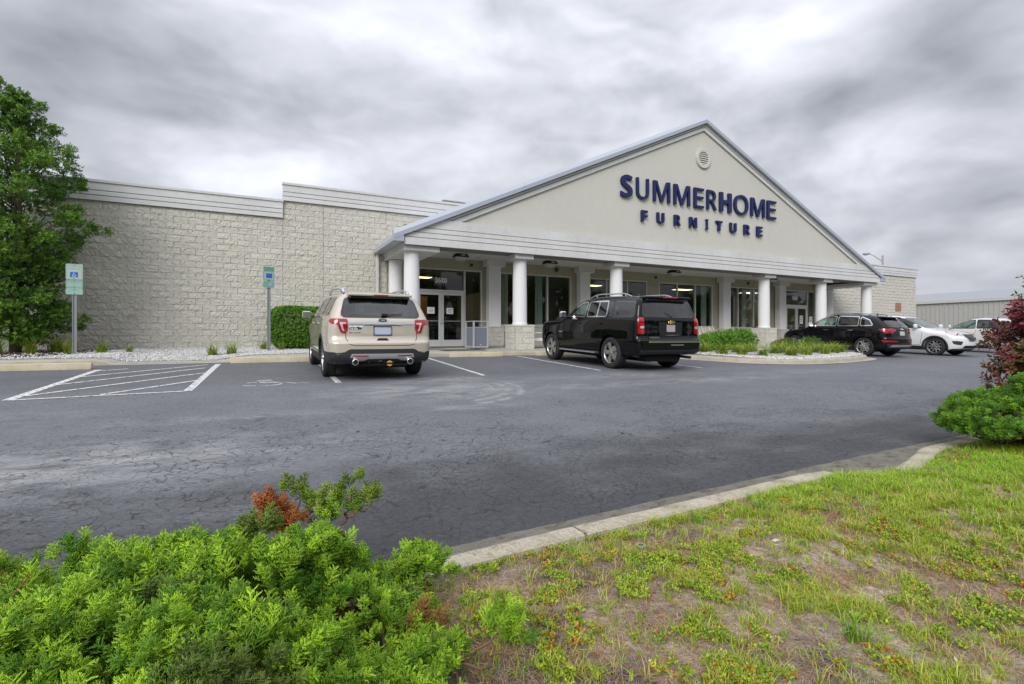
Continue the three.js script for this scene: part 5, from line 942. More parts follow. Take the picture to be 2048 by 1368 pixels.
{
  const S = audi, k = makeCar(S, 'parked_car', 'black crossover with chrome roof rails parked beside the planted island', 22.05, 11.75, -0.2 * D2R);
  const { car, add, both } = k, sym = (nm, pts, off, mat, o) => [add(nm, 'rear', pts, off, mat, o), add(nm, 'rear', flipW(pts), off, mat, o)];
  part(car, 'spoiler', box(-0.56, 0.56, 1.49, 1.535, S.lr - 0.78, S.lr - 0.40, 0.02), S.paint);
  sym('tail_light', rounded([[-0.86, 1.085], [-0.36, 1.055], [-0.38, 1.00], [-0.58, 0.925], [-0.86, 0.90]], 0.03), 0.012, MC.red, { thick: 0.02, deep: 0.3 });
  both('tail_light', rounded([[0.09, 1.09], [0.44, 1.06], [0.28, 0.955], [0.09, 0.90]], 0.03), 0.012, MC.red, { thick: 0.02 });
  const pl = add('licence_plate', 'rear', rounded([[-0.15, 0.83], [0.15, 0.83], [0.15, 0.98], [-0.15, 0.98]], 0.012), 0.01, std(1, 1, 1, 0.5, { map: plateTex('#b9bbb4', '#8d9a90') })); mapUV(pl, -0.15, 0.15, 0.83, 0.98);
  part(car, 'emblem', [-0.06, -0.02, 0.02, 0.06].map((x) => new THREE.TorusGeometry(0.026, 0.005, 6, 20).translate(x, 0, 0)), MC.chrome, k.at(0, 1.06, 0.075), [-0.3, 0, 0]);
  sym('reflector', rounded([[-0.88, 0.64], [-0.36, 0.625], [-0.36, 0.585], [-0.88, 0.575]], 0.01), 0.012, MC.red, { thick: 0.015 });
  both('reflector', rounded([[0.03, 0.64], [0.30, 0.65], [0.30, 0.60], [0.03, 0.575]], 0.01), 0.012, MC.red, { thick: 0.015 });
  add('lower_bumper', 'rear', rounded([[-0.74, 0.30], [0.74, 0.30], [0.82, 0.52], [-0.82, 0.52]], 0.03), 0.01, MC.plastic, { thick: 0.02 });
  add('diffuser', 'rear', rounded([[-0.72, 0.40], [0.72, 0.40], [0.62, 0.47], [-0.62, 0.47]], 0.02), 0.02, MC.silver, { thick: 0.02 });
  both('body_crease', [[1.46, 0.375], [3.10, 0.36], [3.10, 0.378], [1.46, 0.393]], 0.01, MC.silver, { thick: 0.012 });
  part(car, 'wiper', bar(k.at(0.0, 1.17, 0.13), k.at(0.34, 1.20, 0.19), 0.012, 0.006), MC.gloss);
  part(car, 'aerial', new THREE.ConeGeometry(0.03, 0.10, 4).scale(0.5, 1, 1.5), MC.gloss, k.at(0, 1.655, 0.95), [-0.5, 0, 0]);
}
// ---- white crossover facing us, and another white one far right
const crossover = () => ({
  L: 4.555, H: 1.66, lr: 0.935, wb: 2.70, tyre: 0.36, track: 1.60, arch: 0.42, lip: 0.045, belt: 1.14, dash: 3.15, crown: 0.05, rk: 0.2, fk: 0.40, paint: carPaint(0.74, 0.745, 0.76, 0.05, 0.35),
  top: [[0, 1.56], [0.4, 1.55], [1.0, 1.635], [1.8, 1.66], [2.2, 1.62], [2.55, 1.50], [3.25, 1.14], [3.42, 1.085], [4.0, 1.01], [4.35, 0.92], [4.555, 0.80]],
  bot: [[0, 0.34], [0.5, 0.28], [1.2, 0.22], [3.7, 0.21], [4.2, 0.20], [4.555, 0.27]],
  plan: [[0, 0.80], [0.15, 0.86], [0.5, 0.90], [1.0, 0.925], [3.5, 0.925], [3.95, 0.905], [4.3, 0.83], [4.555, 0.64]],
  section: [[0.2, 0.07], [0.42, 0.02], [0.65, 0.0], [0.88, 0.006], [1.04, 0.028], [1.14, 0.06], [1.38, 0.17], [1.58, 0.27], [1.65, 0.31]],
  rear: [[0.25, 0.12], [0.4, 0.02], [0.55, 0.0], [0.68, 0.0], [0.92, 0.05], [1.05, 0.08], [1.14, 0.12], [1.47, 0.36], [1.56, 0.42], [1.7, 0.5]],
  front: [[0.2, 4.36], [0.32, 4.50], [0.5, 4.555], [0.70, 4.545], [0.86, 4.47], [1.0, 4.30]],
  side: [[[3.10, 1.125], [2.06, 1.145], [2.12, 1.535], [2.40, 1.50], [2.66, 1.39]], [[1.97, 1.147], [1.16, 1.18], [1.24, 1.53], [2.03, 1.54]], [[1.07, 1.185], [0.62, 1.23], [0.86, 1.43], [1.14, 1.52]]],
  rearGlass: [[-0.62, 1.17], [0.62, 1.17], [0.53, 1.45], [-0.53, 1.45]], screen: [[-0.72, 1.15], [0.72, 1.15], [0.57, 1.53], [-0.57, 1.53]],
  seams: [[[2.02, 1.55], [2.01, 1.14], [2.05, 0.85], [2.05, 0.42]], [[1.17, 1.54], [1.11, 1.17], [1.15, 0.9], [1.34, 0.72], [1.40, 0.55], [1.40, 0.42]], [[3.16, 1.09], [3.18, 0.8], [3.12, 0.42]], [[3.12, 0.42], [1.40, 0.42]]],
  frontSeams: [[[-0.84, 0.93], [-0.5, 0.94], [-0.2, 0.945], [0.2, 0.945], [0.5, 0.94], [0.84, 0.93]]],
  handles: [[1.42, 0.97], [2.40, 0.96]], mirror: [2.98, 1.20, 1.03], trim: [MC.gloss, MC.gloss, MC.gloss], archMat: MC.plastic, wheels: { w: 0.23, rim: 0.25, n: 10, style: 'fine', mat: MC.alloy }, rearTint: MC.privacy,
});
{
  const S = crossover(), k = makeCar(S, 'parked_car', 'white crossover facing the camera with silver wheels and dark grille, beside the black crossover', 26.15, 13.95, Math.PI);
  const { car, add, both } = k, sym = (nm, pts, off, mat, o) => [add(nm, 'front', pts, off, mat, o), add(nm, 'front', flipW(pts), off, mat, o)];
  add('grille', 'front', rounded([[-0.42, 0.90], [0.42, 0.90], [0.41, 0.80], [0.24, 0.645], [-0.24, 0.645], [-0.41, 0.80]], 0.03), 0.006, MC.plastic, { thick: 0.02 });
  add('grille_trim', 'front', band([[-0.44, 0.87], [-0.43, 0.79], [-0.25, 0.625], [0.25, 0.625], [0.43, 0.79], [0.44, 0.87]], 0.03), 0.016, MC.chrome, { thick: 0.02 });
  for (let i = 0; i < 4; i++) add('grille_bar', 'front', [[-0.38 + i * 0.045, 0.855 - i * 0.055], [0.38 - i * 0.045, 0.855 - i * 0.055], [0.38 - i * 0.045, 0.865 - i * 0.055], [-0.38 + i * 0.045, 0.865 - i * 0.055]], 0.012, MC.gloss, { thick: 0.01 });
  const em = part(car, 'emblem', new THREE.TorusGeometry(0.058, 0.010, 8, 32).scale(1.15, 0.9, 1), MC.chrome, k.at(0, 0.83, 4.575), [0, Math.PI, 0]);
  part(em, 'emblem_wings', [bar([-0.055, 0.015, 0], [0, -0.03, 0], 0.008), bar([0.055, 0.015, 0], [0, -0.03, 0], 0.008)], MC.chrome);
  sym('headlight', rounded([[0.44, 0.865], [0.60, 0.915], [0.86, 0.985], [0.885, 0.94], [0.74, 0.845], [0.52, 0.815]], 0.02), 0.010, MC.lens, { thick: 0.02 });
  both('headlight', rounded([[4.36, 0.90], [4.05, 0.985], [3.86, 1.005], [4.02, 0.93], [4.25, 0.84]], 0.02), 0.010, MC.amber, { thick: 0.02 });
  both('headlight', rounded([[4.40, 0.885], [4.14, 0.955], [4.08, 0.925], [4.27, 0.845], [4.40, 0.83]], 0.02), 0.013, MC.lens, { thick: 0.02 });
  for (const s of [-1, 1]) part(car, 'headlight_projector', new THREE.CylinderGeometry(0.05, 0.05, 0.02, 20).rotateX(Math.PI / 2), MC.gloss, k.at(s * 0.66, 0.875, 4.30));
  sym('fog_light', rounded([[0.56, 0.60], [0.78, 0.63], [0.76, 0.53], [0.70, 0.46], [0.62, 0.47]], 0.02), 0.006, MC.plastic, { thick: 0.02 });
  both('fog_light', rounded([[4.36, 0.62], [4.20, 0.625], [4.25, 0.50], [4.36, 0.46]], 0.02), 0.008, MC.plastic, { thick: 0.02 });
  add('lower_grille', 'front', rounded([[-0.52, 0.33], [0.52, 0.33], [0.48, 0.44], [-0.48, 0.44]], 0.03), 0.006, MC.gap, { thick: 0.01 });
  add('lower_bumper', 'front', rounded([[-0.84, 0.22], [0.84, 0.22], [0.80, 0.305], [-0.80, 0.305]], 0.02), 0.012, MC.plastic, { thick: 0.03 });
  both('sill_cladding', rounded([[1.40, 0.22], [3.18, 0.22], [3.18, 0.38], [1.40, 0.38]], 0.03), 0.012, MC.plastic, { thick: 0.03 });
}
{
  const S = crossover(); S.paint = carPaint(0.66, 0.66, 0.645, 0.1, 0.35); S.rearTint = phys(0.25, 0.28, 0.28, 0.0, { transmission: 1, thickness: 0 }); S.archMat = undefined; S.lip = 0.02; S.rails = [[0.75, 1.58, 0.57], [0.95, 1.66, 0.58], [1.5, 1.70, 0.60], [2.1, 1.69, 0.60], [2.4, 1.62, 0.59]]; S.railMat = MC.silver;
  const k = makeCar(S, 'parked_car', 'pearl white car half hidden by the red leaved shrub at the right edge', 31.95, 11.1, 0);
  k.both('sill_cladding', rounded([[1.40, 0.20], [3.18, 0.20], [3.18, 0.36], [1.40, 0.36]], 0.03), 0.012, MC.plastic, { thick: 0.03 });
}

// ---------------------------------------------------------------- shop sign
{
  const MBlue = phys(0.004, 0.010, 0.085, 0.55);
  const sign = thing('store_sign', 'raised dark blue letters reading SUMMERHOME FURNITURE on the gable', 'shop sign', [0, 0, -16.86]);
  const put = (ch, a, b, y0, y1, font, bev) => {
    const g = new TextGeometry(ch, { font, size: 1, depth: 0.10, curveSegments: 10, bevelEnabled: false }); g.computeBoundingBox(); const q = g.boundingBox, w = b - a - 0.05;
    g.translate(-q.min.x, -q.min.y, 0); g.scale(w / (q.max.x - q.min.x), (y1 - y0) / (q.max.y - q.min.y), 1);
    const m = part(sign, 'letter', boxUV(clean(g)), MBlue, [a + 0.03, y0, 0.03]);
    part(m, 'mounting_stud', [box(w * 0.2, w * 0.2 + 0.03, 0.1, 0.13, -0.05, 0.0), box(w * 0.2, w * 0.2 + 0.03, (y1 - y0) - 0.16, (y1 - y0) - 0.13, -0.05, 0.0)], MB.alu);
  };
  const top = [['S', 13.38, 14.02, 1], ['U', 14.19, 14.89], ['M', 15.10, 16.07], ['M', 16.25, 17.23], ['E', 17.43, 18.06], ['R', 18.22, 18.87], ['H', 19.02, 19.83, 1], ['O', 19.96, 20.95], ['M', 21.10, 22.11], ['E', 22.25, 22.93]];
  for (const [c, a, b, bold] of top) put(c, a, b, c === 'S' || c === 'O' ? 6.885 : 6.905, c === 'S' || c === 'O' ? 7.80 : 7.775, bold ? fontB : fontR);
  for (const [c, a, b] of [['F', 14.45, 14.83], ['U', 15.30, 15.74], ['R', 16.27, 16.67], ['N', 17.16, 17.64], ['I', 18.16, 18.33], ['T', 18.79, 19.23], ['U', 19.69, 20.15], ['R', 20.63, 21.07], ['E', 21.51, 21.94]]) put(c, a, b, 5.99, 6.445, fontB);
}
// ---------------------------------------------------------------- reserved parking signs
function signPost(u, p, w, panels, top, label) {
  const y0 = bedY(u, p), t = thing('parking_sign', label, 'parking sign', [u, y0, -p], 0.02);
  part(t, 'post', [box(-0.03, 0.03, -0.2, top - 0.06 - y0, -0.012, 0.0), box(-0.046, -0.030, -0.2, top - 0.06 - y0, -0.012, 0.022), box(0.030, 0.046, -0.2, top - 0.06 - y0, -0.012, 0.022)], phys(0.30, 0.32, 0.34, 0.5, { metalness: 0.6 }));
  for (const [a, b, draw] of panels) {
    const h = b - a, s = new THREE.Shape(rounded([[-w / 2, 0], [w / 2, 0], [w / 2, h], [-w / 2, h]], 0.03).map((q) => new THREE.Vector2(...q)));
    const pn2 = part(t, 'sign_panel', new THREE.ExtrudeGeometry(s, { depth: 0.004, bevelEnabled: false }), phys(0.34, 0.46, 0.42, 0.4), [0, a - y0, 0.026]);
    const face = part(pn2, 'sign_face', new THREE.ShapeGeometry(s), std(1, 1, 1, 0.45, { map: canvasTex(128, Math.round(128 * h / w), draw) }), [0, 0, 0.0065]);
    const uv = face.geometry.attributes.uv; for (let i = 0; i < uv.count; i++) uv.setXY(i, uv.getX(i) / w + 0.5, uv.getY(i) / h);
    part(pn2, 'bolt', [[0, 0.03], [0, h - 0.03]].map(([x, y]) => new THREE.CylinderGeometry(0.009, 0.009, 0.006, 8).rotateX(Math.PI / 2).translate(x, y, 0.009)), MB.dark);
  }
}
{
  const bg = (c, w, h, base, border) => { c.fillStyle = base; c.fillRect(0, 0, w, h); c.strokeStyle = border; c.lineWidth = 3; c.strokeRect(6, 6, w - 12, h - 12); };
  const icon = (c, x, y, s) => { c.fillStyle = '#1f62ad'; c.fillRect(x, y, s * 1.22, s); c.strokeStyle = c.fillStyle = '#cfe0ee'; c.lineWidth = s * 0.07; c.beginPath(); c.arc(x + s * 0.55, y + s * 0.16, s * 0.07, 0, 7); c.fill(); c.beginPath(); c.moveTo(x + s * 0.55, y + s * 0.26); c.lineTo(x + s * 0.57, y + s * 0.52); c.lineTo(x + s * 0.80, y + s * 0.54); c.lineTo(x + s * 0.92, y + s * 0.80); c.stroke(); c.beginPath(); c.arc(x + s * 0.58, y + s * 0.66, s * 0.22, 0.2, 4.2); c.stroke(); };
  const text = (c, str, x, y, px, col) => { c.fillStyle = col; c.font = 'bold ' + px + 'px sans-serif'; c.textAlign = 'center'; c.fillText(str, x, y); };
  signPost(-4.06, 16.95, 0.345, [[2.645, 3.05, (c, w, h) => { bg(c, w, h, '#a9b7ae', '#6f9c8c'); text(c, 'RESERVED', w / 2, h * 0.19, 21, '#86a598'); text(c, 'PARKING', w / 2, h * 0.36, 22, '#86a598'); icon(c, w * 0.25, h * 0.52, h * 0.33); }],
    [2.43, 2.635, (c, w, h) => { bg(c, w, h, '#8fb0a3', '#5f9080'); c.fillStyle = '#9fb3ab'; c.fillRect(w * 0.12, h * 0.45, w * 0.2, h * 0.3); c.fillRect(w * 0.68, h * 0.5, w * 0.2, h * 0.25); c.fillStyle = '#7da294'; c.fillRect(w * 0.1, h * 0.2, w * 0.8, h * 0.08); }],
    [2.265, 2.425, (c, w, h) => { bg(c, w, h, '#93b3a7', '#9dbcb0'); c.fillStyle = '#86a79b'; c.fillRect(w * 0.3, h * 0.25, w * 0.4, h * 0.2); }]], 3.05, 'faded green reserved parking sign with white wheelchair symbol, beside the left tree');
  signPost(0.48, 17.55, 0.315, [[2.90, 3.325, (c, w, h) => { bg(c, w, h, '#7f9a92', '#5f8578'); c.fillStyle = '#5e897a'; c.fillRect(w * 0.08, h * 0.04, w * 0.84, h * 0.3); c.fillStyle = '#97a9a4'; c.fillRect(w * 0.1, h * 0.36, w * 0.8, h * 0.56); c.fillStyle = '#1c56b0'; c.fillRect(w * 0.26, h * 0.48, w * 0.54, h * 0.34); }],
    [2.68, 2.89, (c, w, h) => { bg(c, w, h, '#6f978b', '#8fb0a4'); c.fillStyle = '#86a59b'; c.fillRect(w * 0.45, h * 0.2, w * 0.3, h * 0.5); }]], 3.325, 'faded green parking sign with plain blue square, beside the clipped hedge');
}
// ---------------------------------------------------------------- porch furniture
{
  const MF = phys(0.50, 0.52, 0.56, 0.4, { metalness: 0.4 }), MP = std(0.16, 0.175, 0.215, 0.7, { bumpMap: rep(grainTex, 6), bumpScale: 0.002 });
  const y = FL - 0.055, b = thing('litter_bin', 'square grey litter bin with blue grey panels in a silver frame', 'litter bin', [7.48, y, -17.75], 0.12);
  const s = 0.29, H = 0.98;
  for (const [x, z] of [[-1, -1], [1, -1], [-1, 1], [1, 1]]) part(b, 'frame_post', box(x * s - 0.03, x * s + 0.03, 0.02, H, z * s - 0.03, z * s + 0.03, 0.008), MF);
  part(b, 'lid', box(-0.33, 0.33, H, H + 0.035, -0.33, 0.33, 0.01), MF); part(b, 'base', box(-0.29, 0.29, 0.03, 0.09, -0.29, 0.29, 0.008), MF);
  for (let k = 0; k < 4; k++) { const g = part(b, 'panel', box(-0.255, 0.255, 0.10, 0.76, 0.272, 0.286, 0.004), MP, [0, 0, 0], [0, k * Math.PI / 2, 0]); if (k === 0) part(g, 'badge', box(-0.03, 0.03, 0.13, 0.155, 0.287, 0.29), MB.trim); }
  part(b, 'rail', [0, 1, 2, 3].map((k) => box(-0.26, 0.26, 0.765, 0.79, 0.262, 0.288, 0.004).rotateY(k * Math.PI / 2)), MF);
  part(b, 'liner', box(-0.24, 0.24, 0.1, 0.74, -0.24, 0.24), MB.dark);
}
function adirondack(name, label, pos, turn, mf, ms) {
  const c = thing(name, label, 'chair', pos, turn);
  for (const s of [-1, 1]) {
    part(c, 'leg', box(s * 0.30 - 0.02, s * 0.30 + 0.02, 0, 0.56, 0.30, 0.40, 0.006), mf); part(c, 'leg', box(s * 0.28 - 0.02, s * 0.28 + 0.02, 0, 0.34, -0.34, -0.26, 0.006), mf);
    part(c, 'armrest', box(s * 0.32 - 0.07, s * 0.32 + 0.07, 0.56, 0.59, -0.36, 0.46, 0.01), mf); part(c, 'side_rail', box(s * 0.27 - 0.015, s * 0.27 + 0.015, 0.26, 0.38, -0.36, 0.42, 0.006), mf);
  }
  for (let i = 0; i < 5; i++) part(c, 'seat_slat', box(-0.26, 0.26, 0.385 + i * 0.004, 0.405 + i * 0.004, -0.22 + i * 0.13, -0.11 + i * 0.13, 0.005), ms);
  for (let i = 0; i < 5; i++) part(c, 'back_slat', box(-0.245 + i * 0.1, -0.155 + i * 0.1, 0, 0.72 - Math.abs(i - 2) * 0.05, -0.01, 0.012, 0.006), ms, [0, 0.36, -0.24], [-0.32, 0, 0]);
  part(c, 'back_rail', box(-0.26, 0.26, 0.55, 0.60, -0.36, -0.33, 0.005), mf); return c;
}
{
  const white = std(0.74, 0.74, 0.74, 0.6), grey = std(0.24, 0.265, 0.31, 0.7), brown = std(0.10, 0.065, 0.055, 0.75), cream = std(0.56, 0.53, 0.44, 0.8);
  const chairA = adirondack('garden_chair', 'white garden chair with blue grey slats beside the second column pier', [10.02, FL - 0.05, -17.7], 1.25, white, grey);
  const leaflet = thing('leaflet', 'white leaflet hanging on the garden chair arm', 'leaflet', [10.46, FL + 0.40, -17.45], 1.25);
  part(leaflet, 'sheet', box(-0.1, 0.1, -0.06, 0.18, 0, 0.012, 0.003), white);
  adirondack('garden_chair', 'dark brown garden chair behind the round island shrub', [23.9, FL - 0.05, -18.3], -0.3, brown, brown);
  const bench = thing('bench', 'cream bench with slanted white legs under the windows behind the island shrub', 'bench', [20.6, FL - 0.03, -18.9], 0);
  part(bench, 'backrest', box(-0.62, 0.62, 0.42, 0.90, -0.20, -0.16, 0.01), cream); part(bench, 'seat', box(-0.62, 0.62, 0.38, 0.42, -0.20, 0.25, 0.01), cream);
  for (const x of [-0.55, -0.25, 0.25, 0.55]) part(bench, 'leg', bar([x + 0.08, 0, 0.24], [x - 0.04, 0.92, -0.14], 0.022), white);
  part(bench, 'top_rail', bar([-0.66, 0.92, -0.15], [0.70, 0.92, -0.15], 0.02), MB.alu);
  const nb = thing('newspaper_box', 'white newspaper box with a blue front panel beside the right hand entrance', 'newspaper box', [27.35, FL - 0.05, -18.6], 0);
  part(nb, 'cabinet', box(-0.22, 0.22, 0.02, 0.62, -0.2, 0.2, 0.02), white); part(nb, 'door_panel', box(-0.17, 0.17, 0.08, 0.40, 0.201, 0.21, 0.006), std(0.05, 0.10, 0.42, 0.5)); part(nb, 'window', box(-0.17, 0.17, 0.43, 0.57, 0.201, 0.207), MB.dark); part(nb, 'hood', box(-0.24, 0.24, 0.622, 0.86, -0.2, 0.21, 0.02), std(0.24, 0.235, 0.24, 0.7));
  const mat = (label, u, p, w, d) => { const m = thing('door_mat', label, 'door mat', [u, walkY(u, p) + 0.001, -p], 0); part(m, 'body', box(-w / 2, w / 2, 0, 0.014, -d / 2, d / 2, 0.006), std(0.025, 0.025, 0.028, 1, { bumpMap: rep(grainTex, 20), bumpScale: 0.006 })); part(m, 'rim', [box(-w / 2 - 0.03, w / 2 + 0.03, 0, 0.009, -d / 2 - 0.03, d / 2 + 0.03, 0.004)], MC.plastic); };
  mat('dark rubber mat on the pavement before the glass doors', 6.5, 16.75, 1.5, 0.75); mat('long dark mat touching the threshold of the left glass doors', 6.85, 19.2, 1.7, 0.6);
  // notices taped to the doors
  const paper = canvasTex(96, 96, (c, w, h) => { c.fillStyle = '#eef0ee'; c.fillRect(0, 0, w, h); c.fillStyle = '#70757a'; for (const [y, a, b] of [[24, 24, 72], [44, 14, 82], [64, 24, 72]]) for (let x = a; x < b; x += 9) c.fillRect(x, y, 6, 8); });
  const note = (label, u0, u1, y0, y1) => { const n = thing('paper_notice', label, 'notice', [(u0 + u1) / 2, (y0 + y1) / 2, -(PW + 0.074)]); part(n, 'sheet', new THREE.PlaneGeometry(u1 - u0, y1 - y0), std(1, 1, 1, 0.8, { map: paper })); };
  note('white printed notice on the left leaf of the left entrance', 6.24, 6.55, 2.10, 2.36); note('white printed notice on the right leaf of the left entrance', 7.05, 7.34, 2.10, 2.35);
  note('tall white sheet on the right leaf of the right entrance', 29.3, 29.6, 1.95, 2.45); note('white sheet on the sidelight of the right entrance', 30.2, 30.5, 1.95, 2.40);
}
// lamps under the porch ceiling (unlit)
{
  const lab = ['black ceiling lamp above the left glass doors', 'black ceiling lamp between the second and third columns', 'black ceiling lamp at the middle of the porch', 'black ceiling lamp half behind the fourth column', 'black ceiling lamp above the right glass doors'];
  [[7.13, 18.5], [11.12, 18.55], [17.96, 18.5], [24.75, 18.4], [29.1, 18.4]].forEach(([u, p], i) => {
    const l = thing('ceiling_lamp', lab[i], 'ceiling lamp', [u, 4.335, -p]);
    part(l, 'housing', new THREE.CylinderGeometry(0.26, 0.36, 0.13, 4, 1).rotateY(Math.PI / 4).scale(1.1, 1, 0.8).translate(0, -0.065, 0), MC.plastic);
    part(l, 'label_plate', box(-0.06, 0.10, -0.085, -0.055, 0.232, 0.24, 0.003), MB.alu);
    part(l, 'lens', new THREE.CylinderGeometry(0.32, 0.24, 0.11, 4, 1).rotateY(Math.PI / 4).scale(1.02, 1, 0.74).translate(0, -0.186, 0), phys(0.62, 0.62, 0.58, 0.35, { transmission: 0.35, thickness: 0 }));
  });
  const wl = ['small dark fitting on the tan wall above the left sidelight', 'dark bell shaped fitting above the second window', 'small dark fitting above the third window', 'small dark fitting between the third and fourth windows', 'small dark fitting above the fifth window'];
  [[8.1, 4.12], [12.2, 4.16], [15.2, 4.12], [18.0, 4.12], [24.7, 4.14]].forEach(([u, y], i) => { const f = thing('wall_fitting', wl[i], 'wall fitting', [u, y, -PW]); const k = i === 1 ? 1.6 : 1; part(f, 'base', cyl(0.045 * k, 0.045 * k, 0.03, 14).rotateX(Math.PI / 2).translate(0, 0, -0.005), MC.plastic); part(f, 'head', new THREE.SphereGeometry(0.06 * k, 14, 10).translate(0, 0, 0.05), MC.gloss); part(f, 'visor', cyl(0.065 * k, 0.05 * k, 0.05, 14, true).translate(0, 0.03, 0.05), MC.plastic); });
}
// lit fluorescent panels and curtains inside
{
  const em = new THREE.MeshStandardMaterial({ color: C(0.8, 0.75, 0.6), emissive: C(1, 0.86, 0.50), emissiveIntensity: 2.2, roughness: 0.6 });
  const lab = ['lit yellow ceiling light seen through the left transom', 'lit ceiling light inside behind the third window', 'lit ceiling light inside behind the fourth window', 'lit ceiling light inside behind the fifth window'];
  [[7.42, 25.0], [17.5, 24.6], [24.2, 24.2], [30.0, 24.0]].forEach(([u, p], i) => {
    const l = thing('ceiling_light', lab[i], 'ceiling light', [u, 4.18, -p]);
    part(l, 'tray', box(-0.64, 0.64, -0.05, 0.015, -0.34, 0.34, 0.005), MB.trim); part(l, 'diffuser', box(-0.6, 0.6, -0.058, -0.051, -0.3, 0.3), em);
    const a = new THREE.RectAreaLight(C(1, 0.86, 0.6), 3.0, 1.2, 0.6); a.position.set(u, 4.10, -p); a.lookAt(u, 0, -p); scene.add(a);
  });
  const cloth = std(0.50, 0.53, 0.42, 0.9, { side: THREE.DoubleSide }), sheer = std(0.45, 0.50, 0.48, 0.9, { side: THREE.DoubleSide });
  const curtain = (label, u0, u1, m, p = PW + 0.42) => { const N = 40, t = thing('curtain', label, 'curtain', [u0, 1.1, -p]); const g = new THREE.PlaneGeometry(u1 - u0, 2.8, N, 1).translate((u1 - u0) / 2, 1.4, 0), a = g.attributes.position; for (let i = 0; i < a.count; i++) a.setZ(i, 0.035 * Math.sin(a.getX(i) * 42) + 0.02 * Math.sin(a.getX(i) * 95)); g.computeVertexNormals(); part(t, 'cloth', g, m); part(t, 'rod', bar([-0.1, 2.82, 0], [u1 - u0 + 0.1, 2.82, 0], 0.015), MB.alu); };
  curtain('pale green curtain behind the left pane of the first window', 9.55, 10.0, cloth); curtain('gathered sheer curtain behind the mullion of the first window', 11.35, 11.72, sheer); curtain('pale curtain at the right side of the fourth window', 21.55, 21.95, sheer); curtain('pale curtain in the middle pane of the fifth window', 24.7, 25.1, cloth); curtain('cream curtain in the right pane of the fifth window', 25.4, 25.8, cloth);
  // dark furniture in the showroom
  const sofa = thing('sofa', 'dark sofa inside the showroom behind the left doors', 'sofa', [7.6, FL, -22.6], 0.3), mS = std(0.05, 0.045, 0.05, 0.9);
  part(sofa, 'seat', box(-0.9, 0.9, 0.12, 0.44, -0.4, 0.4, 0.06), mS); part(sofa, 'backrest', box(-0.9, 0.9, 0.3, 0.9, -0.5, -0.28, 0.08), mS); for (const s of [-1, 1]) part(sofa, 'armrest', box(s * 1.0 - 0.11, s * 1.0 + 0.11, 0.1, 0.64, -0.45, 0.42, 0.07), mS);
  const cab = thing('wooden_cabinet', 'tall orange brown wooden cabinet seen through the left doors', 'cabinet', [7.75, FL, -26.5], 0); part(cab, 'carcass', box(-0.5, 0.5, 0, 2.5, -0.3, 0.3, 0.01), std(0.20, 0.085, 0.03, 0.5)); part(cab, 'door', box(-0.46, -0.01, 0.1, 2.4, 0.301, 0.32, 0.005), std(0.24, 0.10, 0.035, 0.5)); part(cab, 'door', box(0.01, 0.46, 0.1, 2.4, 0.301, 0.32, 0.005), std(0.24, 0.10, 0.035, 0.5));
}
// ---------------------------------------------------------------- far things on the right
{
  const U = 48, mW = std(0.40, 0.395, 0.37, 0.7), mT = std(0.50, 0.50, 0.47, 0.6), mR = std(0.30, 0.315, 0.34, 0.6);
  const w = thing('metal_warehouse', 'low grey metal warehouse with ribbed walls beyond the right wing', 'warehouse', [U, GY(20), -22]);
  const H = 3.28, z0 = -30, z1 = 14;
  part(w, 'wall', [box(0, 12, -0.3, H, z0, z1)], mW);
  const ribs = []; for (let z = z0 + 0.15; z < z1; z += 0.3) ribs.push(box(-0.035, 0.001, -0.3, H, z - 0.04, z + 0.04)); const rb = part(w, 'rib', merge(ribs), mW); rb.userData.kind = 'stuff';
  part(w, 'roof', prism([[-0.1, 0], [16, 1.75], [16, 1.8], [-0.1, 0.1]], -z1 - 0.2, -z0 + 0.2).translate(0, H + 0.04, 0), mR);
  part(w, 'eave_gutter', box(-0.16, 0.02, H - 0.08, H + 0.16, z0, z1, 0.01), mT);
  for (const z of [-10.5, -1.15, 7.6]) part(w, 'downspout', box(-0.12, -0.036, -0.1, H - 0.08, z - 0.09, z + 0.09, 0.01), mT);
}
{
  const y0 = 0.4, p = 34.2, u = 65.4, l = thing('street_lamp', 'grey street lamp with a curved arm rising behind the right wing', 'street lamp', [u, y0, -p]), m = phys(0.34, 0.34, 0.34, 0.5, { metalness: 0.5 });
  part(l, 'pole', bar([0, 0, 0], [0, 10.2, 0], 0.13, 0.09, 12), m); part(l, 'arm', tube([[0, 9.5, 0], [-0.18, 9.85, -0.34], [-0.42, 10.3, -0.80], [-0.60, 10.5, -1.12]], 0.06), m);
  part(l, 'lamp_head', new THREE.SphereGeometry(0.3, 16, 10).scale(1.35, 0.42, 0.65).rotateY(-1.1).translate(-0.74, 10.55, -1.38), m); part(l, 'lens', new THREE.SphereGeometry(0.2, 14, 8).scale(1.3, 0.5, 0.7).rotateY(-1.1).translate(-0.76, 10.45, -1.42), phys(0.3, 0.27, 0.26, 0.2));
}
// sprinkler head in the lawn
{
  const u = 1.75, p = 2.03, s = thing('sprinkler_head', 'small round grey sprinkler head in the patchy lawn', 'sprinkler', [u, lawnY(u, p) + 0.012, -p]);
  part(s, 'collar', new THREE.TorusGeometry(0.019, 0.007, 8, 24).rotateX(-Math.PI / 2), std(0.22, 0.24, 0.23, 0.6)); part(s, 'nozzle', cyl(0.009, 0.010, 0.014, 14), MC.plastic);
}

// ---------------------------------------------------------------- plants
const leafMat = (r, g, b, o = {}) => new THREE.MeshPhysicalMaterial({ color: C(r, g, b), roughness: 0.62, side: THREE.DoubleSide, ...o });
const Mleaf = leafMat(1, 1, 1);
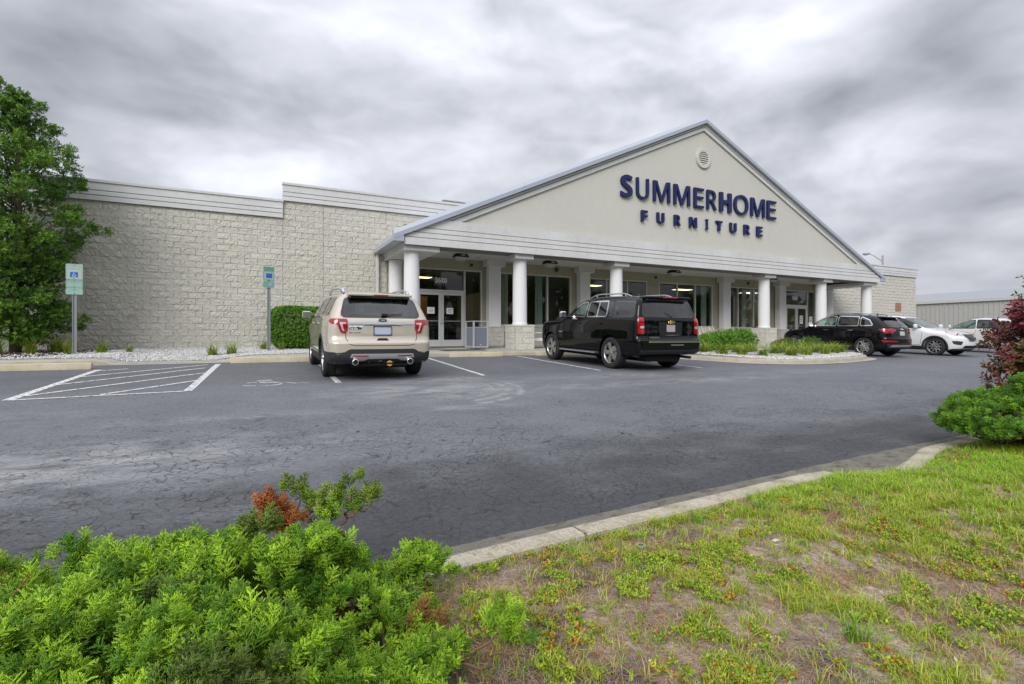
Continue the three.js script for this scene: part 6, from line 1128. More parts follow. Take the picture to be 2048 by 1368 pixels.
// a spray of n leaves round a short twig
function leafSpray(seed, n, len, wid, spread, twig = true) {
  const r = rng(seed), P = [], N = [];
  const v = new THREE.Vector3(), q = new THREE.Quaternion();
  for (let i = 0; i < n; i++) {
    const t = (i + 0.5) / n, base = new THREE.Vector3((r() - 0.5) * 0.02, t * spread, (r() - 0.5) * 0.02), az = i * 2.4 + r(), el = mix(0.1, 0.9, r()) + t * 0.4;
    q.setFromEuler(new THREE.Euler(0, az, 0, 'YXZ')).multiply(new THREE.Quaternion().setFromEuler(new THREE.Euler(0, 0, el))).multiply(new THREE.Quaternion().setFromEuler(new THREE.Euler((r() - 0.5) * 1.4, 0, 0)));
    const L = len * (0.7 + 0.6 * r()), W = wid * (0.75 + 0.5 * r()), pts = [[0, 0, 0], [L * 0.45, 0.02 * L, W / 2], [L, -0.06 * L, 0], [L * 0.45, 0.02 * L, -W / 2], [L * 0.5, -0.05 * L, 0]].map((a) => v.set(...a).applyQuaternion(q).add(base).toArray());
    for (const [a, b, c] of [[0, 1, 4], [1, 2, 4], [0, 4, 3], [4, 2, 3]]) P.push(...pts[a], ...pts[b], ...pts[c]);
  }
  const g = new THREE.BufferGeometry(); g.setAttribute('position', new THREE.Float32BufferAttribute(P, 3)); g.computeVertexNormals(); return clean(g);
}
const upTo = (d) => new THREE.Quaternion().setFromUnitVectors(new THREE.Vector3(0, 1, 0), new THREE.Vector3(...d).normalize());
const spin = (a) => new THREE.Quaternion().setFromAxisAngle(new THREE.Vector3(0, 1, 0), a);
function tint(r, a, b, t = r(), k = 0.25) { const s = 1 - k / 2 + k * r(); return C(mix(a[0], b[0], t) * s, mix(a[1], b[1], t) * s, mix(a[2], b[2], t) * s); }
// leaves filling pads (ellipsoids): denser towards their skins
function fillPads(parent, name, geos, pads, r, colA, colB, mat = Mleaf) {
  const lists = geos.map(() => [[], []]);
  for (const [c, rad, n, out, k = 0.5] of pads) for (let i = 0; i < n; i++) {
    const d = new THREE.Vector3(r() - 0.5, r() - 0.5, r() - 0.5).normalize(), f = Math.pow(r(), 0.45), x = [c[0] + d.x * rad[0] * f, c[1] + d.y * rad[1] * f, c[2] + d.z * rad[2] * f];
    const dir = [d.x * 0.8 + (out?.[0] ?? 0) + (r() - 0.5) * 0.7, d.y * 0.8 + (out?.[1] ?? 0.35) + (r() - 0.5) * 0.5, d.z * 0.8 + (out?.[2] ?? 0) + (r() - 0.5) * 0.7], g = Math.floor(r() * geos.length);
    lists[g][0].push(M4(x, upTo(dir).multiply(spin(r() * 6.28)), 0.75 + 0.5 * r())); lists[g][1].push(tint(r, colA, colB, clamp(k + (r() - 0.5) * 0.8)));
  }
  geos.forEach((g, i) => lists[i][0].length && instanced(parent, name, g, mat, lists[i][0], lists[i][1]));
}
const bark = std(0.12, 0.085, 0.06, 0.95, { bumpMap: rep(stoneTex, 3), bumpScale: 0.02 });
function limb(a, b, r0, r1, sag, r) { const n = 6, pts = []; for (let i = 0; i <= n; i++) { const t = i / n; pts.push(new THREE.Vector3(mix(a[0], b[0], t) + (i && i < n ? (r() - 0.5) * 0.08 : 0), mix(a[1], b[1], t) + sag * Math.sin(t * Math.PI) + (i && i < n ? (r() - 0.5) * 0.05 : 0), mix(a[2], b[2], t) + (i && i < n ? (r() - 0.5) * 0.08 : 0))); }
  const c = new THREE.CatmullRomCurve3(pts), g = new THREE.TubeGeometry(c, 10, 1, 6, false), p = g.attributes.position; for (let i = 0; i < p.count; i++) { const s = Math.floor(i / 7) / 10, o = c.getPointAt(Math.min(1, s)), k = mix(r0, r1, s); p.setXYZ(i, o.x + (p.getX(i) - o.x) * k, o.y + (p.getY(i) - o.y) * k, o.z + (p.getZ(i) - o.z) * k); } g.computeVertexNormals(); return g; }
const holly = [1, 2, 3, 4].map((s) => leafSpray(s, 12, 0.058, 0.026, 0.11));
// tall evergreen at the left end of the wall
{
  const r = rng(11), U = -5.55, P0 = 18.05, t = thing('evergreen_tree', 'tall bushy dark green evergreen tree at the left end of the block wall', 'tree', [U, bedY(U, P0), -P0]);
  const tr = [limb([0, -0.1, 0], [0.08, 3.6, 0.05], 0.14, 0.09, 0, r), limb([0.08, 3.5, 0.05], [0.1, 6.7, 0], 0.09, 0.025, 0, r), limb([0.05, 0.2, 0], [-0.5, 4.8, 0.2], 0.09, 0.03, 0, r), limb([0.0, 0.2, 0.05], [0.5, 3.2, 0.3], 0.07, 0.02, 0, r)];
  // reach of the crown against height
  const reach = curve([[0.2, 0.8], [0.9, 1.1], [1.6, 1.12], [2.1, 0.95], [2.6, 0.9], [2.95, 1.45], [3.3, 1.75], [3.6, 1.6], [3.9, 1.35], [4.2, 1.75], [4.6, 1.3], [5.0, 1.55], [5.4, 1.25], [5.8, 0.8], [6.3, 0.5], [6.9, 0.2]]);
  const pads = [], limbs = [];
  for (let i = 0; i < 104; i++) {
    const h = 0.35 + 6.4 * Math.pow((i + r() * 0.8) / 104, 0.95), az = i * 2.39996 + (r() - 0.5) * 0.6, R = reach(h) * 0.86, f = i % 3 === 0 ? 0.35 + 0.3 * r() : 0.72 + 0.30 * r(), d = [Math.cos(az), Math.sin(az)], c = [d[0] * R * f, h + 0.15 * f * (r() - 0.2), d[1] * R * f * 0.9];
    const s = (0.20 + 0.24 * r()) * (h > 5.6 ? 0.65 : h < 2.6 ? 1.2 : 1);
    pads.push([c, [s * 1.25, s * 0.62, s * 1.25], Math.round(250 * s * (h < 2.6 ? 1.5 : 1.2)), [d[0] * 0.5, 0.35, d[1] * 0.5], 0.42 + 0.35 * (r() - 0.5)]);
    if (f > 0.6) { limbs.push(limb([0.05 * d[0], Math.max(0.3, h - 0.55 - 0.3 * r()), 0.05 * d[1]], c, 0.028, 0.007, 0.08, r)); for (let k = 0; k < 2; k++) { const e = [c[0] + d[0] * s * (0.7 + 0.5 * r()) + (r() - 0.5) * s, c[1] + (r() - 0.3) * s * 0.7, c[2] + d[1] * s + (r() - 0.5) * s]; pads.push([e, [s * 0.4, s * 0.28, s * 0.4], Math.round(70 * s), [d[0] * 0.7, 0.4, d[1] * 0.7], 0.65]); } }
  }
  part(t, 'trunk', merge(tr), bark); part(t, 'branch', merge(limbs), bark);
  fillPads(t, 'crown', holly, pads, r, [0.028, 0.10, 0.008], [0.17, 0.32, 0.018]);
}
// clipped box hedge beside the beige car
{
  const r = rng(12), t = thing('clipped_hedge', 'clipped bright green box hedge beside the beige car', 'hedge', [1.62, bedY(1.6, 18.9), -18.9]), W = 1.1, H = 1.36, D = 0.62, M = [], Cc = [], g = [21, 22, 23].map((s) => leafSpray(s, 11, 0.042, 0.020, 0.05));
  const L = g.map(() => [[], []]);
  for (let i = 0; i < 9500; i++) {
    const e = 4.5, a = [r() * 2 - 1, r() * 2 - 1, r() * 2 - 1], m = (Math.abs(a[0]) ** e + Math.abs(a[1]) ** e + Math.abs(a[2]) ** e) ** (1 / e), f = 1 - 0.16 * r() ** 2, b = a.map((x) => x / m * f), hgt = (b[1] * 0.5 + 0.5) * H, wv = 1 + 0.05 * (fbm3(b[0] * 3, b[1] * 3, b[2] * 3, 2) - 0.5), taper = 1 - 0.13 * Math.max(0, -b[1]) ** 2;
    const k = Math.floor(r() * 3), n = b.map((x) => Math.sign(x) * Math.abs(x) ** 3);
    L[k][0].push(M4([b[0] * W * wv * taper, hgt * wv + 0.02, b[2] * D * wv * taper], upTo([n[0] + (r() - 0.5) * 0.9, n[1] + 0.3 + (r() - 0.5) * 0.9, n[2] + (r() - 0.5) * 0.9]).multiply(spin(r() * 6.3)), 0.7 + 0.5 * r()));
    L[k][1].push(tint(r, [0.05, 0.15, 0.010], [0.18, 0.36, 0.02], clamp(0.45 + (r() - 0.5) * 0.9)));
  }
  g.forEach((q, i) => instanced(t, 'foliage', q, Mleaf, L[i][0], L[i][1]));
  const br = []; for (let i = 0; i < 16; i++) br.push(limb([(r() - 0.5) * 1.2, -0.05, (r() - 0.5) * 0.4], [(r() - 0.5) * 1.8, 0.8 + 0.4 * r(), (r() - 0.5) * 0.8], 0.02, 0.006, 0, r)); part(t, 'stem', merge(br), bark);
}
// mounded shrub and small shrubs of the island
function mound(name, label, u, p, y, parts, seed, cA, cB, len = 0.045) {
  const r = rng(seed), t = thing(name, label, 'shrub', [u, y, -p]), g = [1, 2, 3].map((s) => leafSpray(seed * 7 + s, 10, len, len * 0.45, len * 1.4)), pads = parts.map(([c, rad, n]) => [c, rad, n, [0, 0.3, 0], 0.5]);
  fillPads(t, 'foliage', g, pads, r, cA, cB);
  const br = []; for (const [c, rad] of parts) for (let i = 0; i < 5; i++) br.push(limb([c[0] * 0.5 + (r() - 0.5) * 0.2, -0.05, c[2] * 0.5 + (r() - 0.5) * 0.2], [c[0] + (r() - 0.5) * rad[0], c[1] + rad[1] * 0.4, c[2] + (r() - 0.5) * rad[2]], 0.016, 0.005, 0, r)); part(t, 'stem', merge(br), bark); return t;
}
mound('round_shrub', 'large rounded bright green shrub at the back of the island', 16.5, 14.1, islandY(17, 14.1), [[[0.5, 0.36, 0], [0.70, 0.46, 0.7], 2600], [[-0.55, 0.34, 0.05], [0.9, 0.36, 0.7], 2200], [[-1.35, 0.26, 0.1], [0.5, 0.30, 0.5], 800]], 31, [0.045, 0.14, 0.012], [0.20, 0.40, 0.02]);
mound('low_shrub', 'low green shrub at the right foot of the rounded shrub', 18.85, 13.3, islandY(18.8, 13.3), [[[0, 0.2, 0], [0.42, 0.26, 0.35], 650]], 33, [0.03, 0.09, 0.012], [0.12, 0.22, 0.02]);
mound('low_shrub', 'small brownish shrub between the rounded shrub and the low green shrub', 18.2, 13.25, islandY(18.2, 13.2), [[[0, 0.16, 0], [0.25, 0.2, 0.25], 260]], 34, [0.12, 0.07, 0.03], [0.26, 0.17, 0.06]);
mound('low_shrub', 'low green shrub beside the front wheel of the black crossover', 20.0, 13.1, islandY(20, 13.1), [[[0, 0.24, 0], [0.45, 0.28, 0.35], 600]], 35, [0.03, 0.08, 0.012], [0.12, 0.20, 0.02]);
// strap leaved grass clumps
function tuftGeo(seed, n, len, droop) {
  const r = rng(seed), P = [], CV = [];
  for (let i = 0; i < n; i++) {
    const az = r() * 6.283, l = len * (0.55 + 0.6 * r()), lean = 0.4 + 1.0 * r(), b = [(r() - 0.5) * len * 0.35, 0, (r() - 0.5) * len * 0.35], w = 0.0065 + 0.004 * r(), pts = [], ya = r() < 0.16 && lean > 0.8;
    for (let k = 0; k <= 4; k++) { const s = k / 4, h = Math.sin(Math.min(1.9, s * (1.2 + droop * lean))) * l * (1 - 0.45 * lean), x = l * lean * Math.pow(s, 1.5) * 0.95; pts.push([b[0] + Math.cos(az) * x, h, b[2] + Math.sin(az) * x, w * (1 - s * 0.85)]); }
    const px = -Math.sin(az), pz = Math.cos(az);
    for (let k = 0; k < 4; k++) { const [A, Q] = [pts[k], pts[k + 1]], a = [A[0] + px * A[3], A[1], A[2] + pz * A[3]], c = [A[0] - px * A[3], A[1], A[2] - pz * A[3]], d = [Q[0] + px * Q[3], Q[1], Q[2] + pz * Q[3]], e = [Q[0] - px * Q[3], Q[1], Q[2] - pz * Q[3]]; P.push(...a, ...c, ...e, ...a, ...e, ...d); const col = ya ? [0.40, 0.31, 0.11] : [mix(0.14, 0.32, r()), mix(0.24, 0.40, r()), 0.025]; for (let q = 0; q < 6; q++) CV.push(...col); }
  }
  const g = new THREE.BufferGeometry(); g.setAttribute('position', new THREE.Float32BufferAttribute(P, 3)); g.setAttribute('color', new THREE.Float32BufferAttribute(CV, 3)); g.computeVertexNormals(); return g;
}
const MTuft = new THREE.MeshPhysicalMaterial({ color: 0xffffff, vertexColors: true, roughness: 0.6, side: THREE.DoubleSide });
{
  const gs = [1, 2, 3, 4, 5].map((s) => tuftGeo(s + 50, 110, 0.62, 1.1)), r = rng(14);
  const spots = [[13.35, 12.9], [13.9, 13.0], [13.75, 12.0], [14.2, 11.6], [14.9, 12.4], [15.5, 12.5], [14.75, 11.25], [15.95, 11.75], [15.75, 11.0], [16.6, 11.9], [16.7, 11.1], [17.4, 11.7], [17.9, 11.2], [18.35, 11.85], [18.9, 11.5], [19.4, 12.1], [19.75, 11.75], [17.3, 12.6], [18.2, 12.7], [19.0, 12.75], [16.2, 12.8], [19.65, 12.8], [14.4, 13.2], [13.6, 13.6]];
  spots.forEach(([u, p], i) => {
    const t = thing('grass_clump', 'clump of yellow green strap leaved grass on the white gravel island', 'ornamental grass', [u, islandY(u, p), -p], r() * 6, 'grass clumps planted on the island');
    const m = part(t, 'blades', gs[i % 5], MTuft); m.scale.set(1.05 + 0.35 * r(), 0.72 + 0.25 * r(), 1.05 + 0.35 * r());
  });
  const wall = [[-5.1, 17.6, 1.1, 'strappy green grass clump under the left tree, nearest the mulch edge'], [-4.75, 18.2, 1.15, 'dark green grass clump at the right foot of the left tree'], [-5.75, 17.4, 1.1, 'yellowing grass clump at the left edge of the picture under the tree'], [-4.35, 17.75, 0.9, 'yellow green grass clump just left of the first sign post'], [-3.62, 17.55, 0.8, 'bright green grass clump just right of the first sign post'], [-3.05, 17.75, 0.55, 'low grass clump on the gravel, second to the right of the first sign post'], [-0.97, 16.75, 0.8, 'left of the two grass tufts standing alone on the white gravel'], [-0.5, 16.8, 0.85, 'right of the two grass tufts standing alone on the white gravel'], [0.35, 18.4, 0.7, 'grass tuft behind the second sign post'], [0.85, 18.0, 0.6, 'low grass tuft between the second sign post and the hedge']];
  wall.forEach(([u, p, s, label], i) => { const t = thing('grass_clump', label, 'ornamental grass', [u, bedY(u, p), -p], r() * 6); const m = part(t, 'blades', gs[(i * 2) % 5], MTuft); m.scale.setScalar(s); });
}
// ---------------------------------------------------------------- junipers
// one juniper plume: a twig with side shoots of thin scaly cords
function plume(seed, len, thick = 0.0025) {
  const r = rng(seed), P = [], N = [];
  const cord = (a, d, l, w) => {
    // three sided tapering cord, bent a little upwards
    const D = new THREE.Vector3(...d).normalize(), s = Math.abs(D.y) < 0.9 ? new THREE.Vector3(0, 1, 0) : new THREE.Vector3(1, 0, 0), X = s.clone().cross(D).normalize(), Y = D.clone().cross(X), A = new THREE.Vector3(...a), m = A.clone().addScaledVector(D, l * 0.55), e = A.clone().addScaledVector(D, l).add(new THREE.Vector3(0, l * 0.12, 0));
    for (let k = 0; k < 3; k++) {
      const t0 = k * 2.0944, t1 = t0 + 2.0944, o = (t, q) => X.clone().multiplyScalar(Math.cos(t) * q).addScaledVector(Y, Math.sin(t) * q);
      const a0 = A.clone().add(o(t0, w * 0.8)), a1 = A.clone().add(o(t1, w * 0.8)), m0 = m.clone().add(o(t0, w)), m1 = m.clone().add(o(t1, w)), n0 = o(t0, 1), n1 = o(t1, 1), ne = D.clone();
      for (const [p, n] of [[a0, n0], [a1, n1], [m1, n1], [a0, n0], [m1, n1], [m0, n0], [m0, n0], [m1, n1], [e, ne]]) { P.push(p.x, p.y, p.z); N.push(n.x, n.y, n.z); }
    }
  };
  const n = 15;
  cord([0, 0, 0], [0, 1, 0], len, thick);
  for (let i = 0; i < n; i++) {
    const t = 0.12 + 0.85 * i / n, az = i * 2.4 + r(), el = 0.55 + 0.35 * r(), l = len * (0.62 - 0.38 * t) * (0.8 + 0.4 * r()), d = [Math.cos(az) * Math.cos(el), Math.sin(el), Math.sin(az) * Math.cos(el)], b = [0, t * len, 0];
    cord(b, d, l, thick * 0.95);
    const m = 5 + Math.floor(r() * 2);
    for (let k = 0; k < m; k++) { const s = 0.25 + 0.7 * k / m, az2 = az + (k % 2 ? 1 : -1) * (0.5 + 0.5 * r()), el2 = el + (r() - 0.3) * 0.5; cord([d[0] * l * s, b[1] + d[1] * l * s, d[2] * l * s], [Math.cos(az2) * Math.cos(el2), Math.sin(el2), Math.sin(az2) * Math.cos(el2)], l * (0.52 - 0.25 * s), thick * 0.9); }
  }
  const g = new THREE.BufferGeometry(); g.setAttribute('position', new THREE.Float32BufferAttribute(P, 3)); g.setAttribute('normal', new THREE.Float32BufferAttribute(N, 3)); return clean(g);
}
const MJun = std(1, 1, 1, 0.62);
const plumes = [1, 2, 3, 4, 5].map((s) => plume(s * 13, 0.095));
// foliage plumes set over branch tips: list of [position, direction, spread, count, colours]
function juniper(t, tips, r, geos, size = 1, cols = [[0.07, 0.20, 0.005], [0.40, 0.62, 0.03]]) {
  const L = geos.map(() => [[], []]);
  for (const [c, d, sp, n, cc, s = 1] of tips) for (let i = 0; i < n; i++) {
    const off = new THREE.Vector3(r() - 0.5, r() - 0.5, r() - 0.5).normalize().multiplyScalar(sp * Math.pow(r(), 0.5)), f = i / n, x = [c[0] + off.x + d[0] * sp * 0.4, c[1] + off.y * 0.62 + d[1] * sp * 0.3, c[2] + off.z + d[2] * sp * 0.4];
    const dir = [d[0] * 0.75 + off.x / sp * 0.6 + (r() - 0.5) * 0.5, d[1] * 0.75 + 0.45 + off.y / sp * 0.4 + (r() - 0.5) * 0.3, d[2] * 0.75 + off.z / sp * 0.6 + (r() - 0.5) * 0.5], k = Math.floor(r() * geos.length), [A, Bc] = cc ?? cols;
    L[k][0].push(M4(x, upTo(dir).multiply(spin(r() * 6.3)), (0.7 + 0.5 * r()) * size * s)); L[k][1].push(tint(r, A, Bc, r(), 0.4));
  }
  geos.forEach((g, i) => L[i][0].length && instanced(t, 'foliage', g, MJun, L[i][0], L[i][1]));
}
// spreading juniper in the foreground
const bushTop = (u, p) => {   // height of the foliage above the lawn
  const back = 2.52 - 0.02 * Math.abs(u + 0.2) - 0.30 * sstep(0.25, 0.75, u) + 0.06 * Math.sin(u * 9), right = mix(0.34, 0.62, sstep(1.15, 2.0, p)) - 0.20 * sstep(1.95, 2.35, p) - 0.13 + 0.10 * Math.sin(p * 11) - 0.12 * sstep(1.1, 0.6, p);
  const e = Math.min(sstep(back, back - 0.5, p), sstep(right, right - 0.42, u));
  if (e <= 0) return 0;
  let f1 = 9; const X = u * 4.6 + 0.5 * fbm2(u * 4, p * 4, 2, 23), Y = p * 4.6 + 0.5 * fbm2(u * 4 + 9, p * 4, 2, 25), ix = Math.floor(X), iy = Math.floor(Y);
  for (let j = -1; j <= 1; j++) for (let i = -1; i <= 1; i++) f1 = Math.min(f1, Math.hypot(ix + i + hash3(ix + i, iy + j, 61) - X, iy + j + hash3(ix + i, iy + j, 62) - Y));
  return (0.09 + 0.262 * Math.pow(e, 0.7) + 0.06 * sstep(-0.3, -1.0, u)) * (0.72 + 0.3 * fbm2(u * 2.6 + 3, p * 2.6, 3, 19) + 0.40 * (1 - Math.min(1, f1 * 1.3) ** 2) - 0.08);
};
{
  const r = rng(15), t = thing('juniper_bush', 'large spreading bright green juniper bush filling the lower left foreground', 'juniper', [0, 0, 0]), tips = [], br = [];
  const dry = [[0.20, 0.10, 0.02], [0.36, 0.20, 0.04]], olive = [[0.06, 0.10, 0.012], [0.17, 0.26, 0.03]];
  for (let i = 0; i < 1250; i++) {
    const u = mix(-1.9, 0.9, r()), p = mix(0.45, 2.55, r()), h = bushTop(u, p); if (h < 0.07) continue;
    const e = 0.05, gx = -(bushTop(u + e, p) - bushTop(u - e, p)) / (2 * e), gp = -(bushTop(u, p + e) - bushTop(u, p - e)) / (2 * e), jit = r(), y = lawnY(u, p) + h * (0.80 + 0.22 * jit) - (i % 4 === 0 ? h * 0.35 : 0.02), l = Math.hypot(gx, 1, gp);
    const d = [gx / l + (r() - 0.5) * 0.7, 0.55 + 0.5 * r(), -gp / l + (r() - 0.5) * 0.7];
    tips.push([[u, y, -p], d, 0.05 + 0.025 * r(), 20, r() < 0.02 ? dry : r() < 0.08 ? olive : undefined]);
    if (i % 4 === 0) br.push(limb([u * 0.85 + 0.0, lawnY(u, p) + 0.02, -p * 0.92 - 0.08], [u, y - 0.01, -p], 0.009, 0.004, 0.02, r));
  }
  // low sprays reaching over the lawn on the right
  for (const [u, p, h, n] of [[0.48, 1.66, 0.12, 3], [0.50, 1.50, 0.10, 2], [0.42, 1.40, 0.12, 3], [0.68, 1.48, 0.13, 3], [0.40, 1.24, 0.11, 3], [0.44, 1.10, 0.10, 2], [0.36, 1.02, 0.12, 3], [0.62, 2.0, 0.16, 5], [0.56, 2.06, 0.22, 5], [0.52, 1.93, 0.2, 4]]) for (let k = 0; k < n; k++) { const q = [u + (r() - 0.5) * 0.10, lawnY(u, p) + h * (0.6 + 0.5 * r()), -p + (r() - 0.5) * 0.10]; tips.push([q, [0.7, 0.35, (r() - 0.5) * 0.6], 0.05, 12, p < 1.7 && r() < 0.15 ? dry : undefined]); br.push(limb([q[0] - 0.2, lawnY(u, p) + 0.015, q[2] + 0.02], q, 0.006, 0.003, 0.01, r)); }
  juniper(t, tips, r, plumes, 0.62);
  part(t, 'branch', merge(br), std(0.16, 0.095, 0.06, 0.9));
  const twigs = []; for (const [u, p] of [[-0.72, 1.62], [-0.66, 1.7], [-0.55, 1.72], [-0.78, 1.5]]) { const y = lawnY(u, p) + bushTop(u, p); for (let k = 0; k < 3; k++) twigs.push(limb([u, y - 0.15, -p], [u + (r() - 0.5) * 0.14, y + 0.05 + 0.03 * r(), -p + (r() - 0.5) * 0.1], 0.004, 0.0015, 0.01, r)); } part(t, 'dead_twig', merge(twigs), std(0.26, 0.12, 0.05, 0.9));
}
// upright sprigs behind the bush
{
  const r = rng(16), t = thing('juniper_sprig', 'upright olive green juniper sprigs with a rust brown dead branch beyond the bush', 'juniper', [0, 0, 0]), tips = [], dead = [], br = [];
  const olive = [[0.10, 0.18, 0.012], [0.30, 0.42, 0.035]], rust = [[0.26, 0.07, 0.015], [0.52, 0.19, 0.04]];
  const stem = (pts, w) => br.push(...pts.slice(1).map((q, i) => limb(pts[i], q, w, w * 0.7, 0.0, r)));
  stem([[0.267, 0.231, -2.385], [0.321, 0.307, -2.358], [0.364, 0.405, -2.336], [0.395, 0.503, -2.321]], 0.006); stem([[0.364, 0.405, -2.336], [0.461, 0.448, -2.287]], 0.004); stem([[0.267, 0.231, -2.385], [0.238, 0.361, -2.400], [0.170, 0.470, -2.434]], 0.005); stem([[0.238, 0.361, -2.400], [0.267, 0.470, -2.385]], 0.004);
  for (const [q, n, s, c] of [[[0.395, 0.531, -2.321], 8, 0.035, 0], [[0.364, 0.470, -2.336], 9, 0.04, 0], [[0.329, 0.431, -2.354], 9, 0.04, 1], [[0.383, 0.409, -2.327], 9, 0.045, 1], [[0.465, 0.453, -2.285], 8, 0.04, 0], [[0.484, 0.470, -2.276], 5, 0.03, 0], [[0.426, 0.405, -2.305], 6, 0.04, 0], [[0.166, 0.496, -2.436], 7, 0.035, 0], [[0.189, 0.457, -2.425], 7, 0.035, 0], [[0.232, 0.427, -2.403], 8, 0.04, 0], [[0.267, 0.453, -2.385], 6, 0.035, 0], [[0.267, 0.383, -2.385], 8, 0.045, 0], [[0.212, 0.383, -2.413], 6, 0.04, 0], [[0.306, 0.361, -2.366], 8, 0.045, 1]]) tips.push([q, [0, 0.9, 0], s, n, c ? undefined : olive]);
  for (const [q, n] of [[[0.065, 0.487, -2.342], 9], [[0.090, 0.462, -2.329], 12], [[0.116, 0.429, -2.316], 12], [[0.083, 0.417, -2.332], 12], [[0.127, 0.392, -2.310], 12], [[0.059, 0.388, -2.344], 9], [[0.160, 0.396, -2.294], 7], [[0.105, 0.368, -2.321], 10]]) dead.push([q, [-0.4, 0.7, 0], 0.042, n, rust]);
  juniper(t, tips, r, plumes, 0.62); juniper(t, dead, r, plumes, 0.62);
  stem([[0.132, 0.306, -2.308], [0.105, 0.388, -2.321], [0.068, 0.470, -2.340]], 0.004);
  part(t, 'stem', merge(br), std(0.20, 0.10, 0.05, 0.9));
}
// rounded juniper at the right
{
  const r = rng(17), u0 = 6.55, p0 = 2.25, y0 = lawnY(u0, p0), t = thing('juniper_shrub', 'rounded green juniper shrub with bare lower stems at the right edge of the lawn', 'juniper', [u0, y0, -p0]), tips = [], br = [];
  for (let i = 0; i < 180; i++) {
    const az = r() * 6.283, el = Math.acos(1 - 1.15 * r()) , R = 0.64 * (0.78 + 0.24 * r()), lay = 0.82 + 0.2 * fbm2(az * 2, el * 4, 2, 3), c = [Math.cos(az) * Math.sin(el) * R * 1.1 * lay, 0.17 + Math.cos(el) * 0.31 * lay, Math.sin(az) * Math.sin(el) * R * 0.75 * lay];
    const d = [Math.cos(az) * 0.8, 0.5, Math.sin(az) * 0.8]; tips.push([c, d, 0.075 + 0.03 * r(), 15]); if (i % 2 === 0) br.push(limb([c[0] * 0.12, 0.0, c[2] * 0.12], [c[0] * 0.95, c[1] - 0.03, c[2] * 0.95], 0.013, 0.004, 0.03 * (r() - 0.3), r));
  }
  for (let k = 0; k < 5; k++) tips.push([[-0.30 + 0.07 * r(), 0.50 + 0.05 * k * 0.5, 0.1 + 0.05 * r()], [-0.2, 1, 0], 0.06, 14]);
  juniper(t, tips, r, plumes, 0.85, [[0.04, 0.13, 0.008], [0.21, 0.42, 0.022]]); part(t, 'branch', merge(br), std(0.17, 0.12, 0.085, 0.9));
}
// red leaved shrub and the pale tree behind it
{
  const r = rng(18), u0 = 9.12, p0 = 2.55, y0 = GY(p0) + 0.1, t = thing('red_leaved_shrub', 'tall purple red leaved shrub at the right edge of the picture', 'shrub', [u0, y0, -p0]), g = [61, 62, 63].map((s) => leafSpray(s, 11, 0.060, 0.028, 0.12)), pads = [], br = [];
  for (let i = 0; i < 120; i++) { const h = 0.15 + 1.28 * r(), R = curve([[0.1, 0.45], [0.4, 0.78], [0.9, 0.80], [1.2, 0.62], [1.45, 0.3]])(h), az = r() * 6.283, f = 0.55 + 0.5 * r(), c = [Math.cos(az) * R * f, h, Math.sin(az) * R * f * 0.9]; pads.push([c, [0.13, 0.11, 0.13], 30, [Math.cos(az) * 0.6, 0.5, Math.sin(az) * 0.6], clamp((h - 0.3) * 0.5 + r() * 0.6)]); if (i % 2) br.push(limb([c[0] * 0.1, 0, c[2] * 0.1], c, 0.012, 0.004, 0, r)); }
  for (const [x, y, z] of [[-0.85, 0.45, 0.1], [-0.8, 0.75, -0.05], [-0.75, 1.1, 0.1], [-0.8, 0.3, 0.1]]) { pads.push([[x, y, z], [0.10, 0.08, 0.1], 14, [-0.8, 0.4, 0], 0.9]); br.push(limb([0, 0.2, 0], [x, y, z], 0.008, 0.003, 0.02, r)); }
  fillPads(t, 'foliage', g, pads, r, [0.09, 0.10, 0.02], [0.22, 0.035, 0.05], leafMat(1, 1, 1, { roughness: 0.5 })); part(t, 'branch', merge(br), bark);
}
{
  const r = rng(19), u0 = 13.5, p0 = 3.6, t = thing('young_tree', 'pale green leafy tree top showing above the red leaved shrub', 'tree', [u0, GY(p0), -p0]), g = [71, 72].map((s) => leafSpray(s, 9, 0.075, 0.035, 0.16)), pads = [], br = [limb([0, 0, 0], [-0.05, 2.0, 0], 0.05, 0.03, 0, r)];
  for (let i = 0; i < 40; i++) { const h = 1.45 + 0.85 * r(), az = r() * 6.283, R = 0.35 + 0.4 * r(), c = [Math.cos(az) * R, h, Math.sin(az) * R]; pads.push([c, [0.16, 0.12, 0.16], 12, [Math.cos(az) * 0.5, 0.5, Math.sin(az) * 0.5], 0.6]); br.push(limb([0, h - 0.6, 0], c, 0.015, 0.004, 0.03, r)); }
  fillPads(t, 'crown', g, pads, r, [0.07, 0.12, 0.015], [0.20, 0.28, 0.03]); part(t, 'trunk', merge(br), bark);
}
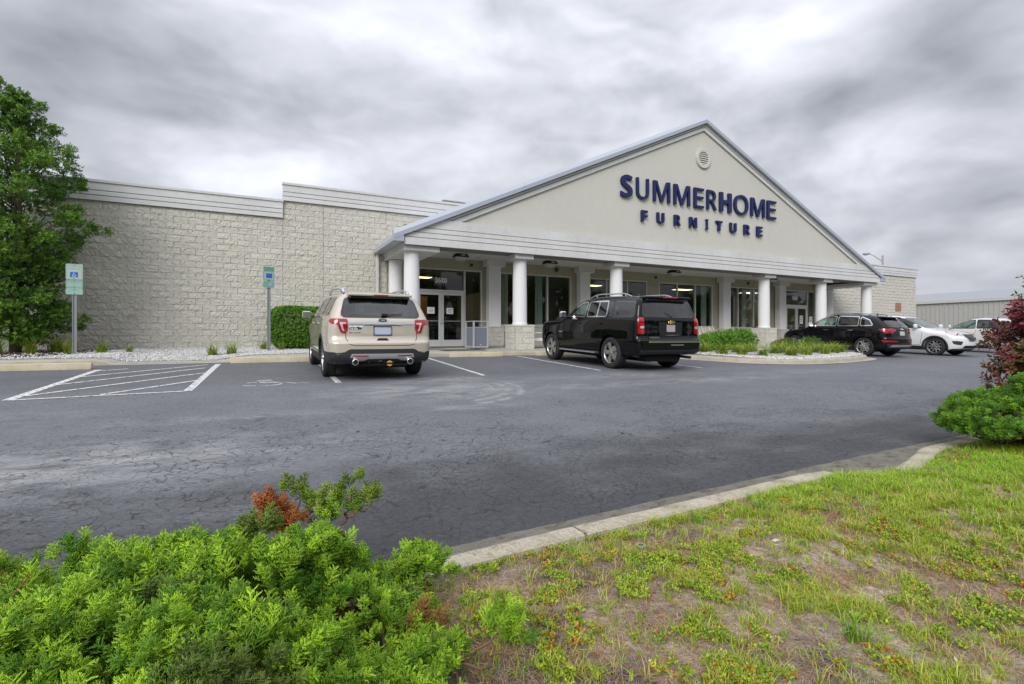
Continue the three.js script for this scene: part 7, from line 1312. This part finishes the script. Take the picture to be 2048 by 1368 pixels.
// ---------------------------------------------------------------- lawn
{
  const r = rng(20), blade = (n, l, w, lean) => { const P = []; for (let i = 0; i < n; i++) { const az = r() * 6.283, k = lean * (0.3 + r()), L = l * (0.55 + 0.6 * r()), b = [(r() - 0.5) * l * 0.5, -0.004, (r() - 0.5) * l * 0.5], W = w * (0.7 + 0.6 * r()), px = -Math.sin(az), pz = Math.cos(az), q = (s) => [b[0] + Math.cos(az) * k * L * s * s, b[1] + L * s * (1 - 0.4 * k * s), b[2] + Math.sin(az) * k * L * s * s], A = q(0), M = q(0.5), E = q(1); const a0 = [A[0] + px * W, A[1], A[2] + pz * W], a1 = [A[0] - px * W, A[1], A[2] - pz * W], m0 = [M[0] + px * W * 0.8, M[1], M[2] + pz * W * 0.8], m1 = [M[0] - px * W * 0.8, M[1], M[2] - pz * W * 0.8]; P.push(...a0, ...a1, ...m1, ...a0, ...m1, ...m0, ...m0, ...m1, ...E); } const g = new THREE.BufferGeometry(); g.setAttribute('position', new THREE.Float32BufferAttribute(P, 3)); g.computeVertexNormals(); return g; };
  const long = [blade(7, 0.075, 0.0016, 0.9), blade(7, 0.085, 0.0018, 0.7), blade(6, 0.06, 0.0015, 1.1)], rosette = [leafSpray(81, 9, 0.013, 0.009, 0.012), leafSpray(82, 10, 0.012, 0.008, 0.016)], straw = [blade(5, 0.035, 0.0008, 2.2), blade(5, 0.045, 0.0009, 2.6)];
  const L = { long: long.map(() => [[], []]), ros: rosette.map(() => [[], []]), straw: straw.map(() => [[], []]) };
  const put = (k, u, p, s, c, dy = 0) => { const i = Math.floor(r() * L[k].length); L[k][i][0].push(M4([u, lawnY(u, p) + dy, -p], spin(r() * 6.3), s)); L[k][i][1].push(c); };
  for (let i = 0; i < 240000; i++) {
    const p = mix(0.35, 2.62, r()), u = mix(0.1, 8.6, Math.pow(r(), 1.25)); if (p > lawnEdge(u) + 0.02 || (u < 2 && p < 0.45)) continue;
    const cover = fbm2(u * 3.4 + 2, p * 3.8, 4, 401), fine = fbm2(u * 15, p * 15, 3, 411), lush = (0.55 + 0.6 * (fbm2(u * 1.3 + 5, p * 2.2, 3, 461) - 0.2)) * sstep(1.8, 5.2, u + (p - 1.5) * 1.0), weeds = fbm2(u * 5 + 9, p * 5.4, 4, 421), wf = fbm2(u * 17, p * 17, 3, 431);
    const dens = clamp(sstep(0.585 - 0.13 * lush, 0.67 - 0.09 * lush, cover * 0.55 + fine * 0.45) * (0.42 + 0.45 * lush) + 0.03 + 0.05 * lush);
    if (r() < dens) put('long', u, p, (0.45 + 0.75 * r()) * (0.85 + 0.3 * lush), r() < 0.30 - 0.22 * lush ? tint(r, [0.34, 0.26, 0.05], [0.52, 0.42, 0.12]) : tint(r, [0.10, 0.23, 0.006], [mix(0.40, 0.28, lush), 0.48, 0.014], clamp(0.25 + 0.6 * r() + 0.15 * lush)));
    if (i % 2 === 0 && r() < 0.9 * sstep(0.53, 0.63, weeds * 0.55 + wf * 0.45) * (1 - 0.75 * lush)) { const red = sstep(0.52, 0.62, fbm2(u * 4 + 3, p * 4, 3, 441)); put('ros', u, p, 0.5 + 0.6 * r(), r() < 0.03 + 0.28 * red ? tint(r, [0.34, 0.13, 0.012], [0.52, 0.30, 0.02]) : tint(r, [0.12, 0.22, 0.010], [0.36, 0.44, 0.02]), 0.002 + 0.012 * r()); }
    if (i % 5 === 0) put('straw', u, p, 0.5 + 0.8 * r(), r() < 0.45 ? tint(r, [0.20, 0.09, 0.04], [0.30, 0.16, 0.07]) : tint(r, [0.26, 0.20, 0.13], [0.42, 0.34, 0.24]));
  }
  const fallen = leafSpray(83, 1, 0.03, 0.016, 0.002), FL2 = [[], []];
  for (let i = 0; i < 420; i++) { const p = mix(0.5, 2.4, r()), u = mix(0.4, 7, r()); if (p > lawnEdge(u) - 0.02) continue; FL2[0].push(M4([u, lawnY(u, p) + 0.008, -p], euler((r() - 0.5) * 1.2, r() * 6.3, (r() - 0.5) * 1.2 - 0.6), 0.6 + 0.9 * r())); FL2[1].push(r() < 0.2 ? C(0.55, 0.5, 0.42) : tint(r, [0.14, 0.07, 0.035], [0.32, 0.18, 0.08])); }
  const grass = new THREE.Group(); grass.name = 'lawn_grass'; scene.add(grass); tag(grass, 'patchy lawn grass, low weeds and dry straw on sandy soil', 'grass', null, 'stuff');
  const mg = new THREE.MeshPhysicalMaterial({ color: 0xffffff, roughness: 0.65, side: THREE.DoubleSide });
  for (const [k, gs, nm] of [['long', long, 'grass_blades'], ['ros', rosette, 'weed_leaves'], ['straw', straw, 'dry_straw']]) gs.forEach((g, i) => L[k][i][0].length && instanced(grass, nm, g, mg, L[k][i][0], L[k][i][1]));
  instanced(grass, 'dry_leaves', fallen, mg, FL2[0], FL2[1]);
  // a few taller tussocks that stand out
  const tg = [1, 2, 3].map((s) => blade(60, 0.15, 0.0026, 0.9)), lab = ['tall grass tussock at the kerb end on the right', 'grass tussock low in the picture right of the middle', 'grass tussock at the bottom of the picture near the middle', 'bright grass tussock near the sprinkler head beside the kerb', 'wide grass tussock on the lawn edge right of the sprinkler head'];
  [[2.75, 2.12, 1], [1.85, 1.05, 0.9], [1.16, 0.98, 0.8], [1.42, 2.15, 0.55], [2.3, 2.18, 0.7]].forEach(([u, p, s], i) => { const t = thing('grass_tussock', lab[i], 'grass tussock', [u, lawnY(u, p), -p], i); const m = part(t, 'blades', tg[i % 3], leafMat(0.17, 0.30, 0.02)); m.scale.setScalar(s); });
}
// ---------------------------------------------------------------- trees across the road, mirrored in the windows
{
  const r = rng(21), t = new THREE.Group(); t.name = 'treeline'; scene.add(t); tag(t, 'line of dense green trees across the road facing the shop', 'trees', null, 'stuff');
  const g = [91, 92].map((s) => leafSpray(s, 14, 0.42, 0.22, 0.5)), pads = [], tr = [];
  for (let i = 0; i < 34; i++) { const u = -40 + i * 5.6 + r() * 3, p = -26 - 8 * r(), H = (u > 8 && u < 50 ? 10.5 : 7.6) + 2.5 * r(); tr.push(limb([u, -0.4, -p], [u, H * 0.7, -p], 0.3, 0.1, 0, r)); for (let k = 0; k < 13; k++) pads.push([[u + (r() - 0.5) * 5, H * (0.25 + 0.65 * r()), -p + (r() - 0.5) * 4], [1.7, 1.2, 1.7], 60, [0, 0.4, 0], 0.5]); }
  fillPads(t, 'crown', g, pads, r, [0.03, 0.09, 0.012], [0.12, 0.22, 0.02]); part(t, 'trunk', merge(tr), bark);
}

renderer.render(scene, camera);
